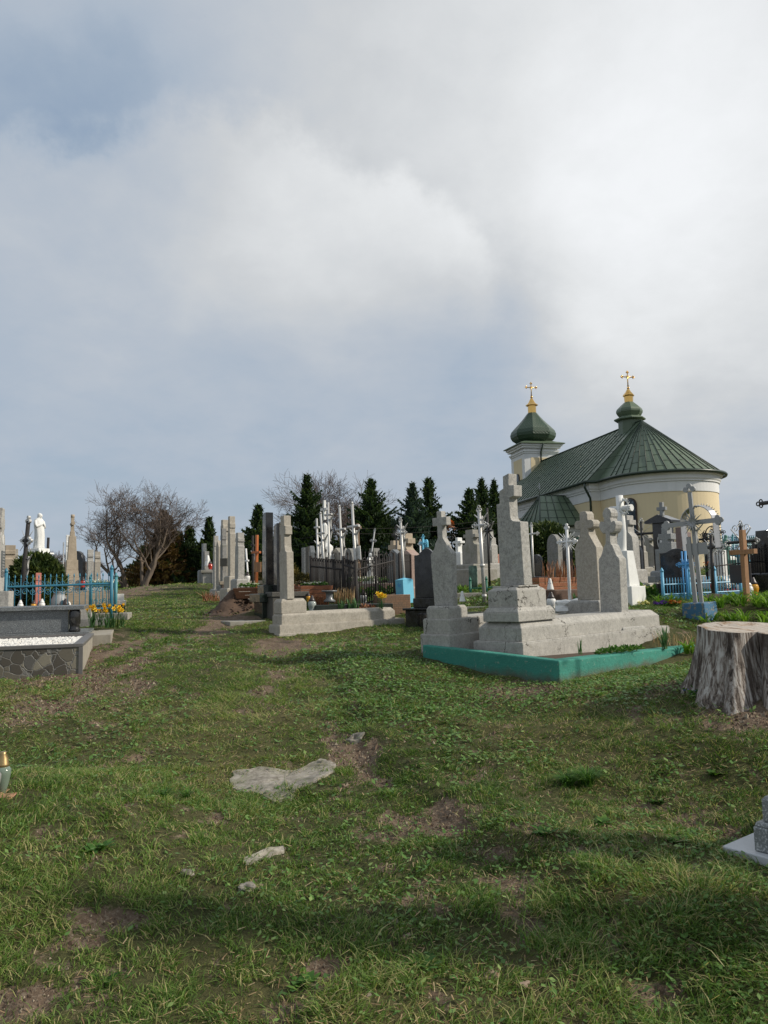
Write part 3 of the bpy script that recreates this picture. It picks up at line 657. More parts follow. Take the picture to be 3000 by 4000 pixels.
# ---------------------------------------------------------------- trees
def conifer_mesh(h, r, seed, nw=34, density=1.0, sparse_top=True):
    rg = np.random.default_rng(seed); T = []; tn = []
    z = h*.04
    while z < h*.975:
        f = z/h; rr = r*(1-f)**1.0*(1.0 if f > .12 else .8+f*1.6)*(1+.22*math.sin(z*3.1+seed)+.12*math.sin(z*7.7))+.05
        nb = max(4, int((12 if f < .6 else 6)*density)); a0 = rg.uniform(0, 6.28)
        for b in range(nb):
            a = a0+2*PI*b/nb+rg.normal(0, .22); L_ = max(.08, rr*rg.uniform(.55, 1.30)); drop = rg.uniform(.10, .42)*(1-f*.9)
            d_ = np.array([math.cos(a), math.sin(a), 0]); s_ = np.array([-math.sin(a), math.cos(a), 0])
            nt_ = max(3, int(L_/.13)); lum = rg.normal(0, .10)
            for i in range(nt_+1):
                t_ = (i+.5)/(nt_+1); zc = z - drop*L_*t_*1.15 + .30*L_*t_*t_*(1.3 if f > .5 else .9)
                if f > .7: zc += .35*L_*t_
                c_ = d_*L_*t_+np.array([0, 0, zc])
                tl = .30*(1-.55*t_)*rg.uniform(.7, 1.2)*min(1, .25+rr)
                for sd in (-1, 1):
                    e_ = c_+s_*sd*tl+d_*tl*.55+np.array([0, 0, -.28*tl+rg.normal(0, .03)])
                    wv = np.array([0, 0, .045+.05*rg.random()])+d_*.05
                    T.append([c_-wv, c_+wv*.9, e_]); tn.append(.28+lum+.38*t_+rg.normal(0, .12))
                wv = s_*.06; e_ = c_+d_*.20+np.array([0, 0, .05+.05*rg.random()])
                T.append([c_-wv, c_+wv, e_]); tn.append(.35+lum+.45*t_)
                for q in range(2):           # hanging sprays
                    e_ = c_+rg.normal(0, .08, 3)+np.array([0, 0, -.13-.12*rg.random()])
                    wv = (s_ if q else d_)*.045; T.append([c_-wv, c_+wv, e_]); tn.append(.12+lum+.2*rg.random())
        z += h/nw*(1.0-.25*f)
    for k in range(26):                    # leader
        zc = h*.93+.035*k*h/8; a = rg.uniform(0, 6.28); L_ = .20*(1-k/28)
        if zc > h: break
        T.append([[0, 0, zc-.02], [0, 0, zc+.03], [math.cos(a)*L_, math.sin(a)*L_, zc+.06]]); tn.append(.4)
    return np.array(T), np.clip(tn, 0, 1)
def conifer(label, px, d, h, r, seed, mat='needles', proto=None, group='spruces behind the graves', mesh=[None], sc=1.0):
    p = foot(px, d)
    o = root('spruce_tree', label, 'spruce tree', p, random.uniform(0, 6), group)
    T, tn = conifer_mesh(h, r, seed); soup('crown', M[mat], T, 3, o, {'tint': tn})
    MB().tube([(0, 0, -.2), (0, 0, h*.5), (0, 0, h*.99)], [.02*h*.8, .012*h*.8, .006], 7).build('trunk', M['bark'], o)
    return o
def bare_tree(name, label, cat, px, d, h, spread, seed, limbs=None, mat='bark', twig='twig', group=None, depth=7, lean=0.0, r0=None, rz=0, up=.25, start=.12, cut=1.0):
    rg = random.Random(seed); TR, CR = MB(), []; tv = []
    r0 = r0 or h*.022
    def grow(p, dr, L_, r_, lv):
        if lv >= depth or r_ < .003: return
        nseg = 4 if lv < 3 else (3 if lv < 5 else 2)
        pts = [p]; q = p; dd = dr
        for i in range(nseg):
            dd = (dd + Vector((rg.gauss(0, .16), rg.gauss(0, .16), rg.gauss(0, .10)+up*.22*(1 if lv > 0 else 0)))).normalized()
            q = q + dd*(L_/nseg); pts.append(q)
        rr = [r_*(1-.42*i/nseg) for i in range(nseg+1)]
        if lv <= 2: TR.tube(pts, rr, 7 if lv < 2 else 5, False)
        else:
            for i in range(nseg): tv.append((pts[i], pts[i+1], rr[i], rr[i+1]))
        nch = rg.choice([3, 3, 4]) if lv < 5 else 3
        for c in range(nch):
            t_ = 1.0 if c == 0 else rg.uniform(.35, .95)
            bi = min(nseg-1, int(t_*nseg)); bp = pts[bi].lerp(pts[bi+1], t_*nseg-bi) if t_ < 1 else pts[-1]
            ax = dd.orthogonal().normalized(); ax.rotate(Matrix.Rotation(rg.uniform(0, 2*PI), 3, dd))
            nd = dd.copy(); nd.rotate(Matrix.Rotation(rg.uniform(.25, .6) if c == 0 else rg.uniform(.5, 1.05), 3, ax))
            nd = (nd+Vector((nd.x*spread*.25, nd.y*spread*.25, up*.35))).normalized()
            grow(bp, nd, L_*rg.uniform(.60, .82)*cut, max(rr[bi]*(.78 if c == 0 else .58), .004), lv+1)
    p = foot(px, d); o = root(name, label, cat, p, rz, group)
    for (dx, dy, L_, rr) in (limbs or [(lean, 0, h*.30, r0)]):
        grow(Vector((dx*.3, dy*.3, -.15)), Vector((dx, dy, 1)).normalized(), L_, rr, 0)
    TR.build('trunk', M[mat], o)
    # twigs: three sided slivers
    A = np.array([list(a)+list(b) for a, b, _, _ in tv]); ra = np.array([[a, b] for _, _, a, b in tv])
    ra = np.maximum(ra, .0062*d/40)
    P0, P1 = A[:, :3], A[:, 3:]; dv = P1-P0; dv /= np.linalg.norm(dv, axis=1)[:, None]+1e-9
    s1 = np.cross(dv, np.array([.3, .5, .8])); s1 /= np.linalg.norm(s1, axis=1)[:, None]; s2 = np.cross(dv, s1)
    Q = []
    for k in range(3):
        a1, a2 = 2*PI*k/3, 2*PI*(k+1)/3
        o1 = s1*math.cos(a1)+s2*math.sin(a1); o2 = s1*math.cos(a2)+s2*math.sin(a2)
        Q.append(np.stack([P0+o1*ra[:, :1], P0+o2*ra[:, :1], P1+o2*ra[:, 1:], P1+o1*ra[:, 1:]], 1))
    soup('crown', M[twig], np.concatenate(Q), 4, o)
    return o
def bush(name, label, cat, p, rx, ry, h, n, mat, seed, leaf=.05, group=None, trunk=True, lob=.3, base=.05, rz=0):
    rg = np.random.default_rng(seed); dirs = rg.normal(size=(n, 3)); dirs /= np.linalg.norm(dirs, axis=1)[:, None]
    nz = fbm(dirs[:, 0]*2.2+5+dirs[:, 2], dirs[:, 1]*2.2+dirs[:, 2]*1.7, 4, seed)
    rr = (1-lob)+lob*2*nz; rr = rr*rg.uniform(.55, 1.0, n)**.35
    P_ = dirs*rr[:, None]*np.array([rx, ry, h*(.5-base/2)]); P_[:, 2] += h*.5
    a = rg.normal(size=(n, 3))+dirs*1.2+np.array([0, 0, .6]); a /= np.linalg.norm(a, axis=1)[:, None]
    b = np.cross(a, rg.normal(size=(n, 3))); b /= np.linalg.norm(b, axis=1)[:, None]
    L_ = leaf*rg.uniform(.6, 1.5, n)[:, None]
    T = np.stack([P_-b*L_*.35, P_+b*L_*.35, P_+a*L_*1.3], 1)
    o = root(name, label, cat, p, rz, group)
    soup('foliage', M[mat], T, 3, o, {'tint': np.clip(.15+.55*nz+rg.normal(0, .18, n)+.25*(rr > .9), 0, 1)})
    if trunk:
        m_ = MB(); rr_ = random.Random(seed)
        for k in range(5): m_.tube([(rr_.uniform(-.05, .05), rr_.uniform(-.05, .05), -.05), (rr_.uniform(-.4, .4)*rx, rr_.uniform(-.4, .4)*ry, h*rr_.uniform(.4, .6))], [.035, .012], 5)
        m_.build('stem', M['bark'], o)
    return o
def stalks(name, label, cat, p, rx, ry, h, n, mat, seed, group=None, rz=0, w_=.008, curl=.5):
    """dry stems"""
    rg = np.random.default_rng(seed); Q = []
    x = rg.uniform(-rx, rx, n); y = rg.uniform(-ry, ry, n); a = rg.uniform(0, 6.28, n); hh = h*rg.uniform(.35, 1.1, n); ln = hh*rg.uniform(.0, .8, n)*curl; w0 = w_*rg.uniform(.6, 1.3, n)
    P0 = np.stack([x, y, x*0-.02], 1); P1 = np.stack([x+np.cos(a)*ln*.35, y+np.sin(a)*ln*.35, hh*.6], 1); P2 = np.stack([x+np.cos(a)*ln, y+np.sin(a)*ln, hh], 1)
    sA = np.stack([-np.sin(a)*w0, np.cos(a)*w0, x*0], 1)
    Q = np.concatenate([np.stack([P0-sA, P0+sA, P1+sA*.8, P1-sA*.8], 1), np.stack([P1-sA*.8, P1+sA*.8, P2+sA*.3, P2-sA*.3], 1)])
    t_ = rg.uniform(0, 1, n); o = root(name, label, cat, p, rz, group)
    soup('stems', M[mat], Q, 4, o, {'tint': np.concatenate([t_, t_])}); return o
# ---------------------------------------------------------------- the church
def church():
    B = root('church', 'small yellow church with green sheet roof, rounded end wall and two gilded crosses', 'church', (15.0, 41.0, 2.2), R(12))
    zE, zR, zb = 5.0, 8.55, -.6      # eaves, ridge, foot (above the church floor level)
    RA, RE, T1, WN, WE, TN = 2.75, 3.06, 1.7, 3.3, 3.66, 17.0
    def arc(r_, n=40, z=None): return [(-r_*math.cos(PI*k/n), -r_*math.sin(PI*k/n)) for k in range(n+1)]
    def band(r0, w0, z0, z1, r1, w1, tcorner):
        """strip following apse and nave between two heights"""
        lo = [(-w0, TN), (-w0, tcorner)]+[(-r0, tcorner)]+arc(r0)+[(r0, tcorner), (w0, tcorner), (w0, TN)]
        hi = [(-w1, TN), (-w1, tcorner)]+[(-r1, tcorner)]+arc(r1)+[(r1, tcorner), (w1, tcorner), (w1, TN)]
        return lo, hi
    def strip(mb, rows, smooth=False):
        n = len(rows[0][0]); vs = []
        for pts, z in rows: vs += [(x, y, z) for x, y in pts]
        fs = [(i*n+k, i*n+k+1, (i+1)*n+k+1, (i+1)*n+k) for i in range(len(rows)-1) for k in range(n-1)]
        mb.add(vs, fs, smooth)
    def path(dr): 
        r_ = RA+dr; w_ = WN+dr; tc = T1-dr
        return [(-w_, TN), (-w_, tc), (-r_, tc)]+arc(r_)+[(r_, tc), (w_, tc), (w_, TN)]
    wl = MB(); strip(wl, [(path(0), zb), (path(0), zE-1.0)]); wl.build('wall', M['yellow_plaster'], B)
    co = MB(); strip(co, [(path(.035), zE-1.02), (path(.035), zE-.52), (path(.10), zE-.50), (path(.10), zE-.44), (path(.16), zE-.36), (path(.16), zE-.20), (path(.26), zE-.12), (path(.26), zE-.02)])
    strip(co, [(path(0), zE-1.02), (path(.035), zE-1.02)]); co.build('cornice', M['white_plaster'], B)
    sk = MB(); strip(sk, [(path(.06), zb), (path(.06), zb+.75), (path(0.001), zb+.78)]); sk.build('plinth', M['concrete'], B)
    # roof
    ap = (0, T1, zR); e = [(-WE, T1-.28), (-RE, T1-.30)]+arc(RE, 40)+[(RE, T1-.30), (WE, T1-.28)]
    rf = MB(); vs = [ap]+[(x, y, zE) for x, y in e]
    rf.add(vs, [(0, k, k+1) for k in range(1, len(e))])
    rf.add([(-WE, T1-.28, zE), (-WE, TN, zE), (0, TN, zR), ap, (WE, T1-.28, zE), (WE, TN, zE)], [(0, 3, 2, 1), (3, 4, 5, 2)])
    und = [(x, y, zE-.03) for x, y in e]; rf.add(und+[(0, T1, zE-.03)], [(k+1, k, len(e)) for k in range(len(e)-1)])
    roof = rf.build('roof', M['roof'], B)
    sm = MB(); nrm = .03
    for k in range(0, len(e), 2):
        x, y = e[k]; sm.tube([(0, T1, zR+.02), (x, y, zE+.03)], .022, 4)
    t_ = T1
    while t_ < TN:
        for sd in (-1, 1):
            if T1 < t_: sm.tube([(0, t_, zR+.02), (sd*WE, t_, zE+.03)], .022, 4)
        t_ += .56
    rg = random.Random(5)
    for k in range(0, len(e)-2, 2):          # cross seams of the fan
        for f in [.22+.0*k, .42, .62, .82]:
            f = f+(.09 if (k//2) % 2 else 0)
            p0 = Vector(ap).lerp(Vector((*e[k], zE)), f); p1 = Vector(ap).lerp(Vector((*e[k+2], zE)), f)
            if f < 1: sm.tube([p0+Vector((0, 0, .012)), p1+Vector((0, 0, .012))], .012, 4)
    t_ = T1; kk = 0
    while t_+.46 < TN:
        for f in ([.3, .66] if kk % 2 else [.15, .5, .85]):
            for sd in (-1, 1): sm.tube([(sd*WE*f, t_, zR+(zE-zR)*f+.012), (sd*WE*f, t_+.46, zR+(zE-zR)*f+.012)], .010, 4)
        t_ += .46; kk += 1
    sm.tube([(0, T1, zR+.03), (0, TN, zR+.03)], .05, 5)
    sm.build('seams', M['roof_seam'], roof)
    gt = MB(); ge = [(-WE-.06, TN)]+[(x*1.02-(.04 if x < 0 else -.04), y-.06) for x, y in e]+[(WE+.06, TN)]
    gt.tube([(x, y, zE-.03) for x, y in ge], .085, 6); gt.build('gutter', M['roof_dark'], B)
    for sd in (-1, 1):
        d_ = MB(); y0 = T1-.25
        d_.tube([(sd*(WE+.10), y0, zE-.05), (sd*(WE+.16), y0-.04, zE-.32), (sd*(WN+.10), y0+.20, zE-.88), (sd*(WN+.07), y0+.23, zE-1.1), (sd*(WN+.07), y0+.23, zb)], .065, 7); d_.build('downpipe', M['roof_dark'], B)
    d_ = MB(); ca, sa = math.cos(R(-38)), math.sin(R(-38))
    d_.tube([((RE+.62)*ca, (RE+.62)*sa+1.2, zE-.05), ((RE+.5)*ca, (RE+.5)*sa+1.2, zE-.30), ((RA+.08)*ca, (RA+.08)*sa+.9, zE-.95), ((RA+.05)*ca, (RA+.05)*sa+.8, zb)], .06, 7)
    # window of the apse, arched, at left of centre
    def arch(w_, h_, n=10, y0=0): return [(-w_/2, 0), (w_/2, 0)]+[(w_/2*math.cos(PI*k/n), h_-w_/2+w_/2*math.sin(PI*k/n)) for k in range(n+1)]
    def window(parent, pos, rz, w_, h_, glassm='window_glass', name='window'):
        q = bpy.data.objects.new(name, None)
        fr = MB(); fr.prism(arch(w_, h_), -.05, .012, 'XZ'); wdw = fr.build(name, M['dark_frame'], parent); wdw.location = pos; wdw.rotation_euler = (0, 0, rz)
        gl = MB(); gl.prism([(x*.82, .06+z*.94) for x, z in arch(w_, h_)], -.062, -.052, 'XZ'); gl.build('pane', M[glassm], wdw)
        sl = MB(); sl.box(-w_*.62, w_*.62, -.16, .0, -.07, 0); sl.build('sill', M['roof_seam'], wdw)
        return wdw
    M['dark_frame'] = plain('dark_window_frame', (.06, .04, .03), .6, 0, .2)
    m_, t, p, off, o = new_mat('leaded_window'); v = t.n('ShaderNodeTexVoronoi'); t.set(v.inputs['Vector'], off); v.inputs['Scale'].default_value = 7
    t.set(p.inputs['Base Color'], t.mix(t.mr(v.outputs[0], .2, .6, 0, 1), (.14, .18, .22), (.04, .055, .07))); p.inputs['Roughness'].default_value = .15; M['window_glass'] = m_
    for deg in (-67,):
        a = R(deg); x, y = RA*math.sin(a), -RA*math.cos(a)
        window(B, (x+.02*math.sin(a), y-.02*math.cos(a), 1.75), a, .72, 2.05)
    for tt in (6.0+3.2, 12.6): window(B, (-WN-.012, tt, 1.6), -PI/2, .8, 2.1)
    # lantern turret on the ridge
    cy = 2.95; og = MB()
    def octa(r_, z, n=8): return [(r_*math.cos(PI/n+2*PI*k/n), cy+r_*math.sin(PI/n+2*PI*k/n), z) for k in range(n)]
    def rings(mb, prof, n=8, cx=0, cyy=0, smooth=False, tw=None):
        vs = []; 
        for r_, z in prof: vs += [(cx+r_*math.cos(PI/n+2*PI*k/n), cyy+r_*math.sin(PI/n+2*PI*k/n), z) for k in range(n)]
        m2 = len(prof); fs = [(i*n+k, i*n+(k+1) % n, (i+1)*n+(k+1) % n, (i+1)*n+k) for i in range(m2-1) for k in range(n)]
        mb.add(vs, fs+[tuple(range((m2-1)*n, m2*n))], smooth)
    rings(og, [(.66, zR-1.0), (.66, 8.78), (.86, 8.82), (.90, 8.87), (.86, 8.93), (.64, 9.0), (.60, 9.05), (.68, 9.15), (.745, 9.28), (.75, 9.38), (.70, 9.50), (.56, 9.64), (.38, 9.80), (.26, 9.90)], 8, 0, cy)
    og.build('turret', M['roof'], B)
    gd = MB(); rings(gd, [(.24, 9.88), (.26, 10.24), (.32, 10.26), (.33, 10.31), (.28, 10.38), (.16, 10.52), (.07, 10.68), (.04, 10.72)], 8, 0, cy); gd.ball((0, cy, 10.76), .075); 
    gd.build('gilded_cap', M['gold'], B)
    def gcross(mb, cx, cyy, z0, h_, mt='gold'):
        w_ = h_*.34; za = z0+h_*.66
        mb.tube([(cx, cyy, z0), (cx, cyy, z0+h_*.93)], .032*h_, 6); mb.tube([(cx-w_, cyy, za), (cx+w_, cyy, za)], .032*h_, 6)
        for x, z in ((cx-w_, za), (cx+w_, za), (cx, z0+h_*.93)):
            dx = (x > cx)-(x < cx); dz = 0 if dx else 1
            for q in ((dx*.06*h_, dz*.06*h_), (dz*.055*h_, dx*.055*h_), (-dz*.055*h_, -dx*.055*h_)): mb.ball((x+q[0], cyy, z+q[1]), .045*h_, 6)
        for a in range(4):
            an = PI/4+a*PI/2; mb.tube([(cx, cyy, za), (cx+math.cos(an)*.15*h_, cyy, za+math.sin(an)*.15*h_)], [.02*h_, .006*h_], 5)
        mb.tube([(cx-.06*h_, cyy, z0+h_*.14), (cx+.06*h_, cyy, z0+h_*.14)], .022*h_, 5)
    cr = MB(); gcross(cr, 0, cy, 10.74, 1.02); cr.build('cross', M['gold'], B)
    # bell tower at the far end
    ty, tw = 17.0, 1.32; tz = 9.85
    tb = MB(); tb.box(-tw+.0, tw, ty-tw, ty+tw, zb, tz); tower = tb.build('tower', M['white_plaster'], B)
    pn = MB()
    for z0, z1 in ((6.35, 8.85),):
        pn.box(-tw*.62, tw*.62, ty-tw-.012, ty-tw+.02, z0+.35, z1); pn.box(-tw-.012, -tw+.02, ty-tw*.62, ty+tw*.62, z0-1.0, z1)
        pn.box(tw-.02, tw+.012, ty-tw*.62, ty+tw*.62, z0-1.0, z1)
    pn.build('wall_panel', M['yellow_plaster'], tower)
    wdw = window(tower, (-tw-.03, ty, 6.35), -PI/2, .62, 1.45, 'dark_glass')
    cc = MB()
    for k, (o_, z0, z1) in enumerate([(.06, 9.16, 9.28), (.12, 9.28, 9.40), (.20, 9.55, 9.70), (.30, 9.70, 9.84)]): cc.box(-tw-o_, tw+o_, ty-tw-o_, ty+tw+o_, z0, z1)
    cc.build('tower_cornice', M['white_plaster'], tower)
    tr = MB(); tr.frus(-tw-.45, tw+.45, ty-tw-.45, ty+tw+.45, tz, -tw-.45, tw+.45, ty-tw-.45, ty+tw+.45, tz+.06); tr.frus(-tw-.44, tw+.44, ty-tw-.44, ty+tw+.44, tz+.062, -1.0, 1.0, ty-1.0, ty+1.0, tz+.34)
    tr.build('tower_eave', M['roof'], B)
    dm = MB(); rings(dm, [(1.18, tz+.22), (1.28, tz+.34), (1.55, tz+.52), (1.69, tz+.76), (1.72, tz+.98), (1.62, tz+1.24), (1.38, tz+1.50), (1.08, tz+1.80), (.78, tz+2.12), (.55, tz+2.40), (.40, tz+2.60), (.34, tz+2.66)], 8, 0, ty)
    dm.build('onion_dome', M['roof_scale'] if 'roof_scale' in M else M['roof'], B)
    g2 = MB(); rings(g2, [(.31, tz+2.62), (.31, tz+3.22), (.47, tz+3.24), (.46, tz+3.30), (.30, tz+3.42), (.20, tz+3.58), (.10, tz+3.78), (.05, tz+3.84)], 8, 0, ty); g2.ball((0, ty, tz+3.9), .10)
    g2.build('gilded_cap', M['gold'], B)
    c2 = MB(); gcross(c2, 0, ty, tz+3.9, 1.15); c2.build('cross', M['gold'], B)
    dp = MB(); dp.tube([(.0, ty-tw-.5, tz-.02), (-.05, ty-tw-.16, tz-.55), (-.05, ty-tw-.1, tz-1.0), (-.05, ty-tw-.1, 8.3)], .06, 6); dp.build('downpipe', M['roof_dark'], B)
    # side chapel with hipped roof
    x0, x1, y0, y1, ze, zr = -5.75, -WN+.05, T1+1.0, T1+4.9, 2.66, 4.62
    an = MB(); an.box(x0, x1, y0, y1, zb, ze-.55); side = an.build('side_chapel', M['yellow_plaster'], B)
    ac = MB()
    for o_, za, z1 in ((.03, ze-.549, ze-.30), (.09, ze-.298, ze-.16), (.16, ze-.158, ze-.03)): ac.box(x0-o_, x1-.003, y0-o_, y1+o_, za, z1)
    ac.build('chapel_cornice', M['white_plaster'], side)
    ar = MB(); o_ = .34; ym = (y0+y1)/2; xa = x0+.70
    A_ = (x0-o_, y0-o_, ze); B_ = (x1-.002, y0-o_, ze); C_ = (x1-.002, y1+o_, ze); D_ = (x0-o_, y1+o_, ze); E_ = (xa, ym, zr); F_ = (x1-.002, ym, zr)
    ar.add([A_, B_, C_, D_, E_, F_], [(0, 1, 5, 4), (1, 2, 5), (2, 3, 4, 5), (3, 0, 4), (3, 2, 1, 0)]); arf = ar.build('chapel_roof', M['roof'], B)
    asm = MB(); nn = 5
    def L3(a, b, f): return tuple(a[i]+(b[i]-a[i])*f for i in range(3))
    for k in range(nn+1):
        f = k/nn; asm.tube([tuple(np.array(L3(A_, B_, f))+(0, -.01, .03)), tuple(np.array(L3((xa, ym, zr), F_, max(0, (f-.0))))+(0, -.01, .03))] if f > .0 else [A_, E_], .022, 4)
    for k in range(1, 5): asm.tube([tuple(np.array(L3(A_, D_, k/5))+(-.01, 0, .03)), tuple(np.array(E_)+(-.01, 0, .03))], .022, 4)
    for f in (.25, .5, .75): asm.tube([tuple(np.array(L3(A_, E_, f))+(0, 0, .015)), tuple(np.array(L3(B_, F_, f))+(0, 0, .015))], .011, 4)
    asm.tube([A_, E_], .035, 5); asm.tube([E_, F_], .035, 5); asm.build('seams', M['roof_seam'], arf)
    ag = MB(); ag.tube([B_, (x0-o_-.04, y0-o_-.04, ze-.02), (x0-o_-.04, y1+o_, ze-.02)], .07, 6); ag.tube([(x0-o_, y0-o_, ze-.06), (x0-.1, y0-.1, ze-.6), (x0-.1, y0-.1, zb)], .055, 6); ag.build('gutter', M['roof_dark'], side)
    fc = MB(); fc.tube([(x0+.70, ym, zr), (x0+.70, ym, zr+.75)], .022, 5); fc.tube([(x0+.5, ym, zr+.5), (x0+.9, ym, zr+.5)], .02, 5); fc.build('finial_cross', M['silver'], arf)
    return B
def scale_mat():
    m_, t, p, off, o = new_mat('green_dome_scales')
    crd = t.n('ShaderNodeTexCoord').outputs['Object']; sp = t.n('ShaderNodeSeparateXYZ', i_0=crd)
    ang = t.m('ARCTAN2', t.m('SUBTRACT', sp.outputs[1], 17.0), sp.outputs[0])
    u = t.m('MULTIPLY', ang, 40/6.2832); v = t.m('MULTIPLY', sp.outputs[2], 4.6)
    a = t.m('FRACT', t.m('ADD', u, v)); b = t.m('FRACT', t.m('SUBTRACT', u, v))
    e = t.m('MINIMUM', t.m('MINIMUM', a, t.m('SUBTRACT', 1, a)), t.m('MINIMUM', b, t.m('SUBTRACT', 1, b)))
    k = t.mr(e, .02, .12, 1, 0)
    t.set(p.inputs['Base Color'], t.mix(k, (.036, .072, .036), (.014, .03, .016))); p.inputs['Roughness'].default_value = .42
    bump(t, p, t.mr(e, 0, .15, 0, 1), .5, .03); return m_
M['roof_scale'] = scale_mat()
church()
# ---------------------------------------------------------------- builders for graves and their furniture
def mir(h): return [(y, z) for y, z in h] + [(-y, z) for y, z in reversed(h)]
def arcp(cx, cy, r_, a0, a1, n=6): return [(cx+r_*math.cos(R(a0+(a1-a0)*k/n)), cy+r_*math.sin(R(a0+(a1-a0)*k/n))) for k in range(n+1)]
STY = {
 'latin': [(1, 0), (1.04, .60), (.42, .69), (.36, .78), (.88, .78), (.88, .89), (.36, .89), (.36, 1)],
 'shoulder': [(.88, 0), (1, .51), (1, .545), (.78, .585), (.64, .60), (.5, .66), (.30, .70), (.24, .72), (.22, .845), (.66, .845), (.66, .935), (.22, .935), (.22, 1)],
 'tall': [(1, 0), (.97, .50), (.90, .60), (.62, .66), (.50, .68), (.46, .82), (.74, .82), (.74, .91), (.46, .91), (.46, 1)],
 'column': [(1, 0), (.95, .66), (.95, .70), (.66, .72), (.60, .80), (.86, .80), (.86, .88), (.60, .88), (.60, 1)],
 'curved': [(1, 0), (1, .56)]+[(1-.42*math.sin(R(a)), .56+.045*(1-math.cos(R(a)))) for a in (30, 60, 90)]+[(.50, .64), (.48, .77), (.80, .77), (.80, .875), (.48, .875), (.48, 1)],
 'peak': [(1, 0), (1.0, .585), (.42, .735), (.42, .735), (.36, .80), (.62, .80)]+[(.62+.28*math.cos(R(a)), .85+.05*math.sin(R(a))) for a in (-70, -35, 0, 35, 70)]+[(.62, .90), (.36, .90), (.36, .965), (.22, 1)],
 'trefoil': [(1, 0), (1.0, .50), (.96, .52), (.72, .55), (.62, .58), (.40, .64), (.25, .66), (.20, .75), (.30, .765), (.42, .755), (.60, .775), (.74, .80), (.82, .835), (.74, .865), (.58, .875), (.40, .86), (.34, .875), (.30, .90), (.40, .92), (.42, .95), (.30, .98), (.12, 1)],
 'round': [(1, 0), (1, .72)]+[(math.cos(R(a)), .72+.28*math.sin(R(a))) for a in (15, 35, 55, 75, 90)],
 'wave': [(1, 0), (1.0, .86), (.80, .86), (.62, .875), (.40, .94), (.2, .985), (0.02, 1)],
 'gable': [(1, 0), (1, .86), (0.02, 1)],
 'flat': [(1, 0), (1, 1)],
 'notch': [(1, 0), (.98, .55), (.78, .60), (.78, .78), (.46, .83), (.44, 1)],
 'obelisk': [(1, 0), (.86, .52), (.86, .535), (.66, .545), (.62, .63), (.42, .635), (.40, .84), (.60, .845), (.64, .87), (.60, .895), (.42, .90), (.46, .94), (.44, .98), (.2, 1)],
 'gcross': [(1, 0), (1, .50), (.62, .50), (.62, .66), (.28, .66), (.28, .72), (.62, .72), (.62, .86), (.28, .86), (.28, 1)],
 'cross': [(.34, 0), (.30, .60), (1, .60), (1, .76), (.30, .76), (.30, 1)],
}
def outl(style, W_, H_):
    return [(y*W_/2, z*H_) for y, z in mir(STY[style])]
def tier(mb, x0, x1, y0, y1, z0, z1, ch=0.0, ins=.03):
    """one step of a base, with a sloping moulded top edge when ch > 0"""
    if ch:
        mb.box(x0, x1, y0, y1, z0, z1-ch); mb.frus(x0+.003, x1-.003, y0+.003, y1-.003, z1-ch, x0+ins, x1-ins, y0+ins, y1-ins, z1)
    else: mb.box(x0, x1, y0, y1, z0, z1)
def grave(name, label, cat, p, az, tiers, stele=None, slab=None, mat='terrazzo', group=None, tilt=(0, 0), stele_name='headstone_cross', bevel=.008, extra=None, mats=None, stele_bevel=None):
    """tiers: (x0,x1,y0,y1,z0,z1,chamfer); stele: (x0,x1,yc,z0,outline or (style,w,h)); origin = near bottom corner or base centre"""
    r_ = root(name, label, cat, p, rot(az), group, tilt); mats = mats or {}
    if tiers:
        m_ = MB()
        for t_ in tiers: tier(m_, *t_[:6], t_[6] if len(t_) > 6 else 0, t_[7] if len(t_) > 7 else .03)
        m_.build('plinth', M[mats.get('plinth', mat)], r_, bevel)
    if slab:
        m_ = MB()
        for t_ in slab: tier(m_, *t_[:6], t_[6] if len(t_) > 6 else 0, t_[7] if len(t_) > 7 else .03)
        m_.build('grave_slab', M[mats.get('slab', mat)], r_, bevel)
    if stele:
        for st in (stele if isinstance(stele, list) else [stele]):
            x0, x1, yc, z0, o_ = st[:5]; o_ = outl(*o_) if isinstance(o_[0], str) else o_
            m_ = MB().prism([(yc+y, z0+z) for y, z in o_], x0, x1, 'YZ')
            m_.build(st[5] if len(st) > 5 else stele_name, M[st[6] if len(st) > 6 else mats.get('stele', mat)], r_, stele_bevel if stele_bevel is not None else bevel)
    if extra: extra(r_)
    return r_
def row2h(px, row, d, z0): return float(at(px, row, d)[2]-z0)
def stone_cross(label, px, d, top, W_, style='latin', mat='terrazzo', az=50, th=.12, base=(.5, .18), base2=None, group=None, tilt=(0, 0), slab=0, cat='gravestone', name='gravestone', base_rows=None, plaque=None, mats=None, sink=.1):
    """free-standing stone on one or two base blocks: centred on the pixel column px, top at pixel row top"""
    p = foot(px, d); Ht = row2h(px, top, d, p[2]); bw, bh = base
    ti = []; z = 0
    if base2: ti.append((-base2[0]/2, base2[0]/2, -base2[0]/2*1.1, base2[0]/2*1.1, -sink, base2[1], .02)); z = base2[1]
    ti.append((-bw/2*.8, bw/2*.8, -bw/2, bw/2, z-(.0 if z else sink), z+bh, .03)); z += bh
    sl = [(bw/2*.8+.01, bw/2*.8+slab, -.30, .30, -.1, .16, .03), (bw/2*.8+.01, bw/2*.8+slab-.08, -.24, .24, .16, .26, .03)] if slab else None
    def ex(r_):
        if plaque:
            m_ = MB().box(-th/2-.012, -th/2-.002, -plaque[0]/2, plaque[0]/2, z+plaque[1], z+plaque[2]); m_.build('plaque', M[plaque[3]], r_)
    return grave(name, label, cat, p, az, ti, (-th/2, th/2, 0, z, (style, W_, Ht-z)), sl, mat, group, tilt, stele_name='headstone' if style in ('round', 'wave', 'gable', 'flat') else 'headstone_cross', extra=ex, mats=mats)

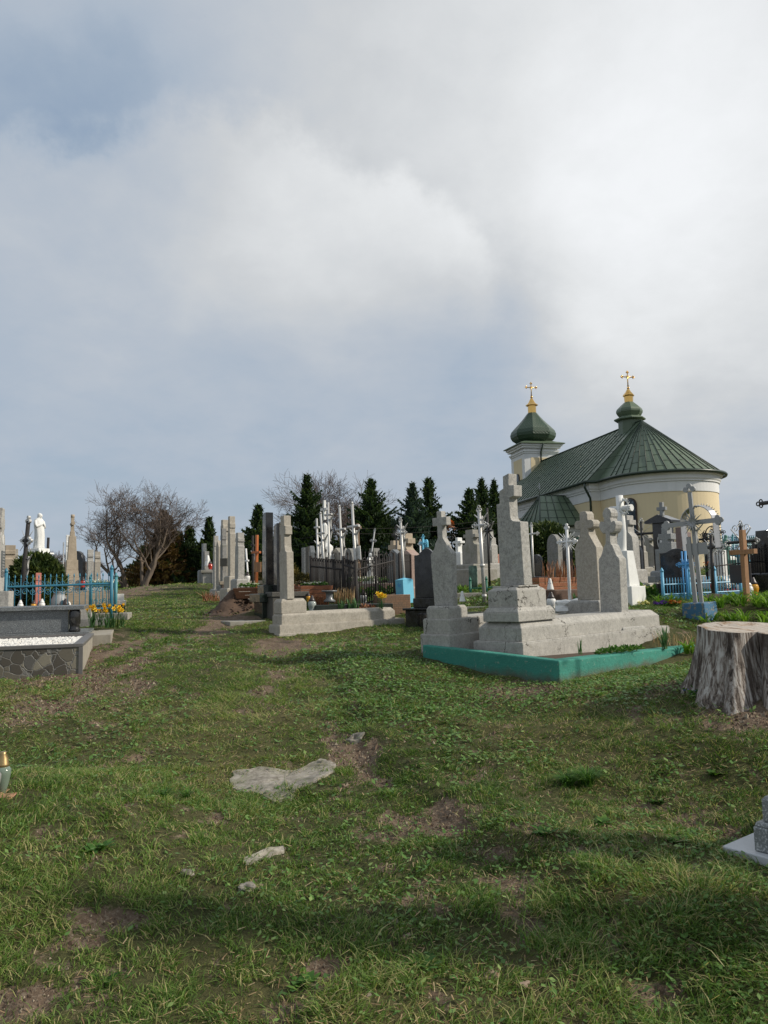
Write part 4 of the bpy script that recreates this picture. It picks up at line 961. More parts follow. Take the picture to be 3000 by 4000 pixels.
def figure_mesh():
    """small cast figure hanging on a cross, one skinned body"""
    me = bpy.data.meshes.new('crucified_figure')
    V_ = [(0, 0, .46), (0, .0, .54), (0, 0, .64), (.015, 0, .72), (.03, .008, .80), (0, .085, .72), (-.01, .17, .78), (-.02, .26, .86), (0, -.085, .72), (-.01, -.17, .78), (-.02, -.26, .86), (.03, .035, .30), (.0, .01, .06), (.03, -.03, .30), (.0, -.01, .06), (.03, .0, .0)]
    E_ = [(0, 1), (1, 2), (2, 3), (3, 4), (2, 5), (5, 6), (6, 7), (2, 8), (8, 9), (9, 10), (0, 11), (11, 12), (0, 13), (13, 14), (12, 15)]
    rr = [.06, .05, .065, .025, .048, .032, .022, .014, .032, .022, .014, .034, .02, .034, .02, .018]
    me.from_pydata(V_, E_, []); me.materials.append(M['silver_paint'])
    o = bpy.data.objects.new('figure', me); C.objects.link(o)
    sm = o.modifiers.new('skin', 'SKIN')
    sv = me.skin_vertices[0].data if me.skin_vertices else None
    if sv is None:
        bm = bmesh.new(); bm.from_mesh(me); bm.verts.layers.skin.verify(); bm.to_mesh(me); bm.free(); sv = me.skin_vertices[0].data
    for i, q in enumerate(rr): sv[i].radius = (q, q)
    sv[0].use_root = True
    s2 = o.modifiers.new('sub', 'SUBSURF'); s2.levels = 1; s2.render_levels = 1
    return o
_fig = {}
def add_figure(parent, x, z, sc, mat='silver_paint', y=0):
    if mat not in _fig:
        o = figure_mesh(); o.data.materials[0] = M[mat]; _fig[mat] = o
    else:
        o = _fig[mat].copy(); C.objects.link(o)
    o.name = 'figure'; o.parent = parent; o.location = (x, y, z); o.scale = (sc,)*3; return o
def trefoil(mb, y, z, dy, dz, r_, x=0, solid=False, n=9, ln=None):
    """three little rings at the end of a cross arm"""
    ln = ln or r_*1.3
    for (a, b) in ((dy*r_*1.9, dz*r_*1.9), (dz*r_*1.05, dy*r_*1.05), (-dz*r_*1.05, -dy*r_*1.05)):
        c_ = (y+a, z+b)
        if solid: mb.tube([(x-ln/2, c_[0], c_[1]), (x+ln/2, c_[0], c_[1])], r_, n, True, False)
        else:
            ring = [(x, c_[0]+r_*math.cos(2*PI*k/n), c_[1]+r_*math.sin(2*PI*k/n)) for k in range(n+1)]
            mb.tube(ring, r_*.34, 5, False)
def pipe_cross(label, px, d, top, armrow, half, r_=.028, mat='white_paint', endm=None, ends='ring', rays=None, fig=None, az=50, tilt=(0, 0), base=None, group=None, name='metal_cross', arm_tilt=0, braces=False, box=None, p=None, plate=None, hoop=None, sq=False, knob=None, H=None, za=None, figx=1, zb=0):
    """grave cross of iron pipe. half: half arm length in metres; rows give heights"""
    p = p or foot(px, d); H = H or row2h(px, top, d, p[2]); za = za or row2h(px, armrow, d, p[2])
    o = root(name, label, 'metal cross', p, rot(az), group, tilt); er = r_*1.0
    m_ = MB()
    if sq:
        m_.box(-r_*.5, r_*.5, -r_, r_, zb-.15, H-er*3); a_ = MB(); a_.box(-r_*.5-.002, r_*.5+.002, -half+er*2, half-er*2, za-r_, za+r_)
    else:
        m_.tube([(0, 0, zb-.15), (0, 0, H-er*(3 if ends else 0))], [r_*1.06, r_], 12); a_ = MB(); a_.tube([(0, -half+er*2, za-arm_tilt), (0, half-er*2, za+arm_tilt)], r_*.97, 12)
    if knob:
        for zk in knob: m_.lathe([(r_, zk-.03), (r_*1.5, zk-.02), (r_*1.5, zk+.02), (r_, zk+.03)], 12)
    m_.build('upright', M[mat], o); a_.build('crossbar', M[mat], o)
    em = M[endm or mat]
    if ends:
        for (y, z, dy, dz) in ((0, H-er*3, 0, 1), (half-er*2, za+arm_tilt, 1, 0), (-half+er*2, za-arm_tilt, -1, 0)):
            e_ = MB(); trefoil(e_, y, z, dy, dz, er*.95, 0, ends == 'solid'); e_.build('trefoil_end', em, o)
    if rays:
        ry = MB(); n, rl = rays
        for k in range(n):
            for q in (-1, 0, 1):
                a = R(45+90*(k)+q*16) if n == 4 else 2*PI*k/n
                if n != 4 and q: continue
                L_ = rl*(1.0 if q == 0 else .72)
                ry.tube([(0, math.cos(a)*r_, za+math.sin(a)*r_), (0, math.cos(a)*L_, za+math.sin(a)*L_)], [.009, .004], 4)
        ry.build('ray_wreath', em, o)
    if hoop:
        hp = MB(); hp.tube([(0, hoop*math.cos(2*PI*k/20), za+hoop*math.sin(2*PI*k/20)) for k in range(21)], .012, 6, False); hp.build('ring', em, o)
    if braces:
        for sy in (-1, 1):
            for sz in (-1, 1):
                b_ = MB(); b_.tube([(0, sy*r_, za+sz*r_), (0, sy*braces, za+sz*braces)], [.014, .010], 6); 
                sp = [(0, sy*(braces*.55+.07*math.cos(t_)*(1-t_/9)), za+sz*(braces*1.0+.07*math.sin(t_)*(1-t_/9))) for t_ in np.linspace(0, 7, 18)]
                if sz > 0: b_.tube(sp, .007, 4, False)
                b_.build('brace', em, o)
    if fig: add_figure(o, figx*(r_+.02), fig[0], fig[1], fig[2] if len(fig) > 2 else 'silver_paint')
    if plate:
        m2 = MB().box(*plate[:6]); m2.build('name_plate', M[plate[6]], o)
    if base: base(o)
    return o
def conc_base(sx, sy, h, mat, name='base_block', rough=.0, taper=.06):
    def f_(o):
        m_ = MB().frus(-sx/2, sx/2, -sy/2, sy/2, -.15, -sx/2+taper, sx/2-taper, -sy/2+taper, sy/2-taper, h); m_.build(name, M[mat], o, .012)
    return f_
def rock(mb, c, r_, seed, sx=1, sy=1, sz=.6, sub=2):
    bm = bmesh.new(); bmesh.ops.create_icosphere(bm, subdivisions=sub, radius=1)
    rg = np.random.default_rng(seed); ph = rg.uniform(0, 9, 3)
    vs = []
    for v in bm.verts:
        q = v.co; k = 1+.28*math.sin(q.x*2.3+ph[0])*math.cos(q.y*2.7+ph[1])+.14*math.sin(q.z*5+ph[2]+q.x*4)+rg.normal(0, .05)
        vs.append((c[0]+q.x*k*r_*sx, c[1]+q.y*k*r_*sy, c[2]+q.z*k*r_*sz))
    mb.add(vs, [tuple(v.index for v in f.verts) for f in bm.faces], False); bm.free(); return mb
def lantern(label, p, h, kind='white', group=None, sc=1.0):
    """grave candle: jar, cap"""
    o = root('grave_lantern', label, 'grave lantern', p, random.uniform(0, 3), group); k = h
    body = {'white': 'white_plastic', 'red': 'red_glass', 'amber': 'amber', 'green': 'pale_green_glass', 'clear': 'clear_glass', 'pink': 'pink_glass'}.get(kind, 'white_plastic')
    capm = {'white': 'white_plastic', 'whitedark': 'dark_plastic'}.get(kind, 'dark_plastic')
    if kind == 'cone':
        MB().lathe([(.32*k, 0), (.30*k, .08*k), (.20*k, .55*k), (.12*k, .9*k), (.09*k, 1.0*k)], 14).build('jar', M['white_plastic'], o)
        for a in range(6): MB().ball((.20*k*math.cos(a*PI/3), .20*k*math.sin(a*PI/3), .56*k), .03*k, 5).build('vent_hole', M['dark_plastic'], o)
        return o
    MB().lathe([(.20*k, 0), (.23*k, .03*k), (.17*k, .10*k), (.24*k, .25*k), (.27*k, .42*k), (.25*k, .56*k), (.19*k, .64*k)], 16).build('jar', M[body], o)
    MB().lathe([(.20*k, .63*k), (.21*k, .70*k), (.15*k, .78*k), (.10*k, .93*k), (.07*k, .95*k), (.08*k, 1.0*k)], 14).build('cap', M['gold'] if kind in ('green',) else M[capm], o)
    return o
M['pink_glass'] = plain('pink_lantern_glass', (.62, .10, .38), .2, 0, .3)
def blossoms(n, rx, ry, z0, zr, r_, seed, petals=5, face_up=.7):
    rg = np.random.default_rng(seed); T = []; tn = []
    for i in range(n):
        a, q = rg.uniform(0, 6.28), math.sqrt(rg.random()); c_ = np.array([math.cos(a)*q*rx, math.sin(a)*q*ry, z0+zr*rg.random()*(1-.4*q)])
        nrm = np.array([rg.normal(0, 1-face_up), rg.normal(0, 1-face_up), face_up]); nrm /= np.linalg.norm(nrm)
        u_ = np.cross(nrm, [.3, .9, .1]); u_ /= np.linalg.norm(u_); v_ = np.cross(nrm, u_); rr = r_*rg.uniform(.7, 1.2); t_ = rg.uniform(0, .8)
        for k in range(petals):
            a0 = 2*PI*(k-.42)/petals; a1 = 2*PI*(k+.42)/petals; am = 2*PI*k/petals
            T.append([c_, c_+(u_*math.cos(a0)+v_*math.sin(a0))*rr*.75+nrm*rr*.12, c_+(u_*math.cos(am)+v_*math.sin(am))*rr+nrm*rr*.2, c_+(u_*math.cos(a1)+v_*math.sin(a1))*rr*.75+nrm*rr*.12]); tn.append(t_)
        c2 = c_+nrm*rr*.15; T.append([c2-u_*rr*.25, c2-v_*rr*.25, c2+u_*rr*.25, c2+v_*rr*.25]); tn.append(1.0)
    return np.array(T), tn
def flowers(name, label, cat, p, rx, ry, h, n, petal, seed, r_=.02, leaf='leaf', group=None, rz=0, nleaf=None, leaf_sz=.05):
    o = root(name, label, cat, p, rz, group); rg = np.random.default_rng(seed)
    m_ = nleaf or n*3; a = rg.uniform(0, 6.28, m_); q = np.sqrt(rg.random(m_)); c_ = np.stack([np.cos(a)*q*rx, np.sin(a)*q*ry, h*rg.uniform(0, .9, m_)*(1-.35*q)], 1)
    d_ = rg.normal(size=(m_, 3)); d_[:, 2] = abs(d_[:, 2])*.8; d_ /= np.linalg.norm(d_, axis=1)[:, None]; s_ = np.cross(d_, rg.normal(size=(m_, 3))); s_ /= np.linalg.norm(s_, axis=1)[:, None]
    L_ = leaf_sz*rg.uniform(.6, 1.3, m_)[:, None]
    soup('leaves', M[leaf], np.stack([c_, c_+d_*L_*.5+s_*L_*.25, c_+d_*L_, c_+d_*L_*.5-s_*L_*.25], 1), 4, o, {'tint': rg.uniform(0, 1, m_)})
    T, tn = blossoms(n, rx*.95, ry*.95, h*.65, h*.45, r_, seed+1); soup('blossoms', M[petal], T, 4, o, {'tint': tn}); return o
def daffodils(label, p, n, h, seed, spread=.12, nl=40, group=None, yellow=True):
    o = root('daffodil_clump', label, 'daffodils', p, 0, group); rg = np.random.default_rng(seed); Q = []
    for c in range(max(1, nl//12)):
        q = rosette_mesh(12, h*1.0, .014, 1.35, .35, seed*7+c); Q.append(q+np.array([rg.uniform(-spread, spread), rg.uniform(-spread, spread), 0]))
    Q = np.concatenate(Q); soup('leaves', M['grey_leaf'], Q, 4, o, {'tint': np.repeat(rg.uniform(0, 1, len(Q)//4), 4)})
    if n:
        st = MB(); T = []; tn = []
        for i in range(n):
            x, y = rg.uniform(-spread, spread, 2)*1.2; z = h*rg.uniform(.8, 1.15); st.tube([(x*.7, y*.7, 0), (x, y, z)], .004, 4)
            nrm = np.array([rg.normal(0, .6), -1+rg.normal(0, .4), .25]); nrm /= np.linalg.norm(nrm); u_ = np.cross(nrm, [0, 0, 1]); u_ /= np.linalg.norm(u_); v_ = np.cross(nrm, u_); c_ = np.array([x, y, z]); r_ = .040
            for k in range(6):
                a0, am, a1 = [2*PI*(k+f)/6 for f in (-.4, 0, .4)]
                T.append([c_, c_+(u_*math.cos(a0)+v_*math.sin(a0))*r_*.7, c_+(u_*math.cos(am)+v_*math.sin(am))*r_+nrm*.006, c_+(u_*math.cos(a1)+v_*math.sin(a1))*r_*.7]); tn.append(.3+.2*rg.random())
                T.append([c_+(u_*math.cos(a0)+v_*math.sin(a0))*.010, c_+(u_*math.cos(a1)+v_*math.sin(a1))*.010, c_+(u_*math.cos(a1)+v_*math.sin(a1))*.016+nrm*.028, c_+(u_*math.cos(a0)+v_*math.sin(a0))*.016+nrm*.028]); tn.append(.95)
        st.build('stems', M['leaf'], o); soup('blossoms', M['petal_yellow'], np.array(T), 4, o, {'tint': tn})
    return o
def planter(label, p, az, L_, Wd, h, mat='planter_wood', splay=.05, group=None, fill='bed', nb=3, name='wooden_planter', origin='corner'):
    o = root(name, label, 'planter', p, rot(az), group); m_ = MB(); y0 = 0
    for k in range(nb):
        z0, z1 = h*k/nb+.003, h*(k+1)/nb-.003; s0, s1 = splay*k/nb, splay*(k+1)/nb
        m_.frus(-s0, L_+s0, -s0, Wd+s0, z0, -s1, L_+s1, -s1, Wd+s1, z1)
    m_.build('boards', M[mat], o, .004)
    MB().box(.02, L_-.02, .02, Wd-.02, h-.03, h+.012).build('planting_soil', M[fill], o); return o
def kerb(name, label, cat, p, az, L_, Wd, h, t_, mat, bed='bed', group=None, sink=.2, bedz=-.04, tilt=(0, 0), bevel=.01):
    o = root(name, label, cat, p, rot(az), group, tilt); m_ = MB()
    m_.box(0, L_, 0, t_, -sink, h); m_.box(0, L_, Wd-t_, Wd, -sink, h); m_.box(0, t_, t_+.001, Wd-t_-.001, -sink, h-.002); m_.box(L_-t_, L_, t_+.001, Wd-t_-.001, -sink, h-.002)
    m_.build('kerb_edge', M[mat], o, bevel)
    if bed: MB().box(t_-.01, L_-t_+.01, t_-.01, Wd-t_+.01, -sink, h+bedz).build('planting_bed', M[bed], o)
    return o
def scroll(mb, x, y, z, r_, turns=1.6, sgn=1, w_=.006, n=22, plane='X'):
    pts = []
    for t_ in np.linspace(0, turns*2*PI, n):
        q = r_*(1-t_/(turns*2*PI)*.85); a = sgn*t_
        pts.append((x+q*math.cos(a), y, z+q*math.sin(a)))
    mb.tube(pts, w_, 4, False)
def fence(name, label, p0, p1, h, posts, pick, mat, rails=(.12, .85), pick_top=1.0, style='spear', pr=.008, postr=.03, group=None, scrolls=None, postcap=True, rail_r=.012, arch=None, post_h=None):
    """railing between two ground points; posts = number, pick = number of bars"""
    p0, p1 = Vector(p0), Vector(p1); dv = p1-p0; L_ = math.hypot(dv.x, dv.y); sl = dv.z/L_
    o = root(name, label, 'railing', p0, math.atan2(dv.y, dv.x)); g = lambda x: sl*x
    ph = post_h or h*1.04
    for k in range(posts):
        x = L_*k/(posts-1); m_ = MB().tube([(x, 0, g(x)-.15), (x, 0, g(x)+ph)], postr, 9)
        if postcap: m_.lathe([(postr*1.15, g(x)+ph), (postr*1.15, g(x)+ph+.02), (postr*.2, g(x)+ph+.07)], 9, (x, 0))
        m_.build('post', M[mat], o)
    for f in rails:
        MB().tube([(0, 0, g(0)+h*f), (L_, 0, g(L_)+h*f)], rail_r, 5, True, False).build('rail', M[mat], o)
    b_ = MB()
    for k in range(pick):
        x = L_*(k+.5)/pick; z1 = h*pick_top*(1 if style != 'jag' else random.uniform(.9, 1.08))
        b_.tube([(x, 0, g(x)+h*rails[0]*(.3 if style != 'spear' else .9)), (x, 0, g(x)+z1)], pr, 5)
        if style == 'spear': b_.lathe([(pr*1.2, g(x)+z1-.01), (pr*2.0, g(x)+z1+.012), (pr*.2, g(x)+z1+.055)], 6, (x, 0))
    if arch:
        n = arch; 
        for k in range(n):
            xc = L_*(k+.5)/n; rr = L_/n*.44
            b_.tube([(xc+rr*math.cos(a), 0, g(xc)+h*pick_top*.93+rr*1.5*math.sin(a)) for a in np.linspace(0, PI, 9)], pr*.9, 5, False)
    b_.build('bars', M[mat], o)
    if scrolls:
        s_ = MB()
        for (n, zf, rr, w_) in scrolls:
            for k in range(n): 
                x = L_*(k+.5)/n; scroll(s_, x-rr*1.05, 0, g(x)+h*zf, rr, 1.5, 1, w_); scroll(s_, x+rr*1.05, 0, g(x)+h*zf, rr, 1.5, -1, w_)
        s_.build('scrollwork', M[mat], o)
    return o
def draped_statue(label, p, H_, mat, rz=0, pedestal=None, group=None, cat='statue'):
    """robed and veiled standing woman, hands joined before the breast; faces local +X"""
    o = root('statue', label, cat, p, rz, group); z00 = 0
    if pedestal:
        m_ = MB()
        for (s_, a, b) in pedestal: m_.frus(-s_/2, s_/2, -s_/2, s_/2, a, -s_/2*.97, s_/2*.97, -s_/2*.97, s_/2*.97, b)
        m_.build('pedestal', M[mat], o, .01); z00 = pedestal[-1][2]
    m_ = MB(); n = 28; rings = []
    # z, centre x, half depth, half width, fold depth
    prof = [(0, .0, .135, .155, .10), (.04, .0, .14, .155, .12), (.20, .005, .125, .145, .14), (.38, .015, .115, .14, .14), (.50, .01, .115, .14, .10), (.58, .0, .115, .145, .07), (.66, -.005, .115, .15, .05), (.74, -.012, .11, .155, .03), (.80, -.012, .09, .145, .02), (.835, -.01, .066, .10, 0), (.86, .0, .060, .066, 0), (.89, .012, .066, .064, 0), (.925, .018, .070, .064, 0), (.96, .012, .062, .056, 0), (.985, .002, .040, .036, 0), (1.0, -.004, .008, .008, 0)]
    vs = []
    for (z, cx, a, b, fo) in prof:
        for k in range(n):
            t_ = 2*PI*k/n; f = 1+fo*.45*math.sin(7*t_+z*6)+fo*.25*math.sin(11*t_+1-z*9)
            vs.append(((cx+a*f*math.cos(t_))*H_, b*f*math.sin(t_)*H_, z00+z*H_))
    fs = [(i*n+k, i*n+(k+1) % n, (i+1)*n+(k+1) % n, (i+1)*n+k) for i in range(len(prof)-1) for k in range(n)]
    m_.add(vs, fs+[tuple(range(n-1, -1, -1))], True)
    for sy in (-1, 1):
        m_.tube([(.0, sy*.135*H_, z00+.77*H_), (.02*H_, sy*.155*H_, z00+.66*H_), (.05*H_, sy*.14*H_, z00+.60*H_), (.12*H_, sy*.05*H_, z00+.655*H_), (.145*H_, sy*.012*H_, z00+.70*H_)], [.045*H_, .042*H_, .040*H_, .026*H_, .014*H_], 9)
    m_.ball((.078*H_, 0, z00+.905*H_), .016*H_, 6)     # nose and chin of the bowed face
    m_.ball((.066*H_, 0, z00+.875*H_), .022*H_, 6)
    m_.build('figure', M[mat], o); return o
# ================================================================ the graves in the middle and on the right
random.seed(4)
V3_ = lambda a: Vector((float(a[0]), float(a[1]), float(a[2])))
def fp(o, x0, x1, y0, y1):
    FOOT.append((o.location.x, o.location.y, o.rotation_euler.z, x0, x1, y0, y1))
# turquoise kerb of the double plot
K = V3_(at(2183, 2581, 7.2)); KL = V3_(at(1650, 2519, 8.72)); KR = V3_(at(2760, 2516, 9.55)); KB = KL+(KR-K)
kz = rot(50)
o = root('grave_kerb', 'turquoise green painted kerb round the double plot of the tall granite crosses', 'grave kerb', K, 0); FOOT.append((K.x, K.y, kz, -.02, 3.5, -.02, 2.0))
def bar3(mb, a, b, off, depth):
    off = Vector(off); q = [a, b, b+off, a+off]; lo = [Vector((v.x, v.y, v.z-depth)) for v in q]
    vs = [v-K for v in lo+q]; vs[0:4] = [Vector((v.x, v.y, v.z)) for v in vs[0:4]]
    mb.add(vs, [(3, 2, 1, 0), (4, 5, 6, 7), (0, 1, 5, 4), (1, 2, 6, 5), (2, 3, 7, 6), (3, 0, 4, 7)])
dx_ = (KR-K).normalized(); dy_ = (KL-K).normalized()
m_ = MB(); t4 = .14; oc = [K, KR, KB, KL]; ic = [K+dx_*t4+dy_*t4, KR-dx_*t4+dy_*t4, KB-dx_*t4-dy_*t4, KL+dx_*t4-dy_*t4]
vs = [v-K for v in oc]+[v-K for v in ic]+[v-K-Vector((0, 0, .36)) for v in oc]+[v-K-Vector((0, 0, .36)) for v in ic]
m_.add(vs, [(i, (i+1) % 4, 4+(i+1) % 4, 4+i) for i in range(4)]+[(8+i, 8+(i+1) % 4, (i+1) % 4, i) for i in range(4)]+[(4+i, 4+(i+1) % 4, 12+(i+1) % 4, 12+i) for i in range(4)]+[(12+i, 12+(i+1) % 4, 8+(i+1) % 4, 8+i) for i in range(4)])
m_.build('kerb_wall', M['green_paint'], o, .014)
m_ = MB(); z_ = Vector((0, 0, -.05)); bar3(m_, K+dx_*.13+dy_*.13+z_, KR-dx_*.13+dy_*.13+z_, dy_*((KL-K).length-.26), .2); m_.build('planting_bed', M['bed'], o)
# the tall grey granite cross
A3 = lambda cx, sx, sz, L: [(-(x-cx)*sx, z*sz) for x, z in L]
o1 = A3(1180, .00103, .000835, [(1015, 0), (1020, 1090), (1068, 1096), (1070, 1262), (1128, 1290), (1132, 1452), (1217, 1480), (1209, 1322), (1280, 1315), (1272, 1168), (1204, 1150), (1206, 905), (1214, 868), (1236, 846), (1270, 836), (1336, 826), (1345, 0)])
MAIN = grave('gravestone', 'tallest granite cross, heavy stepped plinth with cracks, on the turquoise kerb', 'gravestone', V3_(at(2044, 2556, 8.0))-Vector((0, 0, .0)), 50,
      [(.04, .66, .07, .57, .325, .475, .05, .035), (.10, .58, .12, .54, .472, .69, .035, .05), (.16, .50, .145, .52, .688, .705, 0)], (.265, .405, .325, .704, o1),
      [(0, 2.86, 0, .70, -.12, .12, .012, .01), (.05, 2.72, .05, .655, .118, .33, .07, .07)], 'terrazzo', tilt=(-1.1, 0), mats={'plinth': 'terrazzo_crack', 'slab': 'terrazzo_crack'}, bevel=.007)
# the leaning cross beside it
grave('gravestone', 'grey terrazzo cross with stepped shoulders leaning left on the turquoise kerb', 'gravestone', V3_(at(1757, 2522, 8.5)), 50,
      [(0.0, 1.5, 0, .47, -.1, .115, .01, .01), (.03, 1.42, .02, .445, .113, .285, .01, .01), (.05, .36, .05, .40, .283, .425, .03, .02)], (.16, .235, .225, .424, ('shoulder', .345, 1.075)), None, 'terrazzo_warm', tilt=(-1.6, 1.0), mats={'plinth': 'terrazzo_crack', 'stele': 'terrazzo'}, bevel=.007)
lantern('white pierced cone candle holder on the plinth of the leaning cross', V3_(at(1806, 2350, 8.62)), .115, 'cone')
# the grave at the middle with the long slab
gm = grave('gravestone', 'slender terrazzo cross with a long two-step slab left of the leaning cross', 'gravestone', V3_(at(1093, 2482, 11)), 56,
      [(.06, .47, .06, .31, .30, .51, .045, .03)], (.16, .275, .185, .505, ('curved', .24, 1.22)), [(-.02, 2.2, -.02, .38, -.25, .02, 0), (0, 2.18, 0, .36, .015, .145, .012, .01), (.05, 2.02, .035, .34, .143, .32, .05, .045)], 'terrazzo_warm', tilt=(-.6, 0), mats={'stele': 'terrazzo_warm'}, bevel=.007); fp(gm, -.1, 2.3, -.05, .5)
# stump at the right
def stump():
    p = V3_(at(2905, 2768, 5.4))+Vector((.39, 0, 0)); o = root('tree_stump', 'broad weathered grey tree stump with a flat sawn top at the right edge', 'tree stump', p+Vector((.0, .38, -.04)))
    FOOT.append((p.x, p.y+.38, 0, -.5, .9, -.5, .5))
    n = 120; nz = 26; Htop = .56; rg = np.random.default_rng(8); vs = []
    def rad(t_, f):
        # two stems grown together: a deep cleft faces the path
        lob = .40+.085*math.cos(2*(t_-.15))+.05*math.cos(3*t_+.7)
        cl = math.exp(-((((t_-(-2.22)+PI) % (2*PI))-PI)/.10)**2)*.19+math.exp(-((((t_-(2.1)+PI) % (2*PI))-PI)/.12)**2)*.10
        ridg = .012*math.sin(17*t_+2.2*math.sin(3*t_))+.008*math.sin(41*t_+f*2)+.014*math.sin(7*t_+1)
        fl = (1-f)**1.6*(.20+.08*math.sin(5*t_+.6)+.05*math.sin(9*t_+2)+.05*math.cos(t_-3.3))
        return lob-cl*(1-.25*f)+ridg*(1.2-.4*f)+fl*.9
    for j in range(nz+1):
        f = j/nz
        for k in range(n):
            t_ = 2*PI*k/n; r_ = rad(t_, f)+(fbm(np.array([t_*14.]), np.array([f*3.]), 3, 4)[0]-.5)*.03
            vs.append((1.14*r_*math.cos(t_)+.04*(1-f), 1.08*r_*math.sin(t_), -.12+f*(Htop+.12+.035*math.cos(t_-2.2))))
    fs = [(i*n+k, i*n+(k+1) % n, (i+1)*n+(k+1) % n, (i+1)*n+k) for i in range(nz) for k in range(n)]
    mt, t, p_, off, _o = new_mat('weathered_stump_wood')
    n1 = t.noise(t.vm('MULTIPLY', off, (34, 34, 2.6)), 1.0, 6, .68, .6); n2 = t.noise(t.vm('MULTIPLY', off, (7, 7, 1.7)), 1.0, 5, .65); n3 = t.noise(off, 55, 4, .7)
    col = t.ramp(n1, [(.36, (.03, .022, .018)), (.45, (.16, .125, .10)), (.51, (.32, .28, .245)), (.62, (.54, .51, .47))])
    col = t.mix(t.mr(n2, .50, .60, 0, .9), col, (.055, .038, .028)); col = t.mix(t.mr(n3, .55, .75, 0, .35), col, (.42, .38, .34))
    t.set(p_.inputs['Base Color'], col); p_.inputs['Roughness'].default_value = .9; bump(t, p_, t.m('ADD', n1, t.m('MULTIPLY', n2, .8)), 1.0, .02)
    m_ = MB().add(vs, fs, True); m_.build('trunk', mt, o)
    top = vs[nz*n:(nz+1)*n]; rings = []; c_ = (0, 0, Htop+.0)
    mt2, t, p_, off, _o = new_mat('sawn_stump_top')
    sp = t.n('ShaderNodeSeparateXYZ', i_0=off); rr = t.m('MULTIPLY', t.vm('LENGTH', t.vm('MULTIPLY', off, (1, 1, 0)), out=1), 95.0)
    g1 = t.m('SINE', t.m('ADD', rr, t.m('MULTIPLY', t.noise(off, 5, 4, .6), 14.0)))
    col = t.mix(t.mr(g1, -1, 1, 0, .35), (.44, .39, .33), (.26, .21, .16)); col = t.mix(t.mr(t.noise(off, 4.5, 6, .65), .52, .62, 0, .9), col, (.30, .18, .09)); col = t.mix(t.mr(t.noise(off, 9, 6, .7), .56, .64, 0, .8), col, (.07, .045, .03))
    t.set(p_.inputs['Base Color'], col); p_.inputs['Roughness'].default_value = .9; bump(t, p_, t.noise(off, 40, 5, .6), .6, .01)
    m2 = MB(); vv = []
    for q in (1.0, .97, .7, .4): vv += [(x*q, y*q, Htop+(z-Htop)*q+(.006 if q == .97 else (.0 if q == 1 else -.012))) for x, y, z in top]
    vv.append((0, 0, Htop-.02))
    fs = [(i*n+k, i*n+(k+1) % n, (i+1)*n+(k+1) % n, (i+1)*n+k) for i in range(3) for k in range(n)]+[(3*n+k, 3*n+(k+1) % n, 4*n) for k in range(n)]
    m2.add(vv, fs, True).build('sawn_top', mt2, o)
stump()
# speckled granite planter on pale slab at the right edge, with the tall cross that stands outside the frame
e = V3_(at(2822, 3352, 3.62)); az_ = 60
o = grave('gravestone', 'speckled grey granite gravestone base on a pale slab at the lower right edge', 'gravestone', e+Vector((0, 0, .0)), 52, [(.04, .72, -.80, -.13, .0, .125, .02, .01), (.07, .68, -.76, -.16, .126, .235, .01, .01)],
      [(.30, .42, -.46, .235, ('latin', .34, 1.0))], None, 'light_granite', bevel=.006); o.location.z = max(e.z, min(gz(e.x+a*.79+b*.61, e.y+a*.61-b*.79)+.02 for a in (0, .25) for b in (0, .25)))+.045
MB().box(-.0, 1.8, -1.7, 0.0, -.12, -.002).build('base_slab', M['white_slab'] if 'white_slab' in M else M['light_granite'], o, .006); FOOT.append((e.x, e.y, rot(52), 0.02, 1.8, -1.7, -.02))
# lantern pair at the lower left edge on reddish flagstones
m_ = MB(); rg_ = random.Random(3)
pl = V3_(at(5, 3140, 3.95)); o = root('flagstone_edge', 'reddish layered flagstones under the glass lanterns at the left edge', 'flagstones', pl+Vector((-.25, 0, -.03)))
for k in range(7): m_.cbox((rg_.uniform(-.35, .17), rg_.uniform(-.22, .25), -.01+rg_.uniform(0, .02)), (rg_.uniform(.18, .3), rg_.uniform(.12, .2), .05+.03*rg_.random()), rg_.uniform(-.5, .5))
m_.build('stone_layers', M['red_tile'], o, .008)
def big_lantern(label, p, kind):
    o = root('grave_lantern', label, 'grave lantern', p, 0); g = 'red_fade' if kind == 'red' else 'pale_green_glass'
    MB().lathe([(.042, 0), (.044, .012), (.020, .035), (.024, .045), (.040, .10), (.054, .17), (.056, .20), (.040, .222)], 24).build('glass_jar', M[g], o)
    MB().lathe([(.038, .218), (.042, .235), (.040, .24), (.034, .28), (.020, .31), (.021, .325)], 18).build('cap', M['silver'] if kind == 'red' else M['brass'], o)
    o.scale = (.74,)*3; return o
mt, t, p_, off, _o = new_mat('red_fade'); sp = t.n('ShaderNodeSeparateXYZ', i_0=t.n('ShaderNodeTexCoord').outputs['Object'])
t.set(p_.inputs['Base Color'], t.mix(t.mr(sp.outputs[2], .06, .17, 0, 1), (.22, .035, .025), (.26, .25, .24))); p_.inputs['Roughness'].default_value = .12; M['red_fade'] = mt
big_lantern('red and clear ribbed glass lantern cut by the left edge', V3_(at(-34, 3150, 3.85)), 'red')
big_lantern('pale green glass lantern with a brass cap behind the red one', V3_(at(8, 3120, 4.15)), 'green')

# concrete lying flush in the turf

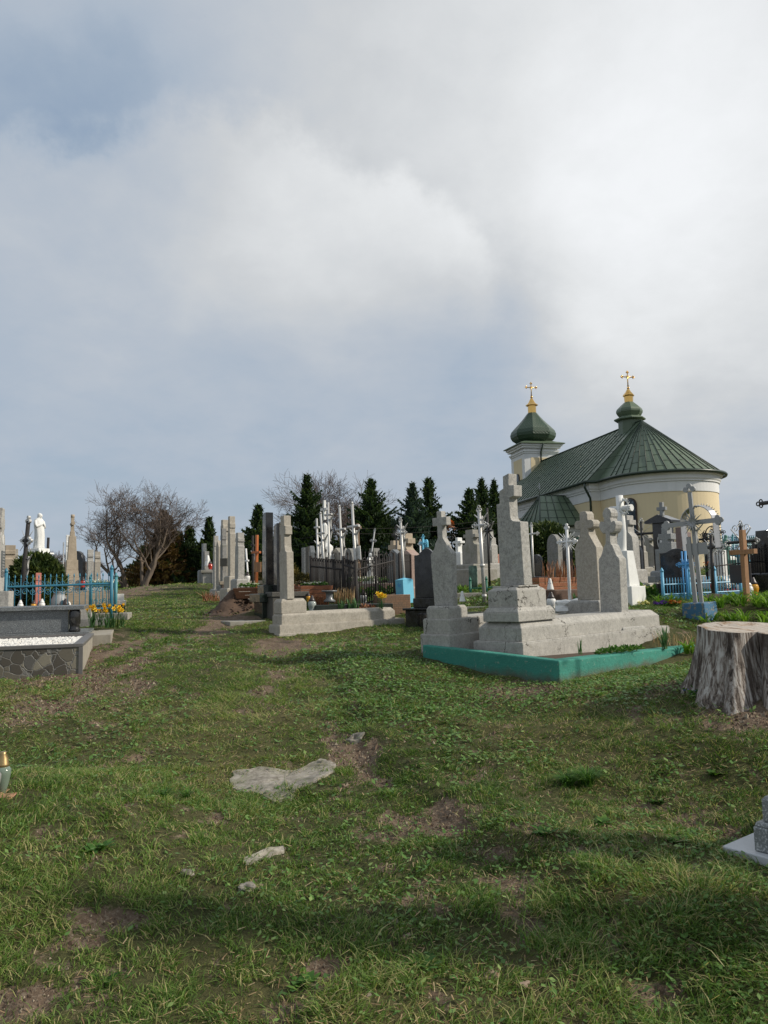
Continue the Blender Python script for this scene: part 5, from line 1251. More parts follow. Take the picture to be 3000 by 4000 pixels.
def flat_patch(label, cx, cy, pts, th, mat, name='concrete_patch', cat='concrete patch'):
    ps = [hit(px, py) for px, py in pts]; c_ = np.mean(ps, 0); o = root(name, label, cat, Vector(c_)); m_ = MB(); n = len(ps)
    big = []
    for i in range(n):
        a, b = ps[i]-c_, ps[(i+1) % n]-c_
        for f in (0, .2, .4, .6, .8):
            q = a+(b-a)*f; s_ = 1+random.uniform(-.05, .05); big.append((q[0]*s_, q[1]*s_))
    N = len(big); vs = []
    for s_, dz in ((1.02, -.03), (1.0, th), (.9, th+.002), (.5, th+.002)): vs += [(x*s_, y*s_, float(ground(c_[0]+x*s_, c_[1]+y*s_, True))-c_[2]+dz+.006+random.uniform(-.001, .003)) for x, y in big]
    vs.append((0, 0, th+.002)); fs = [(i*N+k, i*N+(k+1) % N, (i+1)*N+(k+1) % N, (i+1)*N+k) for i in range(3) for k in range(N)]+[(3*N+k, 3*N+(k+1) % N, 4*N) for k in range(N)]
    # winding
    A_ = sum(big[i][0]*big[(i+1) % N][1]-big[(i+1) % N][0]*big[i][1] for i in range(N))
    if A_ < 0: fs = [tuple(reversed(f)) for f in fs]
    m_.add(vs, fs, False).build('slab_surface', M[mat], o)
    for k in range(1):
        pass
    xs = [p[0] for p in ps]; ys = [p[1] for p in ps]; FOOT.append((c_[0], c_[1], 0, (min(xs)-c_[0])*.7, (max(xs)-c_[0])*.75, (min(ys)-c_[1])*.4, (max(ys)-c_[1])*.4))
flat_patch('pale broken concrete lying flush in the path turf', 1100, 3050, [(890, 3055), (915, 3018), (1010, 3006), (1110, 3014), (1180, 2995), (1250, 2978), (1305, 2984), (1300, 3022), (1235, 3062), (1175, 3078), (1135, 3128), (1065, 3134), (1000, 3096), (930, 3092)], .004, 'pale_concrete')
flat_patch('smaller gravelly concrete scrap nearer than the big patch', 1030, 3340, [(950, 3380), (1000, 3350), (1050, 3335), (1105, 3318), (1110, 3335), (1060, 3362), (1010, 3380), (965, 3395)], .003, 'pale_concrete')
flat_patch('narrow pale stone showing in the turf beyond the big patch', 1390, 2900, [(1350, 2905), (1380, 2890), (1425, 2888), (1410, 2900), (1370, 2912)], .003, 'pale_concrete')
def pebble(label, px, py, r_, seed, sx=1.2):
    p = hit(px, py); o = MB(); rock(o, (0, 0, 0), r_, seed, sx, .9, .6, 3); q = o.build('stone', M['pale_concrete'] if seed % 2 else M['brown_rock'], None); q.location = (p[0], p[1], p[2]+r_*.2); tag(q, label, 'stone', 'loose stones on the path')
M['brown_rock'] = stone('brown_rubble', (.30, .22, .16), (.12, .09, .07), .5, 50, .3)
for i, (px, py, r_, lb) in enumerate([(965, 3478, .034, 'larger pale brown stone below the small concrete scrap'), (1002, 3470, .022, 'small stone touching the larger pale brown stone'), (735, 3412, .024, 'lone grey brown stone left of the small concrete scrap'), (800, 3390, .016, 'tiny grey stone left of the small concrete scrap'), (1305, 3550, .020, 'flat pale stone in the shadow band'),
      (1920, 3818, .024, 'yellowish lump of rubble near the bottom edge'), (1540, 3600, .014, 'little stone right of the flat pale stone'), (1593, 3660, .016, 'round little stone lowest of the middle group'), (1100, 3315, .014, 'crumb of concrete at the far tip of the small scrap'), (2050, 3850, .018, 'buff stone right of the yellowish lump')]):
    pebble(lb, px, py, r_, i+1)
plant_clump('grass_tuft', 'large dark tuft of long grass right of the path', 'grass tuft', V3_(hit(2265, 3065)), 90, .17, .006, 1.0, .9, 'leaf', 5, (.09, .06), 4)
plant_clump('grass_tuft', 'smaller tuft of long grass left of the big patch of concrete', 'grass tuft', V3_(hit(660, 3120)), 60, .11, .005, .9, .9, 'leaf', 6, (.09, .05), 3)
for i, (px, py, L_, lb) in enumerate([(2120, 3260, .09, 'flat rosette of broad leaves right of the bare earth'), (2350, 3225, .08, 'broad-leaved rosette below the grass tuft'), (380, 3330, .10, 'dark broad-leaved rosette on the left turf'), (1650, 3780, .08, 'small pale rosette near the bottom middle'), (420, 3850, .10, 'rosette of toothed leaves at the bottom left'), (2580, 3140, .08, 'rosette of broad leaves below the stump'), (1190, 3850, .07, 'little rosette at the bottom centre left'), (2830, 2735, .09, 'bright green weed at the foot of the stump'), (2790, 3030, .08, 'weed rosette right of the big grass tuft'), (2640, 3290, .08, 'weed rosette left of the pale slab')]):
    plant_clump('weed_rosette', lb, 'weed', V3_(hit(px, py))+Vector((0, 0, .005)), 13, L_, .024, .45, .5, 'leaf', 20+i, (.02, .02), 2, 'leafy weeds in the turf', True)
flowers('violet_patch', 'small patch of pale blue violets at the foot of the stump', 'violets', V3_(hit(2735, 2715)), .13, .07, .05, 16, 'petal_blue', 31, .011, 'leaf', leaf_sz=.04)
# leaves inside the turquoise kerb
plant_clump('iris_clump', 'upright iris leaves inside the kerb close to the stump', 'iris', V3_(at(2572, 2535, 8.75)), 14, .27, .016, 1.35, .25, 'grey_leaf', 41, (.10, .05), 2)
plant_clump('iris_clump', 'few upright iris leaves near the front corner of the kerb', 'iris', V3_(at(2275, 2558, 7.75)), 7, .19, .014, 1.4, .2, 'grey_leaf', 42, (.05, .04), 1)
flowers('ground_cover', 'low green ground cover growing in the kerb bed', 'ground cover', V3_(at(2420, 2545, 8.15)), .42, .10, .05, 3, 'petal_white', 43, .006, 'leaf', rz=kz, nleaf=420, leaf_sz=.045)

# ---- behind the turquoise kerb
stone_cross('grey terrazzo cross with rounded arm ends, broad stele left of the trefoil cross', 2317, 10.4, 1998, .345, 'peak', 'terrazzo_warm', 50, .16, (.50, .28), (.60, .0), mats={'plinth': 'terrazzo'}, tilt=(-.8, 0), sink=.45)
stone_cross('grey terrazzo trefoil cross on a stepped base', 2405, 9.6, 1984, .30, 'trefoil', 'terrazzo', 50, .155, (.40, .135), (.50, .17), tilt=(.4, 0), sink=.2)
# white tree-trunk cross
def trunk_cross():
    p = foot(2445, 11.8); H_ = row2h(2395, 1936, 11.8, p[2]); o = root('gravestone', 'white painted tree-trunk cross with a wreath behind the trefoil cross', 'gravestone', p, rot(50)); m_ = MB()
    za = row2h(2395, 1988, 11.8, p[2]); m_.tube([(0, 0, .25), (0, .03, .8), (0, -.0, 1.1), (0, .02, H_)], [.10, .075, .06, .055], 14); m_.build('trunk_upright', M['white_stone'], o)
    MB().tube([(0, -.19, za), (0, 0, za), (0, .19, za)], [.052, .045, .050], 14).build('trunk_crossbar', M['white_stone'], o)
    m_ = MB(); rg = random.Random(2)
    for k in range(26):
        a = 2*PI*k/26; m_.tube([(-.05, -.09+.07*math.cos(a)*1.0, za+.02+.10*math.sin(a)), (-.05+rg.uniform(-.03, .02), -.09+.10*math.cos(a)+rg.uniform(-.02, .02), za+.02+.14*math.sin(a))], [.012, .004], 5)
    m_.tube([(-.05, -.09+.07*math.cos(a), za+.02+.10*math.sin(a)) for a in np.linspace(0, 2*PI, 17)], .012, 6, False); m_.build('wreath', M['white_stone'], o)
    m_ = MB(); m_.frus(-.20, .20, -.24, .24, -.2, -.19, .19, -.23, .23, .26); m_.frus(-.14, .14, -.17, .17, .26, -.09, .09, -.12, .12, .80); m_.build('plinth', M['white_stone'], o, .01)
trunk_cross()
stone_cross('narrow grey cross with sloping shoulders right of the white tree-trunk cross', 2462, 14.5, 2014, .36, 'tall', 'terrazzo', 50, .22, (.52, .26), (.9, .20))
lantern('white lantern standing on the brown boards left of the broad stele', V3_(foot(2155, 11.2))+Vector((0, 0, .02)), .26, 'whitedark')
lantern('white cone candle standing on the ledge behind the tall cross plinth', V3_(at(2150, 2304, 12.8)), .19, 'cone')
pipe_cross('white iron cross with trefoil ends and thin rays on a painted boulder', 2228, 11, 2043, 2116, .165, .022, 'white_paint', None, 'solid', (4, .19), None, 50, (0, 0),
           lambda o: rock(MB(), (0, 0, .05), .17, 3, 1.15, 1.15, .75, 3).build('boulder_base', M['white_stone'], o))
planter('long larch planter with dry reddish plants behind the white rayed cross', V3_(foot(2108, 14.0)), 62, .95, .55, .26, 'planter_wood', .02)
stalks('dry_plants', 'dry reddish perennials in the long larch planter', 'dry plants', V3_(foot(2150, 14.4))+Vector((.25, 0, .22)), .45, .2, .34, 130, 'redstem', 4, rz=rot(62))
flowers('dark_red_shrub', 'small dark reddish shrub at the right end of the larch planter', 'shrub', V3_(foot(2275, 14.6))+Vector((0, 0, .25)), .14, .12, .22, 8, 'petal_pink', 5, .014, 'redstem')
flowers('cloth_flowers', 'green cloth flower spray above the larch planter', 'cloth flowers', V3_(foot(2262, 14.9))+Vector((0, 0, .42)), .06, .05, .12, 6, 'petal_white', 9, .016, 'grey_leaf')
kerb('board_edging', 'dark brown board edging behind the white rayed cross', 'board edging', V3_(foot(2125, 11.9)), 62, 1.6, .8, .27, .04, 'brown_boards', None)
kerb('grave_kerb', 'low worn concrete kerb between the broad stele and the tall cross slab', 'grave kerb', V3_(at(2240, 2445, 9.9)), 52, 2.0, .75, .13, .12, 'concrete', 'bed')
daffodils('white spring flowers between the boulder and the broad stele', V3_(foot(2262, 11.6)), 0, .26, 8, .08, 36)
# juniper and things beyond
jp = foot(2145, 19.5)
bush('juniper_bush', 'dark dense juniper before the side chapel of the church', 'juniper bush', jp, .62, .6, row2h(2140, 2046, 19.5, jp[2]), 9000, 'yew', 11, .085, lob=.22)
bush('juniper_bush', 'thin juniper shoots right of the dense juniper', 'juniper bush', foot(2235, 20.5), .28, .25, 1.0, 900, 'yew', 12, .07, lob=.35)
stone_cross('upright grey headstone with rounded top beside the juniper', 2172, 17, 2087, .30, 'round', 'terrazzo_dark', 50, .16, (.5, .12))
stone_cross('black headstone standing behind the rounded grey one', 2205, 17.6, 2120, .50, 'round', 'black_granite', 56, .08, (.6, .10))
stone_cross('small grey cross with chamfered stele between juniper and broad stele', 2265, 21, 2093, .52, 'peak', 'concrete', 50, .2, (.6, .3))
pipe_cross('green pipe cross with a black wreath in front of the side chapel', 2298, 19.5, 2057, 2102, .30, .025, 'green_iron', None, 'ring', None, None, 50)
stone_cross('dark round-topped slab right of the green pipe cross', 2292, 20.5, 2110, .8, 'round', 'black_granite', 50, .08, (.9, .1))
pipe_cross('slim silver cross half hidden by the tall cross', 2085, 15.0, 2040, 2086, .20, .02, 'silver_paint', None, 'ring', None, None, 60)
stone_cross('leaning black oval headstone behind the tall cross', 2100, 16.5, 2166, .40, 'round', 'black_granite', 70, .06, (.5, .08))
flowers('flower_bed', 'mixed artificial flowers on the grave left of the juniper', 'flower bed', V3_(foot(2125, 17.0))+Vector((0, 0, .08)), .35, .18, .16, 26, 'petal_mix', 7, .03)
# right behind the trefoil cross
pipe_cross('black iron cross with silver rays standing before the apse wall', 2516, 19.5, 2022, 2085, .42, .032, 'black_iron', 'silver_paint', 'ring', (10, .30), None, 50, (0, 0), conc_base(.5, .5, .12, 'concrete'))
stone_cross('small grey headstone with a dark oval right of the narrow cross', 2497, 20.5, 2112, .46, 'notch', 'concrete', 50, .2, (.6, .2))
stone_cross('dark arched headstone before the apse between two grey ones', 2489, 19.0, 2125, .34, 'round', 'black_granite', 50, .1, (.4, .1))
stone_cross('weathered pointed headstone behind the black rayed cross', 2536, 21.5, 2090, .52, 'peak', 'concrete', 50, .2, (.6, .2))
kerb('grave_plinth', 'long pale concrete plinth behind the cream primroses', 'grave plinth', V3_(foot(2470, 16.8)), 62, 2.2, 1.1, .34, .3, 'concrete', None)
kerb('grave_plinth', 'grey stepped granite plinth below the roofed black monument', 'grave plinth', V3_(foot(2560, 15.6)), 62, 2.4, 1.4, .28, .3, 'light_granite', None)
def roofed():
    d = 17.5; p = foot(2602, d); top = row2h(2600, 2040, d, p[2]); o = root('roofed_monument', 'black stone monument with a small gabled roof topped by a grey cross', 'monument', p, rot(50))
    MB().box(-.09, .09, -.21, .21, -.1, top-.02).build('panel', M['black_granite'], o, .006)
    MB().prism([(-.33, 0), (.33, 0), (.33, .05), (0, .19), (-.33, .05)], -.22, .22, 'YZ').build('roof', M['black_granite'], o).location.z = top-.02
    m_ = MB(); m_.box(-.04, .04, -.04, .04, top+.13, top+.46); m_.box(-.042, .042, -.11, .11, top+.27, top+.35); m_.build('cross', M['light_granite'], o, .005)
    m_ = MB(); 
    m_.tube([(-.1, .09*math.cos(a), top-.45+.17*math.sin(a)) for a in np.linspace(0, 2*PI, 14)], .012, 4, False); m_.tube([(-.09, 0, top-.62), (-.095, .0, top-.43), (-.09, .02, top-.36)], [.05, .04, .02], 6); m_.build('etched_portrait', M['silver_paint'], o)
roofed()
stone_cross('light grey granite block cross with wide shoulders under the roofed monument', 2617, 15.8, 2062, .46, 'gcross', 'light_granite', 50, .20, (.58, .20), (.75, .18))
stone_cross('brownish pink granite cross right of the light granite one', 2672, 17.2, 2060, .42, 'latin', 'pink_dark', 50, .2, (.5, .25))
stone_cross('wide polished black headstone with a wave top behind the small blue cross', 2652, 13.9, 2142, .58, 'wave', 'black_granite', 14, .09, (.64, .30), mats={'plinth': 'black_granite'}, sink=.2)
def double_blue(o): pass
pipe_cross('bright blue iron cross with rays in front of the black headstone', 2688, 12.3, 2124, 2205, .155, .020, 'bright_blue_paint', None, 'ring', (4, .13), None, 50, (0, 0), lambda o: MB().tube([(.0, .06, -.1), (0, .06, .8)], .012, 6).build('second_upright', M['bright_blue_paint'], o))
# low blue railing
pA, pB = foot(2592, 12.6), foot(2896, 13.2)
M['blue_rail'] = M['blue_paint']
fence('low_railing', 'low sky blue railing with ringed bars in front of the black headstone', pA, pB, .38, 4, 28, 'sky_rail', (.30, .72), 1.0, 'plain', .006, .026, None, [(16, .20, .04, .005)], True, .012, post_h=.48)
# tall silver cross on the blue block
def silver_cross():
    p = V3_(at(2742, 2430, 10.6)); o = root('metal_cross', 'tall silver flat-bar cross with ray burst and tin arch on a worn blue block', 'metal cross', p, rot(50), tilt=(-2.6, 0))
    FOOT.append((p.x, p.y, rot(50), -.15, .18, -.15, .18))
    MB().frus(-.14, .17, -.13, .17, -.12, -.135, .165, -.12, .16, .232).build('base_block', M['blue_concrete'], o, .012)
    H_ = 1.56; za = 1.185
    for y, hh in ((.055, 1.02), (-.02, H_)):
        m_ = MB(); m_.box(-.012, .012, y-.024, y+.024, .2, hh); m_.build('upright', M['grey_metal'], o)
    m_ = MB().box(-.014, .010, -.31, .30, za-.028, za+.028); m_.build('crossbar', M['grey_metal'], o)
    for (y, z) in ((-.02, H_+.03), (-.33, za), (.32, za)):
        m_ = MB()
        for k in range(3):
            dy, dz = ((0, .05), (-.045, -.0), (.045, -.0)) [k] if z > 1.4 else ((-.035 if y < 0 else .035, 0), (0, .035), (0, -.035))[k]
            m_.prism([(y+dy+.032*math.cos(a), z+dz*.8+.032*math.sin(a)) for a in np.linspace(0, 2*PI, 13)[:-1]], -.013-k*.002, .011+k*.002, 'YZ')
        m_.build('trefoil_end', M['grey_metal'], o)
    m_ = MB()
    for k in range(18):
        a = 2*PI*k/18+.1; L_ = .16 if k % 2 else .11; m_.tube([(-.02, -.02, za-.0), (-.03, -.02+L_*math.cos(a), za+L_*math.sin(a))], [.014, .002], 4)
    m_.build('ray_burst', M['grey_metal'], o)
    m_ = MB(); pts = []
    for k in range(21):           # bent tin band: right leg, arch, left leg
        f = k/20; 
        if f < .25: pts.append((-.20, .86+f/.25*.32))
        elif f < .75: a = PI-(f-.25)/.5*PI; pts.append((.20*math.cos(a)*1.0, 1.18+.20*math.sin(a)))
        else: pts.append((.20, 1.18-(f-.75)/.25*.32))
    vs = []; 
    for i, (y, z) in enumerate(pts):
        vs += [(.02, y-.05, z), (.15, y-.05, z+.012*math.sin(i*2.5)), (.15, y*1.07-.05, z+.012+(z-1.1)*.02), (.02, y*1.03-.05, z+.01)]
    fs = []
    for i in range(20):
        for a, b in ((0, 1), (1, 2), (2, 3), (3, 0)): fs.append((i*4+a, i*4+b, (i+1)*4+b, (i+1)*4+a))
    m_.add(vs, fs)
    for i in range(0, 20):
        (y, z), (y2, z2) = pts[i], pts[i+1]; ny, nz_ = (z2-z), -(y2-y); l_ = math.hypot(ny, nz_); s_ = -1
        for h2 in (0, .5):
            ym, zm = y+(y2-y)*(h2+.25)-.05, z+(z2-z)*(h2+.25); m_.tube([(.15, ym, zm), (.155, ym-ny/l_*.045, zm-nz_/l_*.045)], [.010, .001], 4)
    m_.build('tin_arch', M['silver'], o)
    o.scale = (1.15,)*3
    add_figure(o, .035, .80, .42, 'silver_paint', -.02); MB().box(.0, .012, -.16, .10, .80, .94).build('name_plate', M['grey_metal'], o)
silver_cross()
pipe_cross('black iron cross with a ring at its centre right of the silver cross', 2788, 11.8, 2070, 2138, .245, .026, 'black_iron', 'silver_paint', 'ring', (4, .18), None, 62, (1.2, 0), lambda o: rock(MB(), (0, 0, .02), .15, 9, 1.3, 1.2, .8, 3).build('boulder_base', M['brown_rock'], o), hoop=.07)
def wood_cross(label, px, d, top, armrow, half, w_, th, mat, az, tilt=(0, 0), extra=None, p=None):
    p = p or foot(px, d); H_ = row2h(px, top, d, p[2]); za = row2h(px, armrow, d, p[2]); o = root('wooden_cross', label, 'wooden cross', p, rot(az), None, tilt)
    MB().box(-th/2, th/2, -w_/2, w_/2, -.2, H_).build('upright', M[mat], o, .004); MB().box(-th/2-.012, th/2-.016, -half, half, za-w_/2, za+w_/2).build('crossbar', M[mat[:-5]+'_arm' if mat[:-5]+'_arm' in M else mat], o, .004)
    if extra: extra(o)
    return o
M['pine_wood_h'] = wood('weathered_pine_crosswise', (.42, .23, .11), (.27, .13, .06), .7, 1)
def wc_extra(o):
    pass
wood_cross('thick plain pine cross at the right edge in front of a black iron cross', 2918, 11.6, 2070, 2156, .235, .072, .075, 'pine_wood', 68)
pipe_cross('black iron cross with silver scroll braces behind the pine cross', 2912, 12.6, 2032, 2116, .36, .028, 'black_iron', 'silver_paint', 'ring', None, None, 72, braces=.22, plate=(-.05, -.035, -.2, .26, .25, .55, 'dark_plastic'))
# iron cross whose arm tip reaches into the frame at the upper right
pipe_cross('black iron cross reaching in at the right edge with looped trefoil end', 3085, 7.2, 1800, 1957, .235, .02, 'black_iron', 'black_iron', 'ring', None, None, 70)
# rear right crowd
stone_cross('black headstone cut by the right edge with stepped top', 3012, 14.5, 2072, .62, 'notch', 'black_granite', 70, .3, (.8, .3))
pipe_cross('light blue iron cross with white pipe arms behind the pine cross', 2962, 15, 2160, 2190, .30, .024, 'sky_blue_paint', 'white_paint', 'ring', None, None, 60, (0, 0), conc_base(.3, .3, .12, 'concrete'))
pipe_cross('far pale blue cross seen against the sky between iron crosses', 2885, 24, 2085, 2112, .22, .05, 'grey_blue' if 'grey_blue' in M else 'blue_paint', None, 'ring', None, None, 60, (0, 0), conc_base(.6, .6, .55, 'blue_concrete'))
stone_cross('pale grey stepped headstone with small urn top behind the iron railing', 2962, 21, 2100, .5, 'notch', 'terrazzo_warm', 60, .3, (.7, .5), name='gravestone')
stone_cross('white block cross left of the green draped figure', 2826, 18, 2112, .42, 'cross', 'white_stone', 50, .14, (.5, .55))
draped_statue('small green painted draped figure beside the white block cross', foot(2845, 17.5), .58, 'grave_green', rot(100), [(.34, -.1, .5)]) if 'grave_green' in M else None
pipe_cross('leaning black iron cross with curled hood behind the ringed cross', 2818, 16.5, 2056, 2082, .26, .026, 'black_iron', None, 'ring', None, None, 50, (-6, 0), hoop=.16)
pipe_cross('brown rusty cross between the tin arch and the ringed cross', 2766, 15.5, 2072, 2106, .24, .024, 'rusty_iron', None, 'ring', (4, .2), (.45, .5), 50)
stone_cross('low white block monument behind the blue railing', 2806, 15.5, 2150, .36, 'flat', 'white_stone', 50, .2, (.5, .2))
pD, pE = foot(2790, 14.2), foot(3060, 14.8)
fence('iron_railing', 'rusty iron railing with scrolls behind the pine cross', pD, pE, .80, 3, 26, 'rusty_iron', (.10, .66), 1.0, 'plain', .008, .020, None, [(8, .17, .05, .007), (5, 1.0, .07, .006)], True)
pF, pG = foot(2760, 19.5), foot(3080, 21)
fence('iron_railing', 'distant blue iron railing behind the rusty one', pF, pG, .95, 4, 40, 'teal_paint', (.10, .8), 1.0, 'spear', .010, .024)
for i, (px, d, h_, k_, lb) in enumerate([(2790, 14.9, .26, 'red', 'red lantern below the ringed black cross'), (2868, 13.9, .20, 'red', 'orange red lantern behind the low blue railing'), (2840, 13.8, .18, 'red', 'small red lantern left of the orange red one'), (2925, 13.4, .30, 'white', 'white glazed urn behind the foot of the pine cross'), (2945, 13.7, .34, 'amber', 'golden ball lantern behind the pine cross'), (2893, 13.9, .32, 'whitedark', 'dark glazed pot left of the pine cross')]):
    lantern(lb, foot(px, d), h_, k_, 'lanterns on the right-hand graves')
flowers('flower_vase', 'white and red cloth flowers on the grave behind the ringed cross', 'cloth flowers', foot(2803, 15.2)+Vector((0, 0, .12)), .10, .10, .16, 16, 'petal_white', 14, .03)
flowers('flower_vase', 'red cloth ribbons on the grave behind the silver cross', 'cloth flowers', foot(2770, 15.4)+Vector((0, 0, .35)), .08, .08, .2, 10, 'petal_orange', 15, .03)
# kerb with pansies and primroses
gk = kerb('grave_kerb', 'buff concrete kerb holding pansies and cream primroses', 'grave kerb', V3_(at(2505, 2428, 10.9)), 68, 1.2, 1.0, .12, .10, 'beige_stone', 'bed', bedz=-.02)
flowers('pansies', 'violet and dark pansies in the kerb left of the blue block', 'pansies', V3_(at(2585, 2378, 11.5)), .13, .10, .11, 38, 'petal_violet', 16, .030, rz=.3)
flowers('pansies', 'orange and yellow pansies beside the violet ones', 'pansies', V3_(at(2632, 2376, 11.5)), .10, .09, .11, 30, 'petal_mix', 17, .030)
flowers('primroses', 'cream primrose cushion right of the trefoil cross', 'primroses', V3_(at(2512, 2382, 11.6)), .10, .10, .13, 32, 'petal_cream', 18, .032)
flowers('primroses', 'white and yellow primroses farther back behind the cream cushion', 'primroses', V3_(foot(2518, 13.0)), .20, .12, .26, 34, 'petal_cream', 19, .034, nleaf=240, leaf_sz=.11)
# daylily leaves
FOOT.append((at(2900, 2300, 11)[0], 10.9, 0, -.3, .6, -.3, .3))
for i, (px, d, c_, sp_) in enumerate([(2920, 11.0, 16, (.55, .35)), (2830, 10.2, 6, (.22, .25)), (2990, 10.0, 10, (.35, .35)), (2620, 11.7, 6, (.35, .12)), (2850, 9.0, 4, (.16, .16)), (3060, 10.8, 9, (.4, .4)), (2735, 11.0, 4, (.2, .15)), (2700, 8.95, 2, (.06, .05)), (2860, 11.6, 8, (.5, .2))]):
    plant_clump('daylily_clump', ['bright green daylily leaves before the pine cross', 'daylily leaves at the foot of the ringed black cross', 'daylily leaves at the right edge behind the stump', 'green leaves growing through the low blue railing', 'daylily leaves right of the worn blue block', 'daylily leaves farthest right beyond the frame edge', 'green leaves behind the worn blue block', 'two leafy shoots left of the worn blue block', 'daylily leaves under the blue railing by the ringed cross'][i], 'daylilies', foot(px, d), 16, .34, .022, 1.1, .85, 'lime_leaf', 60+i, sp_, c_, 'daylily clumps')
stalks('dry_plant', 'broken straw-coloured dry stems behind the stump', 'dry stems', foot(2960, 8.4), .35, .3, .30, 60, 'straw', 33, w_=.006, curl=1.6)
stalks('dry_grass', 'thin dry grass left of the worn blue block', 'dry stems', foot(2620, 9.4), .25, .3, .16, 90, 'straw', 34, w_=.004, curl=1.0)
# ================================================================ middle distance between the path and the church
# dark polished granite kerb graves behind the leaning cross
bk = kerb('grave_kerb', 'polished black granite kerb between the leaning and the tall cross', 'grave kerb', V3_(foot(1680, 10.9)), 80, 2.3, .9, .24, .3, 'black_granite', None)
stalks('dry_grass', 'tawny dry grass beside the plinth of the leaning cross', 'dry grass', V3_(foot(1865, 9.6)), .26, .2, .30, 260, 'straw', 44, w_=.004, curl=1.2)
def vdark():
    d = 11.9; p = foot(1640, d); o = grave('gravestone', 'wide dark headstone with a wave top on polished black steps behind the leaning cross', 'gravestone', p, 22, [(-.20, .30, -.42, .16, -.2, .24, 0), (-.24, .34, -.45, .19, .241, .275, 0), (-.12, .22, -.36, .06, .276, .42, 0)], (-.02, .06, -.14, .42, ('wave', .40, row2h(1650, 2142, d, p[2])-.42)), None, 'black_granite', stele_name='headstone')
    return o
vdark()
MB_ = None
stone_cross('buff granite block cross behind the blue pedestal', 1596, 15.2, 2084, .30, 'latin', 'beige_stone', 50, .20, (.42, .3), group=None)
stone_cross('rough brown upright stone between the block cross and the dark headstone', 1606, 15.0, 2148, .40, 'gable', 'pink_granite', 60, .2, (.7, .2))
stone_cross('low wide grey headstone behind the black fence left of the blue pedestal', 1546, 17, 2146, .56, 'gable', 'grey_granite', 66, .12, (.7, .1))
stone_cross('small buff cross seen over the fence', 1546, 20.5, 2112, .36, 'latin', 'beige_stone', 50, .2, (.5, .3))
# blue pedestal with silver crucifix
def ped(o):
    m_ = MB(); m_.box(-.12, .12, -.10, .10, -.15, .25); m_.build('pedestal', M['sky_blue_paint'], o, .006)
    mk = MB()
    for (y, z, r_) in ((.03, .17, .014), (.0, .16, .016), (-.03, .175, .012), (.01, .19, .012), (.02, .14, .010), (-.015, .135, .012), (-.035, .15, .009)): mk.prism([(y+r_*math.cos(a), z+r_*.8*math.sin(a)) for a in np.linspace(0, 2*PI, 9)[:-1]], -.1225, -.1205, 'YZ')
    mk.build('painted_mark', M['bright_blue_paint'], o); MB().frus(-.125, .125, -.105, .105, .251, -.02, .02, -.02, .02, .285).build('pedestal_top', M['sky_blue_paint'], o)
pp = V3_(at(1582, 2322, 13.3))
pipe_cross('silver crucifix on the sky blue pedestal', 1582, 13.3, 2018, 2082, .13, .022, 'silver_paint', 'silver_paint', 'ring', None, (.74, .56), 50, (-2.2, 0), ped, H=1.34, za=1.06, p=pp)
kt = kerb('grave_kerb', 'tall kerb clad in buff crazy-paving tiles under the blue pedestal', 'grave kerb', V3_(at(1485, 2374, 12.8)), 78, .52, .6, .21, .07, 'tile_clad', 'bed') if 'tile_clad' in M else None
# black iron fence, three runs
pj = [foot(1216, 14.2), foot(1345, 13.4), foot(1392, 13.0), foot(1500, 14.2), foot(1618, 15.0)]
kw = dict(style='plain', pr=.0105, postr=.026, postcap=False, rail_r=.016)
fence('iron_fence', 'left run of the peeling black iron fence with looped bar tops', pj[0], pj[1], .80, 3, 26, 'rusty_iron', (.12, .80), 1.0, arch=13, **kw)
fence('iron_fence', 'middle run of the black iron fence between two white pipe crosses', pj[1], pj[2], .84, 2, 9, 'rusty_iron', (.12, .86), 1.0, arch=5, **kw)
fence('iron_fence', 'right run of the black iron fence with ornate rings', pj[2], pj[3]+Vector((.2, 0, 0)), .82, 3, 17, 'rusty_iron', (.12, .86), .98, arch=7, scrolls=[(7, .80, .05, .006)], **kw)
fence('iron_fence', 'last run of the black iron fence behind the blue pedestal', pj[3]+Vector((.3, .1, 0)), pj[4], .82, 2, 24, 'rusty_iron', (.12, .86), 1.0, arch=8, **kw)
pk = [foot(1235, 16.8), foot(1600, 17.6)]
fence('iron_fence', 'back side of the fenced plot with thin spikes', pk[0], pk[1], .86, 4, 26, 'rusty_iron', (.12, .86), 1.05, style='spear', pr=.007, postr=.022)
# white pipe crosses with crucified figures
for i, (px, d, top, arm, half, r_, tl, lb) in enumerate([(1274, 14.6, 2004, 2082, .16, .022, -3, 'leaning white pipe crucifix, leftmost of the three in the fence'), (1345, 13.6, 1978, 2068, .18, .021, -2, 'middle white pipe crucifix of the three standing in the fence'), (1400, 13.2, 1965, 2056, .21, .024, -2.5, 'tallest white pipe crucifix, rightmost of the three in the fence')]):
    q = pipe_cross(lb, px, d, top, arm, half, r_, 'silver_paint', None, None, None, (1.0-.0, .78, 'silver_paint'), 50, (tl, 0), group=None, plate=((.04, .05, -.10, .10, .84, 1.08, 'white_plastic') if i == 2 else None))
    for ch in q.children:
        if ch.name.startswith('figure'):
            za = row2h(px, arm, d, q.location.z); ch.location.z = za-.54; ch.scale = (.60,)*3
    kk = MB().tube([(0, 0, row2h(px, top, d, q.location.z)-.01), (0, 0, row2h(px, top, d, q.location.z)+.03)], [r_*1.15, .01], 10); kk.build('end_cap', M['silver_paint'], q)
pipe_cross('slim white crucifix left of the leaning one', 1246, 15.8, 2025, 2060, .13, .022, 'silver_paint', None, None, None, (.62, .62, 'silver_paint'), 50, (-1, 0))
pipe_cross('tall pale pipe cross behind the leaning white crucifix', 1287, 19.0, 1962, 2010, .20, .026, 'silver_paint', None, None, None, (1.35, .8), 50, (0, 0))
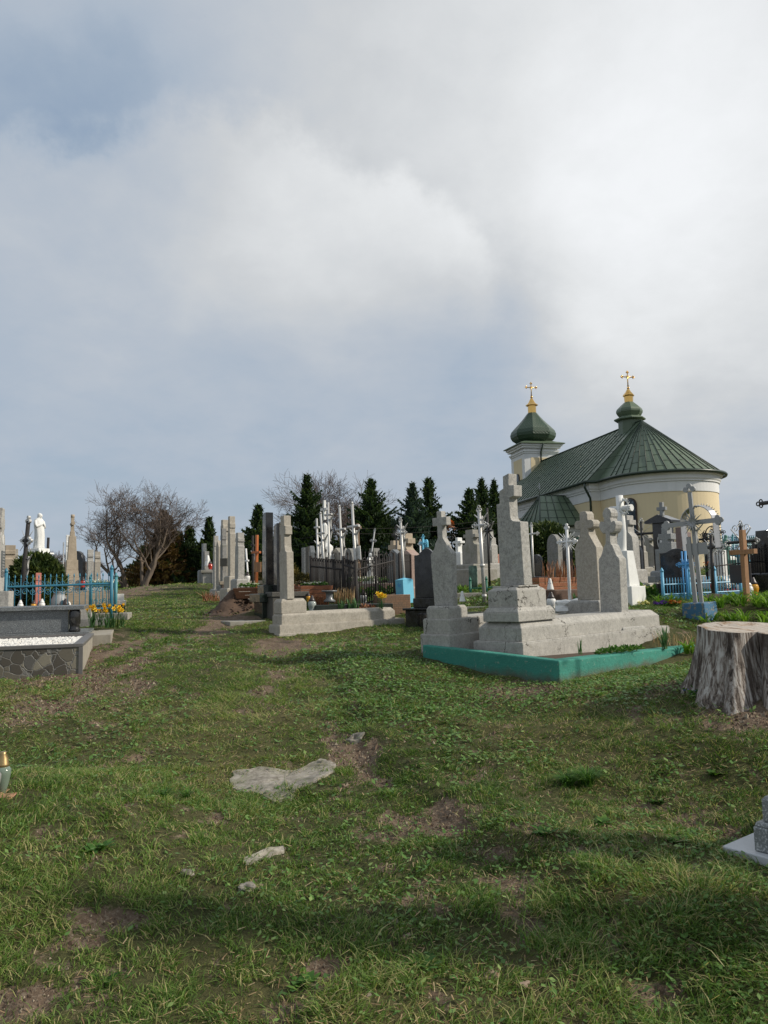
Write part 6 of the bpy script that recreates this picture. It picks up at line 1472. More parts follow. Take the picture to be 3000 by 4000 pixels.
# white memorial with spire
def white_mem():
    d = 19.5; p = foot(1272, d); z1 = row2h(1272, 2122, d, p[2]); o = root('white_memorial', 'white plastered memorial tower with moulded cornice behind the fence', 'memorial', p, rot(50))
    MB().lathe([(.20, -.1), (.20, z1*.72), (.23, z1*.74), (.23, z1*.78), (.20, z1*.80), (.21, z1*.93), (.17, z1*.96), (.11, z1), (.09, z1+.12), (.07, z1+.45), (.03, z1+.52)], 8, smooth=False).build('tower', M['white_stone'], o)
    MB().lathe([(.21, z1*.69), (.25, z1*.70), (.25, z1*.72), (.21, z1*.725)], 8, smooth=False).build('cornice', M['white_stone'], o)
    m_ = MB().box(-.03, .03, -.03, .03, z1+.6, z1+1.1); m_.box(-.03, .03, -.14, .14, z1+.84, z1+.9); m_.build('cross', M['white_stone'], o)
white_mem()
# more stones behind the fence
for (lb, px, d, top, W_, st, mt, az, th, ba) in [
    ('round-topped grey headstone behind the tallest pipe crucifix', 1372, 18.5, 2142, .46, 'round', 'terrazzo_dark', 60, .14, (.6, .1)),
    ('dark pyramid-topped stone between two pipe crucifixes', 1334, 19.5, 2140, .5, 'gable', 'concrete', 60, .3, (.6, .1)),
    ('narrow grey stone column beside the little white statue', 1466, 20.5, 2142, .20, 'flat', 'terrazzo_dark', 50, .2, (.4, .1)),
    ('tall grey slab standing left of the slim white crucifix', 1192, 19.0, 2140, .20, 'flat', 'grey_granite', 70, .12, (.5, .1)),
    ('mottled brown slab between two grey slabs left of the fence', 1208, 18.2, 2136, .24, 'flat', 'brown_granite', 70, .10, (.5, .1)),
    ('dark grey slab with a sloping top at the left end of the fence', 1221, 17.4, 2132, .20, 'gable', 'grey_granite', 70, .10, (.5, .1)),
    ('pale little headstone under the trees right of the white memorial', 1312, 24, 2160, .5, 'latin', 'white_stone', 50, .2, (.6, .1))]:
    stone_cross(lb, px, d, top, W_, st, mt, az, th, ba)
draped_statue('small white statue of a veiled woman standing behind the black fence', foot(1449, 19.0)+Vector((0, 0, .0)), .62, 'white_stone', R(-30), [(.30, -.1, .42)])
pipe_cross('leaning pale green pipe cross beside the wooden pole', 1428, 20, 2060, 2110, .12, .02, 'grey_metal', None, 'ring', None, (.55, .6), 50, (9, 0))
pipe_cross('black iron cross behind the silver crucifix', 1553, 19.0, 2050, 2090, .16, .022, 'black_iron', None, 'ring', (4, .2), None, 50)
pipe_cross('light blue cross with a hooded shrine over the dark headstone', 1658, 16.5, 2086, 2122, .12, .022, 'sky_blue_paint', None, 'ring', None, None, 50, (0, 0), lambda o: MB().prism([(-.08, 0), (.08, 0), (.08, .12), (.05, .17), (-.05, .17), (-.08, .12)], .05, .08, 'YZ').build('hood', M['sky_blue_paint'], o).__setattr__('location', (0, 0, row2h(1660, 2138, 16.5, o.location.z))))
pipe_cross('little white cross left of the light blue hooded cross', 1646, 18, 2106, 2124, .07, .018, 'white_paint', None, 'ring', None, None, 50)
wood_cross('thin wooden pole cross behind the fence', 1404, 26, 2045, 2062, .20, .09, .09, 'pole_wood', 50, (-1, 0))
# planters and beds in the middle
pl1 = planter('larch planter with white flowers behind the slender cross', V3_(at(1178, 2335, 13.2)), 78, .52, .42, .20, 'planter_wood', .02)
flowers('flower_bed', 'white primroses filling the larch planter behind the slender cross', 'flower bed', V3_(at(1232, 2335, 13.4))+Vector((0, .0, .20)), .22, .16, .07, 60, 'petal_white', 51, .020)
planter('larch planter left of the slender cross stele', V3_(at(1060, 2335, 13.8)), 78, .50, .42, .20, 'planter_wood', .02)
stalks('dry_plants', 'orange dry cypress shoots in front of the larch planter', 'dry plants', V3_(at(1256, 2362, 12.6)), .11, .08, .17, 200, 'redstem', 53, w_=.004)
def urn(label, px, d, h_, mat='black_granite', row=None):
    o = root('stone_vase', label, 'stone vase', V3_(at(px, row, d)) if row else foot(px, d)); 
    MB().lathe([(.09, 0), (.10, .02), (.055, .06), (.06, h_*.75), (.075, h_*.85), (.125, h_*.88), (.13, h_*.97), (.11, h_)], 16).build('vase', M[mat], o); return o
urn('dark granite vase behind the long two-step slab', 1287, 12.5, .19, 'grey_granite', 2352)
urn('small dark table-shaped vase left of the slender cross', 1110, 12.9, .19, row=2342)
lantern('round green glass lantern beside the slender cross plinth', V3_(at(1219, 2388, 12.2)), .25, 'clear')
lantern('small amber lantern behind the round green glass one', V3_(at(1205, 2350, 12.5)), .14, 'amber')
lantern('white lantern left of the slender cross', V3_(at(1100, 2340, 12.8)), .20, 'white'); lantern('white lantern farther left by the dark vase', V3_(at(1074, 2338, 12.9)), .19, 'white')
kerb('grave_kerb', 'dark granite kerb with a flower bed behind the long slab', 'grave kerb', V3_(at(1230, 2394, 12.15)), 80, 1.25, .55, .12, .09, 'grave_green_granite', 'bed', sink=.45)
daffodils('clump of daffodil leaves without flowers behind the long slab', V3_(at(1362, 2384, 12.1)), 0, .24, 55, .15, 60)
daffodils('flowering yellow daffodils right of the leafy clump', V3_(at(1475, 2380, 12.1)), 8, .22, 56, .12, 14)
flowers('heather', 'low dark pink heather beside the flowering daffodils', 'heather', V3_(at(1428, 2378, 12.3)), .16, .08, .08, 16, 'petal_pink', 57, .01, 'redstem', nleaf=140)
stalks('dried_fronds', 'hanging brown dried fronds in front of the fence', 'dried plants', V3_(at(1345, 2352, 12.9)), .17, .10, .24, 160, 'straw', 58, w_=.006, curl=.3)
lantern('black house-shaped lantern inside the fence', V3_(foot(1421, 13.6)), .26, 'whitedark')
flowers('flower_bed', 'white flowers on the raised grave inside the fence', 'flower bed', V3_(foot(1430, 15.6))+Vector((0, 0, .30)), .45, .2, .10, 70, 'petal_white', 59, .025, rz=.2)
kerb('grave_kerb', 'raised brick-coloured plot edge inside the fence', 'grave kerb', V3_(foot(1395, 15.3)), 76, 1.0, .6, .26, .1, 'pink_granite', 'bed')
flowers('spring_flowers', 'green shoots with a red tulip inside the fence', 'spring flowers', V3_(foot(1480, 14.9)), .5, .25, .2, 12, 'petal_orange', 61, .02, nleaf=260, leaf_sz=.12)
# between the leaning and the tall cross, far part
stone_cross('white cross on a tall moulded white pedestal left of the grey monument', 1797, 18.5, 2100, .26, 'cross', 'white_stone', 50, .16, (.36, .62), (.5, .12))
stone_cross('wide grey monument with rounded shoulders behind the silver pipe cross', 1849, 16.5, 2070, .50, 'curved', 'concrete', 56, .16, (.6, .1), (.7, .3))
stone_cross('narrow dark headstone behind the silver pipe cross', 1880, 17.5, 2110, .34, 'round', 'black_granite', 56, .12, (.4, .1))
stone_cross('tall pale grey slab with a pointed top left of the tall cross', 1910, 17, 2076, .40, 'notch', 'terrazzo', 50, .20, (.46, .35))
stone_cross('small salmon pink headstone at the foot of the church wall', 1936, 24, 2165, .46, 'round', 'coral', 50, .14, (.6, .6)) if 'coral' in M else None
o = root('stone_post', 'green stained round stone post in front of the grey monument', 'stone post', foot(1850, 15.3)); MB().lathe([(.085, -.1), (.085, .44), (.07, .46)], 14).build('post', M['green_stained'] if 'green_stained' in M else M['terrazzo_dark'], o)
pipe_cross('silver pipe cross with a collar left of the tall cross', 1893, 13.2, 1972, 2052, .165, .030, 'silver_paint', None, 'ring', None, (1.0, .6), 50, (-1.6, 0), knob=[.62, .10])
pipe_cross('wrought black iron crucifix with scroll braces beside the tall cross', 1913, 15.2, 1984, 2074, .20, .022, 'black_iron', None, None, None, (.72, .66), 60, braces=.15)
fence('pipe_rail', 'low green pipe rail round the grave left of the tall cross', foot(1838, 14.4), foot(1965, 14.2), .17, 3, 1, 'green_iron', (.55, .56), .2, 'plain', .006, .024, post_h=.24)
kerb('grave_kerb', 'old low concrete kerb with brick end left of the tall cross', 'grave kerb', V3_(foot(1770, 14.0)), 84, .9, .7, .10, .12, 'concrete', 'bed')
kerb('grave_kerb', 'mossy kerb nearer than the green pipe rail', 'grave kerb', V3_(foot(1790, 12.7)), 84, .8, .6, .07, .08, 'terrazzo_dark', 'bed')
urn('little black pedestal vase by the tall cross stele', 1945, 12.9, .20)
lantern('pink flowered lantern right of the leaning cross', V3_(foot(1788, 11.3))+Vector((0, 0, .10)), .15, 'pink')
stalks('dry_plants', 'reddish dry plants before the white pedestal', 'dry plants', V3_(foot(1818, 17.0)), .22, .12, .22, 90, 'redstem', 62, w_=.006)
plant_clump('spring_shoots', 'fresh green shoots on the bed before the white pedestal', 'spring shoots', V3_(foot(1815, 14.9)), 12, .20, .02, 1.2, .5, 'lime_leaf', 63, (.35, .2), 8)
flowers('cloth_bouquet', 'orange cloth bouquet hanging behind the arm of the leaning cross', 'cloth bouquet', V3_(at(1757, 2078, 10.2)), .06, .06, .16, 12, 'petal_orange', 64, .030, 'redstem')
def scroll_stand():
    o = root('scroll_stand', 'curled black iron flower stand carrying the orange bouquet', 'flower stand', foot(1760, 10.2)); m_ = MB(); h_ = row2h(1760, 2070, 10.2, o.location.z)
    m_.tube([(0, 0, -.1), (0, 0, h_-.1)], .010, 6); scroll(m_, .05, 0, h_-.10, .05, 1.5, 1, .008); scroll(m_, .0, 0, h_+.02, .04, 1.5, -1, .008); m_.build('stand', M['black_iron'], o)
scroll_stand()
# ================================================================ left of the slender cross: black obelisks, mound, rows by the path
def black_pair():
    p = V3_(at(1040, 2425, 12.6)); az = 62
    o = grave('gravestone', 'tall black polished double stele with stepped blocks by the path', 'gravestone', p, az, [(-.42, .55, -.2, .55, -.25, .03, 0), (-.10, .36, -.10, .32, .03, .30, 0), (-.16, .42, -.16, .38, .301, .44, 0), (-.06, .30, -.06, .26, .441, .58, 0)], [(.02, .15, .15, .581, [(-.10, 0), (.095, 0), (.095, .62), (.07, 1.02), (.07, 1.13), (.0, 1.2), (-.10, 1.2)], 'headstone', 'black_granite')], None, 'grave_green_granite', mats={'plinth': 'grave_green_granite'})
    fp(o, -.5, .6, -.25, .6)
    p2 = V3_(at(1085, 2420, 12.4))
    o = grave('gravestone', 'rough-edged grey and black stele right of the black polished one', 'gravestone', p2, 62, [(-.12, .45, -.10, .30, -.2, .36, 0), (-.14, .50, -.12, .33, .361, .44, 0)], [(.03, .10, .10, .441, [(-.11, 0), (.115, 0), (.115, .85), (.06, .88), (.06, 1.08), (-.11, 1.12)], 'headstone', 'brown_granite'), (-.008, .029, .10, .442, [(-.105, 0), (.11, 0), (.11, .84), (.055, .87), (.055, 1.07), (-.105, 1.11)], 'polished_face', 'black_granite')], None, 'brown_granite')
    o = kerb('grave_slab', 'grey flagstone edging in front of the black double stele', 'grave slab', V3_(at(898, 2446, 12.0)), 62, 1.6, .9, .07, .35, 'concrete', 'concrete', bedz=-.01)
black_pair()
# heap of dug earth
def mound():
    c_ = V3_(foot(915, 13.6)); o = root('earth_mound', 'heap of freshly dug brown earth beside the path', 'earth mound', c_); n = 40; vs = []; rg = np.random.default_rng(3)
    RR = 22
    for i in range(RR+1):
        f = i/RR
        for k in range(n):
            t_ = 2*PI*k/n; rx, ry = (.52 if math.cos(t_) < 0 else .42), .55; r_ = f*(1+.12*math.sin(3*t_+1)+.06*math.sin(7*t_)); x, y = rx*r_*math.cos(t_), ry*r_*math.sin(t_)
            z = .36*(math.exp(-(f*1.55)**2*1.3)-math.exp(-1.3*1.55**2))*1.05+.035*(fbm(np.array([x*12.]), np.array([y*12.]), 4, 3)[0]-.5)*3.0
            vs.append((x, y, z+gz(c_.x+x, c_.y+y)-c_.z-.02*(f > .97)))
    fs = [(i*n+k, (i+1)*n+k, (i+1)*n+(k+1) % n, i*n+(k+1) % n) for i in range(RR) for k in range(n)]
    m_ = MB().add(vs, fs, True)
    m_.build('heap', M['soil'], o); cl = MB()
    for k in range(120):
        a, q = rg.uniform(0, 6.28), rg.uniform(.2, 1.05)**.7; x, y = .5*q*math.cos(a), .55*q*math.sin(a); rock(cl, (x, y, .36*max(0, math.exp(-(q*1.55)**2*1.3)-.04)+gz(c_.x+x, c_.y+y)-c_.z+.005), rg.uniform(.010, .032), k, 1, 1, .8, 1)
    cl.build('loose_clods', M['soil'], o)['kind'] = 'stuff'
mound(); FOOT.append((foot(915, 13.6).x, 13.6, 0, -.4, .4, -.45, .45))
# wedge planter on the mound
pw = V3_(at(925, 2340, 13.4)); o = planter('brown wedge-shaped planter with white flowers on top of the earth heap', pw, 80, .32, .30, .19, 'wedge_brown', .07)
flowers('flower_bed', 'white daisies in the wedge-shaped planter', 'flower bed', pw+Vector((.17, .22, .20)), .20, .14, .07, 60, 'petal_white', 71, .018)
wood_cross('bright orange varnished wooden cross with ribbon behind the wedge planter', 1000, 13.8, 2090, 2158, .10, .040, .05, 'orange_wood', 34, (1.0, 0), lambda o: MB().box(-.04, -.028, -.14, .02, .62, .80).build('ribbon', M['pine_wood'], o))
pipe_cross('brown crucifix close behind the orange wooden cross', 988, 15.5, 2092, 2130, .10, .022, 'rusty_iron', None, None, None, (.60, .5), 50, (0, 0))
lantern('white lantern with a dark cap on the ledge left of the orange cross', V3_(at(967, 2276, 15.5)), .22, 'whitedark')
# row of grey stelae along the path
stone_cross('slim grey cross column, taller of the pair by the orange cross', 905, 16.5, 2017, .15, 'column', 'terrazzo_warm', 56, .13, (.30, .26), (.38, .30), sink=.2)
stone_cross('shorter grey cross column tilted forward beside the taller one', 935, 15.4, 2081, .17, 'column', 'terrazzo', 56, .14, (.32, .26), (.40, .22), tilt=(0.6, 0), sink=.2)
stone_cross('weathered cross column left of the pair, behind them', 880, 21, 2031, .26, 'tall', 'terrazzo_warm', 56, .2, (.5, .3))
stone_cross('broad pale stele leaning beside the weathered column', 888, 22, 2084, .34, 'round', 'beige_stone', 56, .2, (.6, .2))
stone_cross('narrow dark cross column in front of the weathered one', 873, 19.6, 2065, .16, 'column', 'terrazzo_dark', 56, .12, (.3, .3))
stone_cross('short grey cross column over the grey ledge', 843, 20.5, 2093, .13, 'column', 'terrazzo', 56, .12, (.3, .2))
stone_cross('grey slab with angled top right of the short column', 857, 20, 2111, .20, 'gable', 'terrazzo_warm', 56, .12, (.3, .2))
stone_cross('thin grey obelisk over the ledge at the far end of the row', 797, 26, 2124, .14, 'flat', 'grey_granite', 56, .12, (.4, .45))
stone_cross('dark little obelisk beside the thin grey one', 804, 25.5, 2154, .18, 'flat', 'terrazzo_dark', 56, .16, (.4, .45))
def ledge(label, px, d, az, L_, Wd, h, mat, cop, opening=None):
    o = root('grave_terrace', label, 'grave terrace', foot(px, d), rot(az)); MB().box(0, L_, 0, Wd, -.3, h).build('wall', M[mat], o, .006)
    MB().box(-.06, L_+.06, -.06, Wd+.06, h+.002, h+.085).build('coping', M[cop], o, .008)
    if opening: MB().box(-.012, .05, .2, .75, .02, h-.06).build('dark_opening', M['black_granite'], o)
    return o
ledge('pink granite terrace wall with pale coping behind the black stelae', 868, 19.0, 78, 3.6, 1.2, .33, 'pink_granite', 'beige_stone')
ledge('grey granite terrace with an overhanging top at the end of the row', 792, 24.5, 78, 1.1, 1.0, .34, 'terrazzo', 'concrete')
kerb('grave_kerb', 'low grey kerb with a dark opening below the pink terrace', 'grave kerb', V3_(foot(846, 18.6)), 78, .5, .4, .18, .1, 'concrete', 'black_granite')
lantern('red lantern on the grey terrace at the far end of the row', V3_(at(821, 2224, 24.8)), .28, 'red'); lantern('white candle beside the red lantern on the grey terrace', V3_(at(812, 2212, 25.2)), .36, 'cone')
MB_q = MB().box(-.09, .09, -.09, .09, 0, .20).build('stone_box', M['brown_granite'], None, .006); MB_q.location = V3_(at(876, 2212, 19.4)); tag(MB_q, 'brown stone box standing on the pink terrace coping', 'stone box')
stone_cross('small pale headstone on the far grey terrace', 835, 24.6, 2200, .15, 'round', 'light_granite', 60, .05, (.2, .38))
bush('ochre_shrub', 'yellowish ornamental shrub behind the slender cross', 'ornamental shrub', foot(1090, 21), .55, .4, 1.05, 4200, 'ochre_bush', 72, .06)
bush('low_shrub', 'low yellow green shrub left of the fence', 'shrub', foot(1180, 17.5), .28, .24, .55, 1500, 'ochre_bush', 73, .05)
kerb('grave_kerb', 'grey planter edge with heather below the pink terrace', 'grave kerb', V3_(foot(1085, 15.0)), 78, .9, .5, .20, .06, 'concrete', 'bed', bedz=.0)
flowers('heather', 'dark red heather on the bed below the pink terrace', 'heather', V3_(foot(1110, 15.3))+Vector((0, 0, .2)), .35, .12, .10, 20, 'petal_pink', 74, .010, 'redstem', nleaf=260)
pipe_cross('white slanted post with two struts behind the orange cross', 975, 18.0, 2142, 2190, .12, .022, 'white_paint', None, None, None, None, 50, (-4, 0))
stalks('root_pile', 'heap of broken roots and dry twigs beside the grey terrace', 'dry roots', V3_(foot(858, 17.4)), .35, .25, .22, 120, 'redstem', 75, w_=.012, curl=1.8)

# ================================================================ left side of the path
def wbox(o, *a, mat='concrete', name='block', bevel=.006): MB().box(*a).build(name, M[mat], o, bevel)
# gravel grave in the foreground left
def crazy():
    mt, t, p_, off, _o = new_mat('crazy_paving'); v = t.n('ShaderNodeTexVoronoi', feature='DISTANCE_TO_EDGE'); v2 = t.n('ShaderNodeTexVoronoi'); wv = t.vm('ADD', off, t.vm('MULTIPLY', t.noise(off, 9, 3, .5, out=1), (.09, .09, .09)))
    for q in (v, v2): t.set(q.inputs['Vector'], wv); q.inputs['Scale'].default_value = 9.5
    hs = t.n('ShaderNodeSeparateColor', i_0=v2.outputs['Color']).outputs[0]
    c1 = t.ramp(hs, [(0, (.07, .06, .045)), (.35, (.095, .09, .08)), (.55, (.13, .115, .085)), (.75, (.22, .20, .15)), (1, (.33, .34, .32))], 'CONSTANT')
    c1 = t.mix(t.mr(t.noise(off, 70, 4, .6), .3, .7, 0, .3), c1, (.05, .05, .045)); k = t.m('LESS_THAN', v.outputs[0], .035)
    t.set(p_.inputs['Base Color'], t.mix(k, c1, (.16, .155, .14))); p_.inputs['Roughness'].default_value = .6; bump(t, p_, t.mr(v.outputs[0], 0, .06, 0, 1), .5, .01); M['crazy'] = mt
crazy()
g0 = V3_(at(318, 2612, 8.0))+Vector((0, 0, .03)); azL = 72
def gravel_grave():
    rz = rot(azL)+PI    # local +X runs left, toward the camera side; local +Y away... mirrored frame
    o = root('grave_kerb', 'crazy-paved kerb filled with white pebbles at the left edge', 'grave kerb', g0, R(90-azL)); FOOT.append((g0.x, g0.y, R(90-azL), -3.2, .02, -.02, 2.3))
    L_, Wd, h, t_ = 3.0, 2.2, .225, .07
    m_ = MB(); m_.box(-L_, 0, 0, t_, -.2, h-.035); m_.build('front_face', M['crazy'], o); m_ = MB(); m_.box(-t_, -.0, t_+.001, Wd, -.2, h-.035); m_.build('side_face', M['side_tile'] if 'side_tile' in M else M['concrete'], o)
    m_ = MB(); m_.box(-L_, -t_-.001, -.012, t_+.012, h-.034, h); m_.box(-t_-.012, .012, -.012, Wd, h-.0335, h+.0005); m_.box(-.03, .012, -.012, .004, -.2, h-.035); m_.box(-L_, 0, Wd-t_, Wd-.001, -.2, h-.001)
    m_.build('steel_edge_trim', M['grey_trim'] if 'grey_trim' in M else M['grey_granite'], o, .003)
    MB().box(-L_, -t_, t_, Wd-t_, -.2, h-.05).build('pebble_bed', M['pebble'], o)
    rg = np.random.default_rng(5); base = MB(); 
    tmpl = MB(); rock(tmpl, (0, 0, 0), 1, 4, 1, .8, .7, 1); tv = np.array(tmpl.v); tf = np.array(tmpl.f)
    n = 3600; x = rg.uniform(-2.3, -t_-.01, n); y = rg.uniform(t_+.01, Wd-t_-.01, n); s_ = rg.uniform(.012, .022, n); a = rg.uniform(0, 6.28, n)
    ca, sa = np.cos(a), np.sin(a)
    V_ = np.stack([(tv[None, :, 0]*ca[:, None]-tv[None, :, 1]*sa[:, None])*s_[:, None]+x[:, None], (tv[None, :, 0]*sa[:, None]+tv[None, :, 1]*ca[:, None])*s_[:, None]+y[:, None], tv[None, :, 2]*s_[:, None]+h-.045+.012*rg.random((n, 1))], 2)
    q = soup('pebbles', M['pebble'], V_[:, tf].reshape(-1, 3, 3), 3, o); q['kind'] = 'stuff'
gravel_grave()
gL = lambda x, y, z=0: g0+Vector((x*math.cos(R(90-azL))-y*math.sin(R(90-azL)), x*math.sin(R(90-azL))+y*math.cos(R(90-azL)), z))
# stepped dark granite tomb behind it
o = root('tomb', 'speckled dark grey granite tomb slab with black pillar corner behind the pebble grave', 'tomb', gL(.10, 2.24, .0), R(90-azL)); FOOT.append((o.location.x, o.location.y, R(90-azL), -3.4, .35, 0, 1.6))
wbox(o, -3.2, .12, 0, 1.5, -.25, .20, mat='side_tile', name='step'); wbox(o, -3.2, -.15, .10, 1.3, .201, .24, mat='grey_granite', name='base_slab'); wbox(o, -3.2, -.42, .22, 1.1, .241, .53, mat='grey_granite', name='chest', bevel=.004)
wbox(o, -3.2, -.22, .14, 1.2, .532, .585, mat='grey_granite', name='lid')
MB().lathe([(.07, .242), (.075, .27), (.062, .29), (.062, .33), (.072, .35), (.072, .50), (.06, .531)], 16, (-.34, .22)).build('pillar', M['black_granite'], o)
# long grey slab farther back with the grey stele at the left edge
pS = V3_(at(358, 2388, 12.0)); o = root('gravestone', 'grey stone obelisk cross with dark plaque on a long low slab at the left edge', 'gravestone', pS+Vector((0, 0, -.16)), R(90-azL)); rzL = R(90-azL)
wbox(o, -3.0, 0, 0, .75, -.35, .20, mat='terrazzo', name='slab', bevel=.01); wbox(o, -1.66, -1.19, .12, .62, .205, .50, mat='terrazzo', name='plinth')
h0 = row2h(20, 1990, 12.1, o.location.z)
MB().prism([(-.20, 0), (.20, 0), (.24, .10), (.24, .72), (.19, .86), (.11, .90), (.11, h0-.82), (.17, h0-.82), (.17, h0-.66), (.11, h0-.66), (.11, h0-.5), (-.11, h0-.5), (-.11, h0-.66), (-.17, h0-.66), (-.17, h0-.82), (-.11, h0-.82), (-.11, .90), (-.19, .86), (-.24, .72), (-.24, .10)], -.09, .09, 'YZ').build('headstone_cross', M['terrazzo'], o, .008).location = (-1.42, .37, .50)
wbox(o, -1.329, -1.315, .24, .50, .72, 1.12, mat='grey_granite', name='plaque', bevel=0)
m_ = MB()
for k in range(7): m_.box(-1.314, -1.312, .27+.01*(k % 3), .47-.015*(k % 2), 1.09-.045*k-.012, 1.09-.045*k)
m_.build('plaque_lines', M['silver_paint'], [q for q in o.children if q.name.startswith('plaque')][0])
MB().lathe([(.06, 0), (.055, .005)], 14).build('oval_portrait', M['white_plastic'], o)
op = [c for c in o.children if c.name.startswith('oval')][0]; op.rotation_euler = (0, PI/2, 0); op.location = (-1.329, .37, 1.30); op.scale = (1.4, 1, 1)
for i, (x, y, k_, h_, lb) in enumerate([(-.85, .2, 'amber', .15, 'yellow glass lantern on the long grey slab at the left edge'), (-.74, .28, 'white', .17, 'white and green lantern right of the yellow one'), (-1.02, .08, 'white', .16, 'white lantern at the foot of the left-edge obelisk')]):
    ca, sa = math.cos(rzL), math.sin(rzL); lantern(lb, o.location+Vector((x*ca-y*sa, x*sa+y*ca, .20)), h_, k_)
kerb('grave_kerb', 'dark low kerb with red leaves in front of the teal railing', 'grave kerb', V3_(at(440, 2440, 11.9))-Vector((1.2, .35, .1)), azL, 1.15, .5, .20, .08, 'grave_kerb_dark' if 'grave_kerb_dark' in M else 'terrazzo_dark', 'bed')
daffodils('yellow daffodils at the corner of the dark tomb, left clump', V3_(at(368, 2450, 11.5)), 9, .29, 81, .11, 40)
daffodils('yellow daffodils by the teal railing post, right clump', V3_(at(440, 2452, 11.5)), 12, .30, 82, .12, 48)
# teal railing
fA, fB = V3_(at(434, 2382, 12.6)), V3_(at(20, 2398, 12.3)); 
fence('iron_railing', 'worn teal blue iron railing with spear tips and scrolls on the left grave', fB, fA, .56, 2, 18, 'teal_rail', (.05, .76), 1.0, 'spear', .0065, .027, None, [(7, .60, .055, .006), (7, .82, .05, .005)], True, .018, post_h=.66)
fC = V3_(at(452, 2372, 13.2)); fD = V3_(at(352, 2376, 13.6))
fence('iron_railing', 'side run of the teal railing with bent rail behind the corner post', fC, fD, .47, 2, 7, 'teal_paint', (.10, .80), .95, 'plain', .007, .026, None, [(3, .25, .05, .006)], True, .014, post_h=.52)
flowers('cloth_wreath', 'heap of white cloth flowers lying inside the teal railing', 'cloth flowers', V3_(foot(178, 13.3))+Vector((0, 0, .12)), .20, .10, .09, 70, 'petal_white', 83, .022, nleaf=30)
flowers('cloth_wreath', 'smaller white cloth flowers left of the larger heap', 'cloth flowers', V3_(foot(112, 13.1))+Vector((0, 0, .12)), .16, .08, .06, 30, 'petal_white', 84, .02, nleaf=20)
flowers('cloth_wreath', 'little tuft of white cloth flowers by the far kerb', 'cloth flowers', V3_(foot(278, 13.6))+Vector((0, 0, .12)), .09, .05, .05, 14, 'petal_white', 85, .02, nleaf=12)
stalks('dry_bed', 'dry brown plants on the bed inside the teal railing', 'dry plants', V3_(foot(230, 13.4)), .75, .25, .22, 300, 'straw', 86, w_=.005, curl=1.1)
kerb('grave_kerb', 'narrow grey kerb behind the white cloth flowers', 'grave kerb', V3_(foot(180, 12.9)), 80, 1.3, .5, .10, .06, 'concrete', 'bed')
stone_cross('small coral painted cross with a bare grey top inside the teal railing', 146, 13.6, 2238, .10, 'column', 'coral_paint', 60, .09, (.14, .06), (.3, .10))
rock_o = root('garden_stone', 'pale rounded stone near the end of the teal railing', 'stone', V3_(foot(328, 13.2))); rock(MB(), (0, 0, .04), .10, 12, 1.2, 1, .8, 3).build('stone_body', M['white_stone'], rock_o)
o = root('milk_churn', 'pale grey metal churn standing inside the teal railing', 'churn', foot(229, 13.6)); MB().lathe([(.13, 0), (.13, .34), (.10, .40), (.09, .46), (.11, .48)], 16).build('can', M['grey_metal'], o)
for i, (px, d, h_, k_, lb) in enumerate([(255, 13.5, .30, 'amber', 'yellow lantern right of the churn'), (268, 13.7, .24, 'white', 'clear lantern right of the yellow one'), (225, 13.1, .22, 'red', 'red lantern among the dry plants'), (322, 16.3, .22, 'red', 'pink red lantern on the pale stone platform')]):
    p_ = foot(px, d); lantern(lb, p_+Vector((0, 0, .45 if i == 3 else .05)), h_, k_, 'lanterns on the left-hand graves')
# charred-looking wooden crucifix
q = pipe_cross('leaning dark wooden crucifix with silver ends in front of the thuja', 74, 13.6, 2012, 2112, .15, .036, 'charred' if 'charred' in M else 'black_iron', 'silver_paint', 'solid', (8, .26), (.72, .52, 'silver_paint'), 35, (4.0, 0))
# thuja bush
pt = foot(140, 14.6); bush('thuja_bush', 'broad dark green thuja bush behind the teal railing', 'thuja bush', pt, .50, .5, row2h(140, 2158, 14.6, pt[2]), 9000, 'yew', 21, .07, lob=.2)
ps = foot(146, 18.5); zs = row2h(146, 2143, 18.5, ps[2]); Hs = row2h(146, 2004, 18.5, ps[2])-zs
draped_statue('white statue of a veiled woman with joined hands rising behind the thuja', ps, Hs, 'white_statue' if 'white_statue' in M else 'white_stone', R(-20), [(.40, -.2, zs-.14), (.50, zs-.141, zs-.10), (.36, zs-.101, zs)])
p = foot(277, 16.4); zt = row2h(277, 2010, 16.4, p[2]); zA = row2h(277, 2228, 16.4, p[2]); zB = row2h(277, 2188, 16.4, p[2]); zC = row2h(277, 2095, 16.4, p[2]); zD = row2h(277, 2080, 16.4, p[2])
o = root('gravestone', 'tall buff obelisk with rounded cross ends above the teal railing', 'gravestone', p, rot(62))
m_ = MB(); m_.frus(-.16, .16, -.16, .16, -.2, -.15, .15, -.15, .15, zA-.16); m_.frus(-.135, .135, -.135, .135, zA-.16, -.12, .12, -.12, .12, zA); m_.frus(-.118, .118, -.118, .118, zA, -.112, .112, -.112, .112, zB); m_.build('plinth', M['beige_stone'], o, .008)
m_ = MB(); m_.frus(-.092, .092, -.092, .092, zB, -.070, .070, -.070, .070, zC); m_.frus(-.050, .050, -.050, .050, zC, -.045, .045, -.045, .045, zD+.02); m_.build('shaft', M['beige_stone'], o, .006)
m_ = MB(); m_.frus(-.034, .034, -.034, .034, zD+.02, -.030, .030, -.030, .030, zt-.05); m_.tube([(0, -.15, zt-.20), (0, .15, zt-.20)], .040, 10); m_.tube([(-.035, 0, zt-.04), (.035, 0, zt-.04)], .042, 10); m_.build('headstone_cross', M['beige_stone'], o)
stone_cross('buff cross column at the left behind the edge obelisk', 34, 16.5, 2130, .20, 'column', 'beige_stone', 62, .2, (.3, .4))
stone_cross('grey cross column left of the thuja, farther back', 55, 19.5, 2145, .15, 'column', 'terrazzo_warm', 62, .12, (.3, .4))
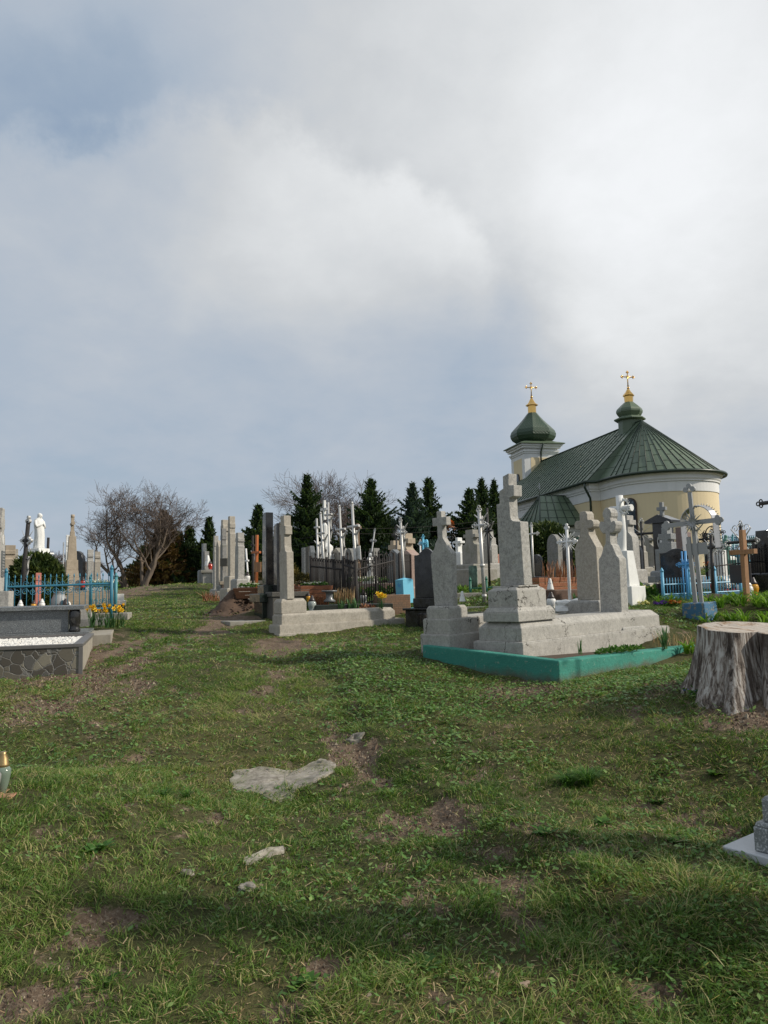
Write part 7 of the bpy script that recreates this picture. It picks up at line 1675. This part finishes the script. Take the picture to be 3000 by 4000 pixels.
stone_cross('grey cross column above the white flowers, left of two', 350, 21, 2147, .20, 'column', 'terrazzo', 62, .15, (.3, .3))
stone_cross('smaller grey cross column above the white flowers, right of two', 378, 22, 2155, .19, 'column', 'terrazzo_warm', 62, .15, (.3, .3))
stone_cross('white pointed post left of the tall buff obelisk', 263, 19.5, 2090, .14, 'column', 'white_stone', 62, .12, (.3, .3))
stone_cross('black oval headstone behind the tall buff obelisk', 300, 18.5, 2152, .40, 'round', 'black_granite', 20, .10, (.4, .3))
pipe_cross('thin rusty post cross between the statue and the obelisk', 177, 21, 2100, 2140, .10, .035, 'rusty_iron', None, None, None, None, 62, (1.5, 0))
pipe_cross('thin pale pole cross with dark centre left of the obelisk', 244, 22, 2118, 2128, .06, .018, 'grey_metal', 'black_iron', None, None, None, 62)
def platform(label, px, d, az, L_, Wd, steps, mat):
    o = root('grave_platform', label, 'grave platform', foot(px, d), rot(az)); m_ = MB(); z = -.2
    for (ins, z1) in steps: m_.box(-L_+ins, -ins, ins, Wd-ins, z, z1); z = z1+.0005
    m_.build('stepped_base', M[mat], o, .008); return o
platform('stepped buff stone platform under the tall obelisk', 478, 15.6, 70, 1.5, 1.2, [(0, .06), (.05, .20), (.12, .34), (.16, .42)], 'beige_stone')
platform('white stone end step at the right of the buff platform', 492, 16.8, 70, .5, .8, [(0, .12), (.04, .26)], 'white_stone')
platform('low black granite slab in front of the buff platform', 488, 14.6, 70, 1.3, .8, [(0, .18)], 'black_granite')
flowers('flower_bed', 'bank of white daisies on the buff stone platform', 'flower bed', V3_(foot(388, 16.6))+Vector((-.05, .1, .44)), .42, .2, .16, 130, 'petal_white', 87, .024, rz=.2)
flowers('cloth_flowers', 'dark and pale cloth flowers at the left of the thuja', 'cloth flowers', V3_(foot(52, 14.2))+Vector((0, 0, .42)), .20, .12, .16, 26, 'petal_pink', 88, .028)
# little house far behind
o = root('house', 'small far house with a brown ribbed roof seen under the trees', 'house', (-21.5, 48.0, .6), R(25)); MB().box(-3, 3, -3.5, 3.5, -1, 1.0).build('wall', M['white_plaster'], o)
m_ = MB(); m_.prism([(-3.8, 0), (3.8, 0), (0, 2.1)], -3.4, 3.4, 'YZ'); rr_ = m_.build('roof', M['brown_roof'] if 'brown_roof' in M else M['brown_boards'], o); rr_.location.z = 1.0
# ---------------------------------------------------------------- trees
random.seed(11)
SPR = [(1010, 36, 1968, 1.45, 1, 'pointed spruce behind the black stelae'), (1203, 40, 1846, 2.0, 2, 'tall dark spruce left of the bare tree'), (1455, 40, 1866, 2.6, 3, 'spruce with forked top right of the pipe crucifixes'),
       (1620, 38, 1880, 1.75, 4, 'blue green spruce, left of the pair behind the dark headstone'), (1682, 41, 1862, 1.95, 5, 'dark spruce, right of the pair behind the dark headstone'), (1843, 40, 1905, 2.0, 6, 'spruce at the left end of the group beside the church'),
       (1893, 44, 1862, 1.7, 7, 'tallest spruce of the group beside the church'), (1942, 47, 1868, 1.5, 8, 'slim spruce closest to the church'), (816, 38, 2018, 1.15, 9, 'small spruce left of the stelae row'), (740, 39, 2052, 1.2, 10, 'dark low spruce right of the browned one'), (560, 44, 2130, 1.3, 13, 'low dark spruce behind the left bare trees')]
for (px, d, top, r_, sd, lb) in SPR:
    p = foot(px, d); h = row2h(px, top, d, p[2]); conifer(lb, px, d, h, r_, sd, 'blue_needles' if sd == 4 else 'needles')
for (px, d, top, r_, sd, lb) in [(960, 42, 2120, 1.6, 21, 'low spruce left of the pointed one'), (1130, 44, 2030, 1.8, 22, 'broad spruce filling in left of the tall dark one'), (1360, 46, 2090, 1.5, 23, 'low spruce between the bare tree trunks'), (1520, 42, 2010, 1.4, 24, 'spruce to the right of the forked one')]:
    p = foot(px, d); conifer(lb, px, d, row2h(px, top, d, p[2]), r_, sd)
p = foot(640, 38); conifer('browned spruce tangled with dry branches beside the left bare tree', 640, 38, row2h(640, 1990, 38, p[2]), 1.9, 31, 'brown_needles', group=None)
p = foot(685, 37); conifer('dark green spruce merging into the browned one', 690, 38.5, row2h(690, 2075, 38, p[2]), 1.5, 32, 'needles')
# power lines and their poles beyond the graves
def wires():
    A_ = Vector((-34, 62, 8.5)); B_ = Vector((-2.5, 33, 5.6)); D_ = Vector((22, 62, 7.6))
    for i, (q, lb) in enumerate([(A_, 'grey wooden power pole standing beyond the trees on the left'), (D_, 'wooden power pole beyond the graves on the right')]):
        pass
    def span(a, b, sag): return [a.lerp(b, f)+Vector((0, 0, -sag*4*f*(1-f))) for f in np.linspace(0, 1, 17)]
    o = root('power_line', 'thin power wires crossing behind the spruces', 'power line', (0, 0, 0))
    for dz in (0, .35):
        a, b = V3_(at(660, 2165-dz*80, 40)), V3_(at(1404, 2085-dz*60, 26)); MB().tube(span(a, b, .25), .004, 4, False).build('wire', M['dark_plastic'], o)
        a, b = V3_(at(1404, 2085-dz*60, 26)), V3_(at(2090, 2010-dz*60, 36)); MB().tube(span(a, b, .25), .004, 4, False).build('wire', M['dark_plastic'], o)
    o = root('power_line', 'thin wires slanting across the sky right of the church', 'power line', (0, 0, 0))
    for k, (y0, y1) in enumerate(((2120, 2045), (2108, 2095))):
        a, b = V3_(at(2640, y0, 44)), V3_(at(3250, y1, 30)); MB().tube(span(a, b, .1), .010, 4, False).build('wire', M['dark_plastic'], o)
wires()

stone_p = Vector((2.75, 2.72, gz(2.75, 2.72)))
grave('gravestone', 'tall stone cross standing right of the camera, its shadow lies across the foreground turf', 'gravestone', stone_p, 90, [(-.35, .35, -.4, .4, -.1, .25, .03), (-.25, .25, -.3, .3, .25, .5, .03)], (-.1, .1, 0, .5, ('latin', .36, 2.35)), None, 'terrazzo')
def bt(label, px, d, top, **k):
    p = foot(px, d); return bare_tree('bare_tree', label, 'bare tree', px, d, row2h(px, top, d, p[2]), group='leafless trees along the far edge', **k)
bt('leafless tree with curving limbs at the far left of the path', 505, 36, 1885, spread=.9, seed=5, limbs=[(-.42, .1, 1.75, .11), (-.12, -.2, 1.9, .12)], up=.34)
bt('leafless tree with a double trunk at the end of the path', 560, 35, 1880, spread=.9, seed=8, limbs=[(.0, 0, 1.85, .14), (.16, .2, 1.75, .13), (-.1, .2, 1.7, .1)], up=.36)
bt('tall leafless tree behind the white memorial', 1290, 46, 1815, spread=.7, seed=15, limbs=[(-.12, 0, 2.6, .15), (.22, .1, 2.4, .13), (0, .2, 2.6, .12)])
bt('leafless tree with fine twigs right of the tall one', 1375, 50, 1860, spread=.8, seed=22, limbs=[(.05, 0, 2.5, .13), (.3, .1, 2.2, .11)])
bt('thin leafless tree left of the tall dark spruce', 1130, 50, 1925, spread=.8, seed=29, limbs=[(-.2, 0, 1.7, .09), (.1, .1, 1.8, .09)])
bt('leafless shrub tree behind the veiled statue', 200, 40, 2060, spread=1.0, seed=33, limbs=[(-.4, 0, .8, .05), (0, 0, .9, .05), (.4, .1, .8, .05)], depth=6)
bt('leafless shrub tree left of the curving one', 330, 40, 2100, spread=1.0, seed=37, limbs=[(-.3, 0, .7, .045), (.3, 0, .7, .045)], depth=6)
make_grass()
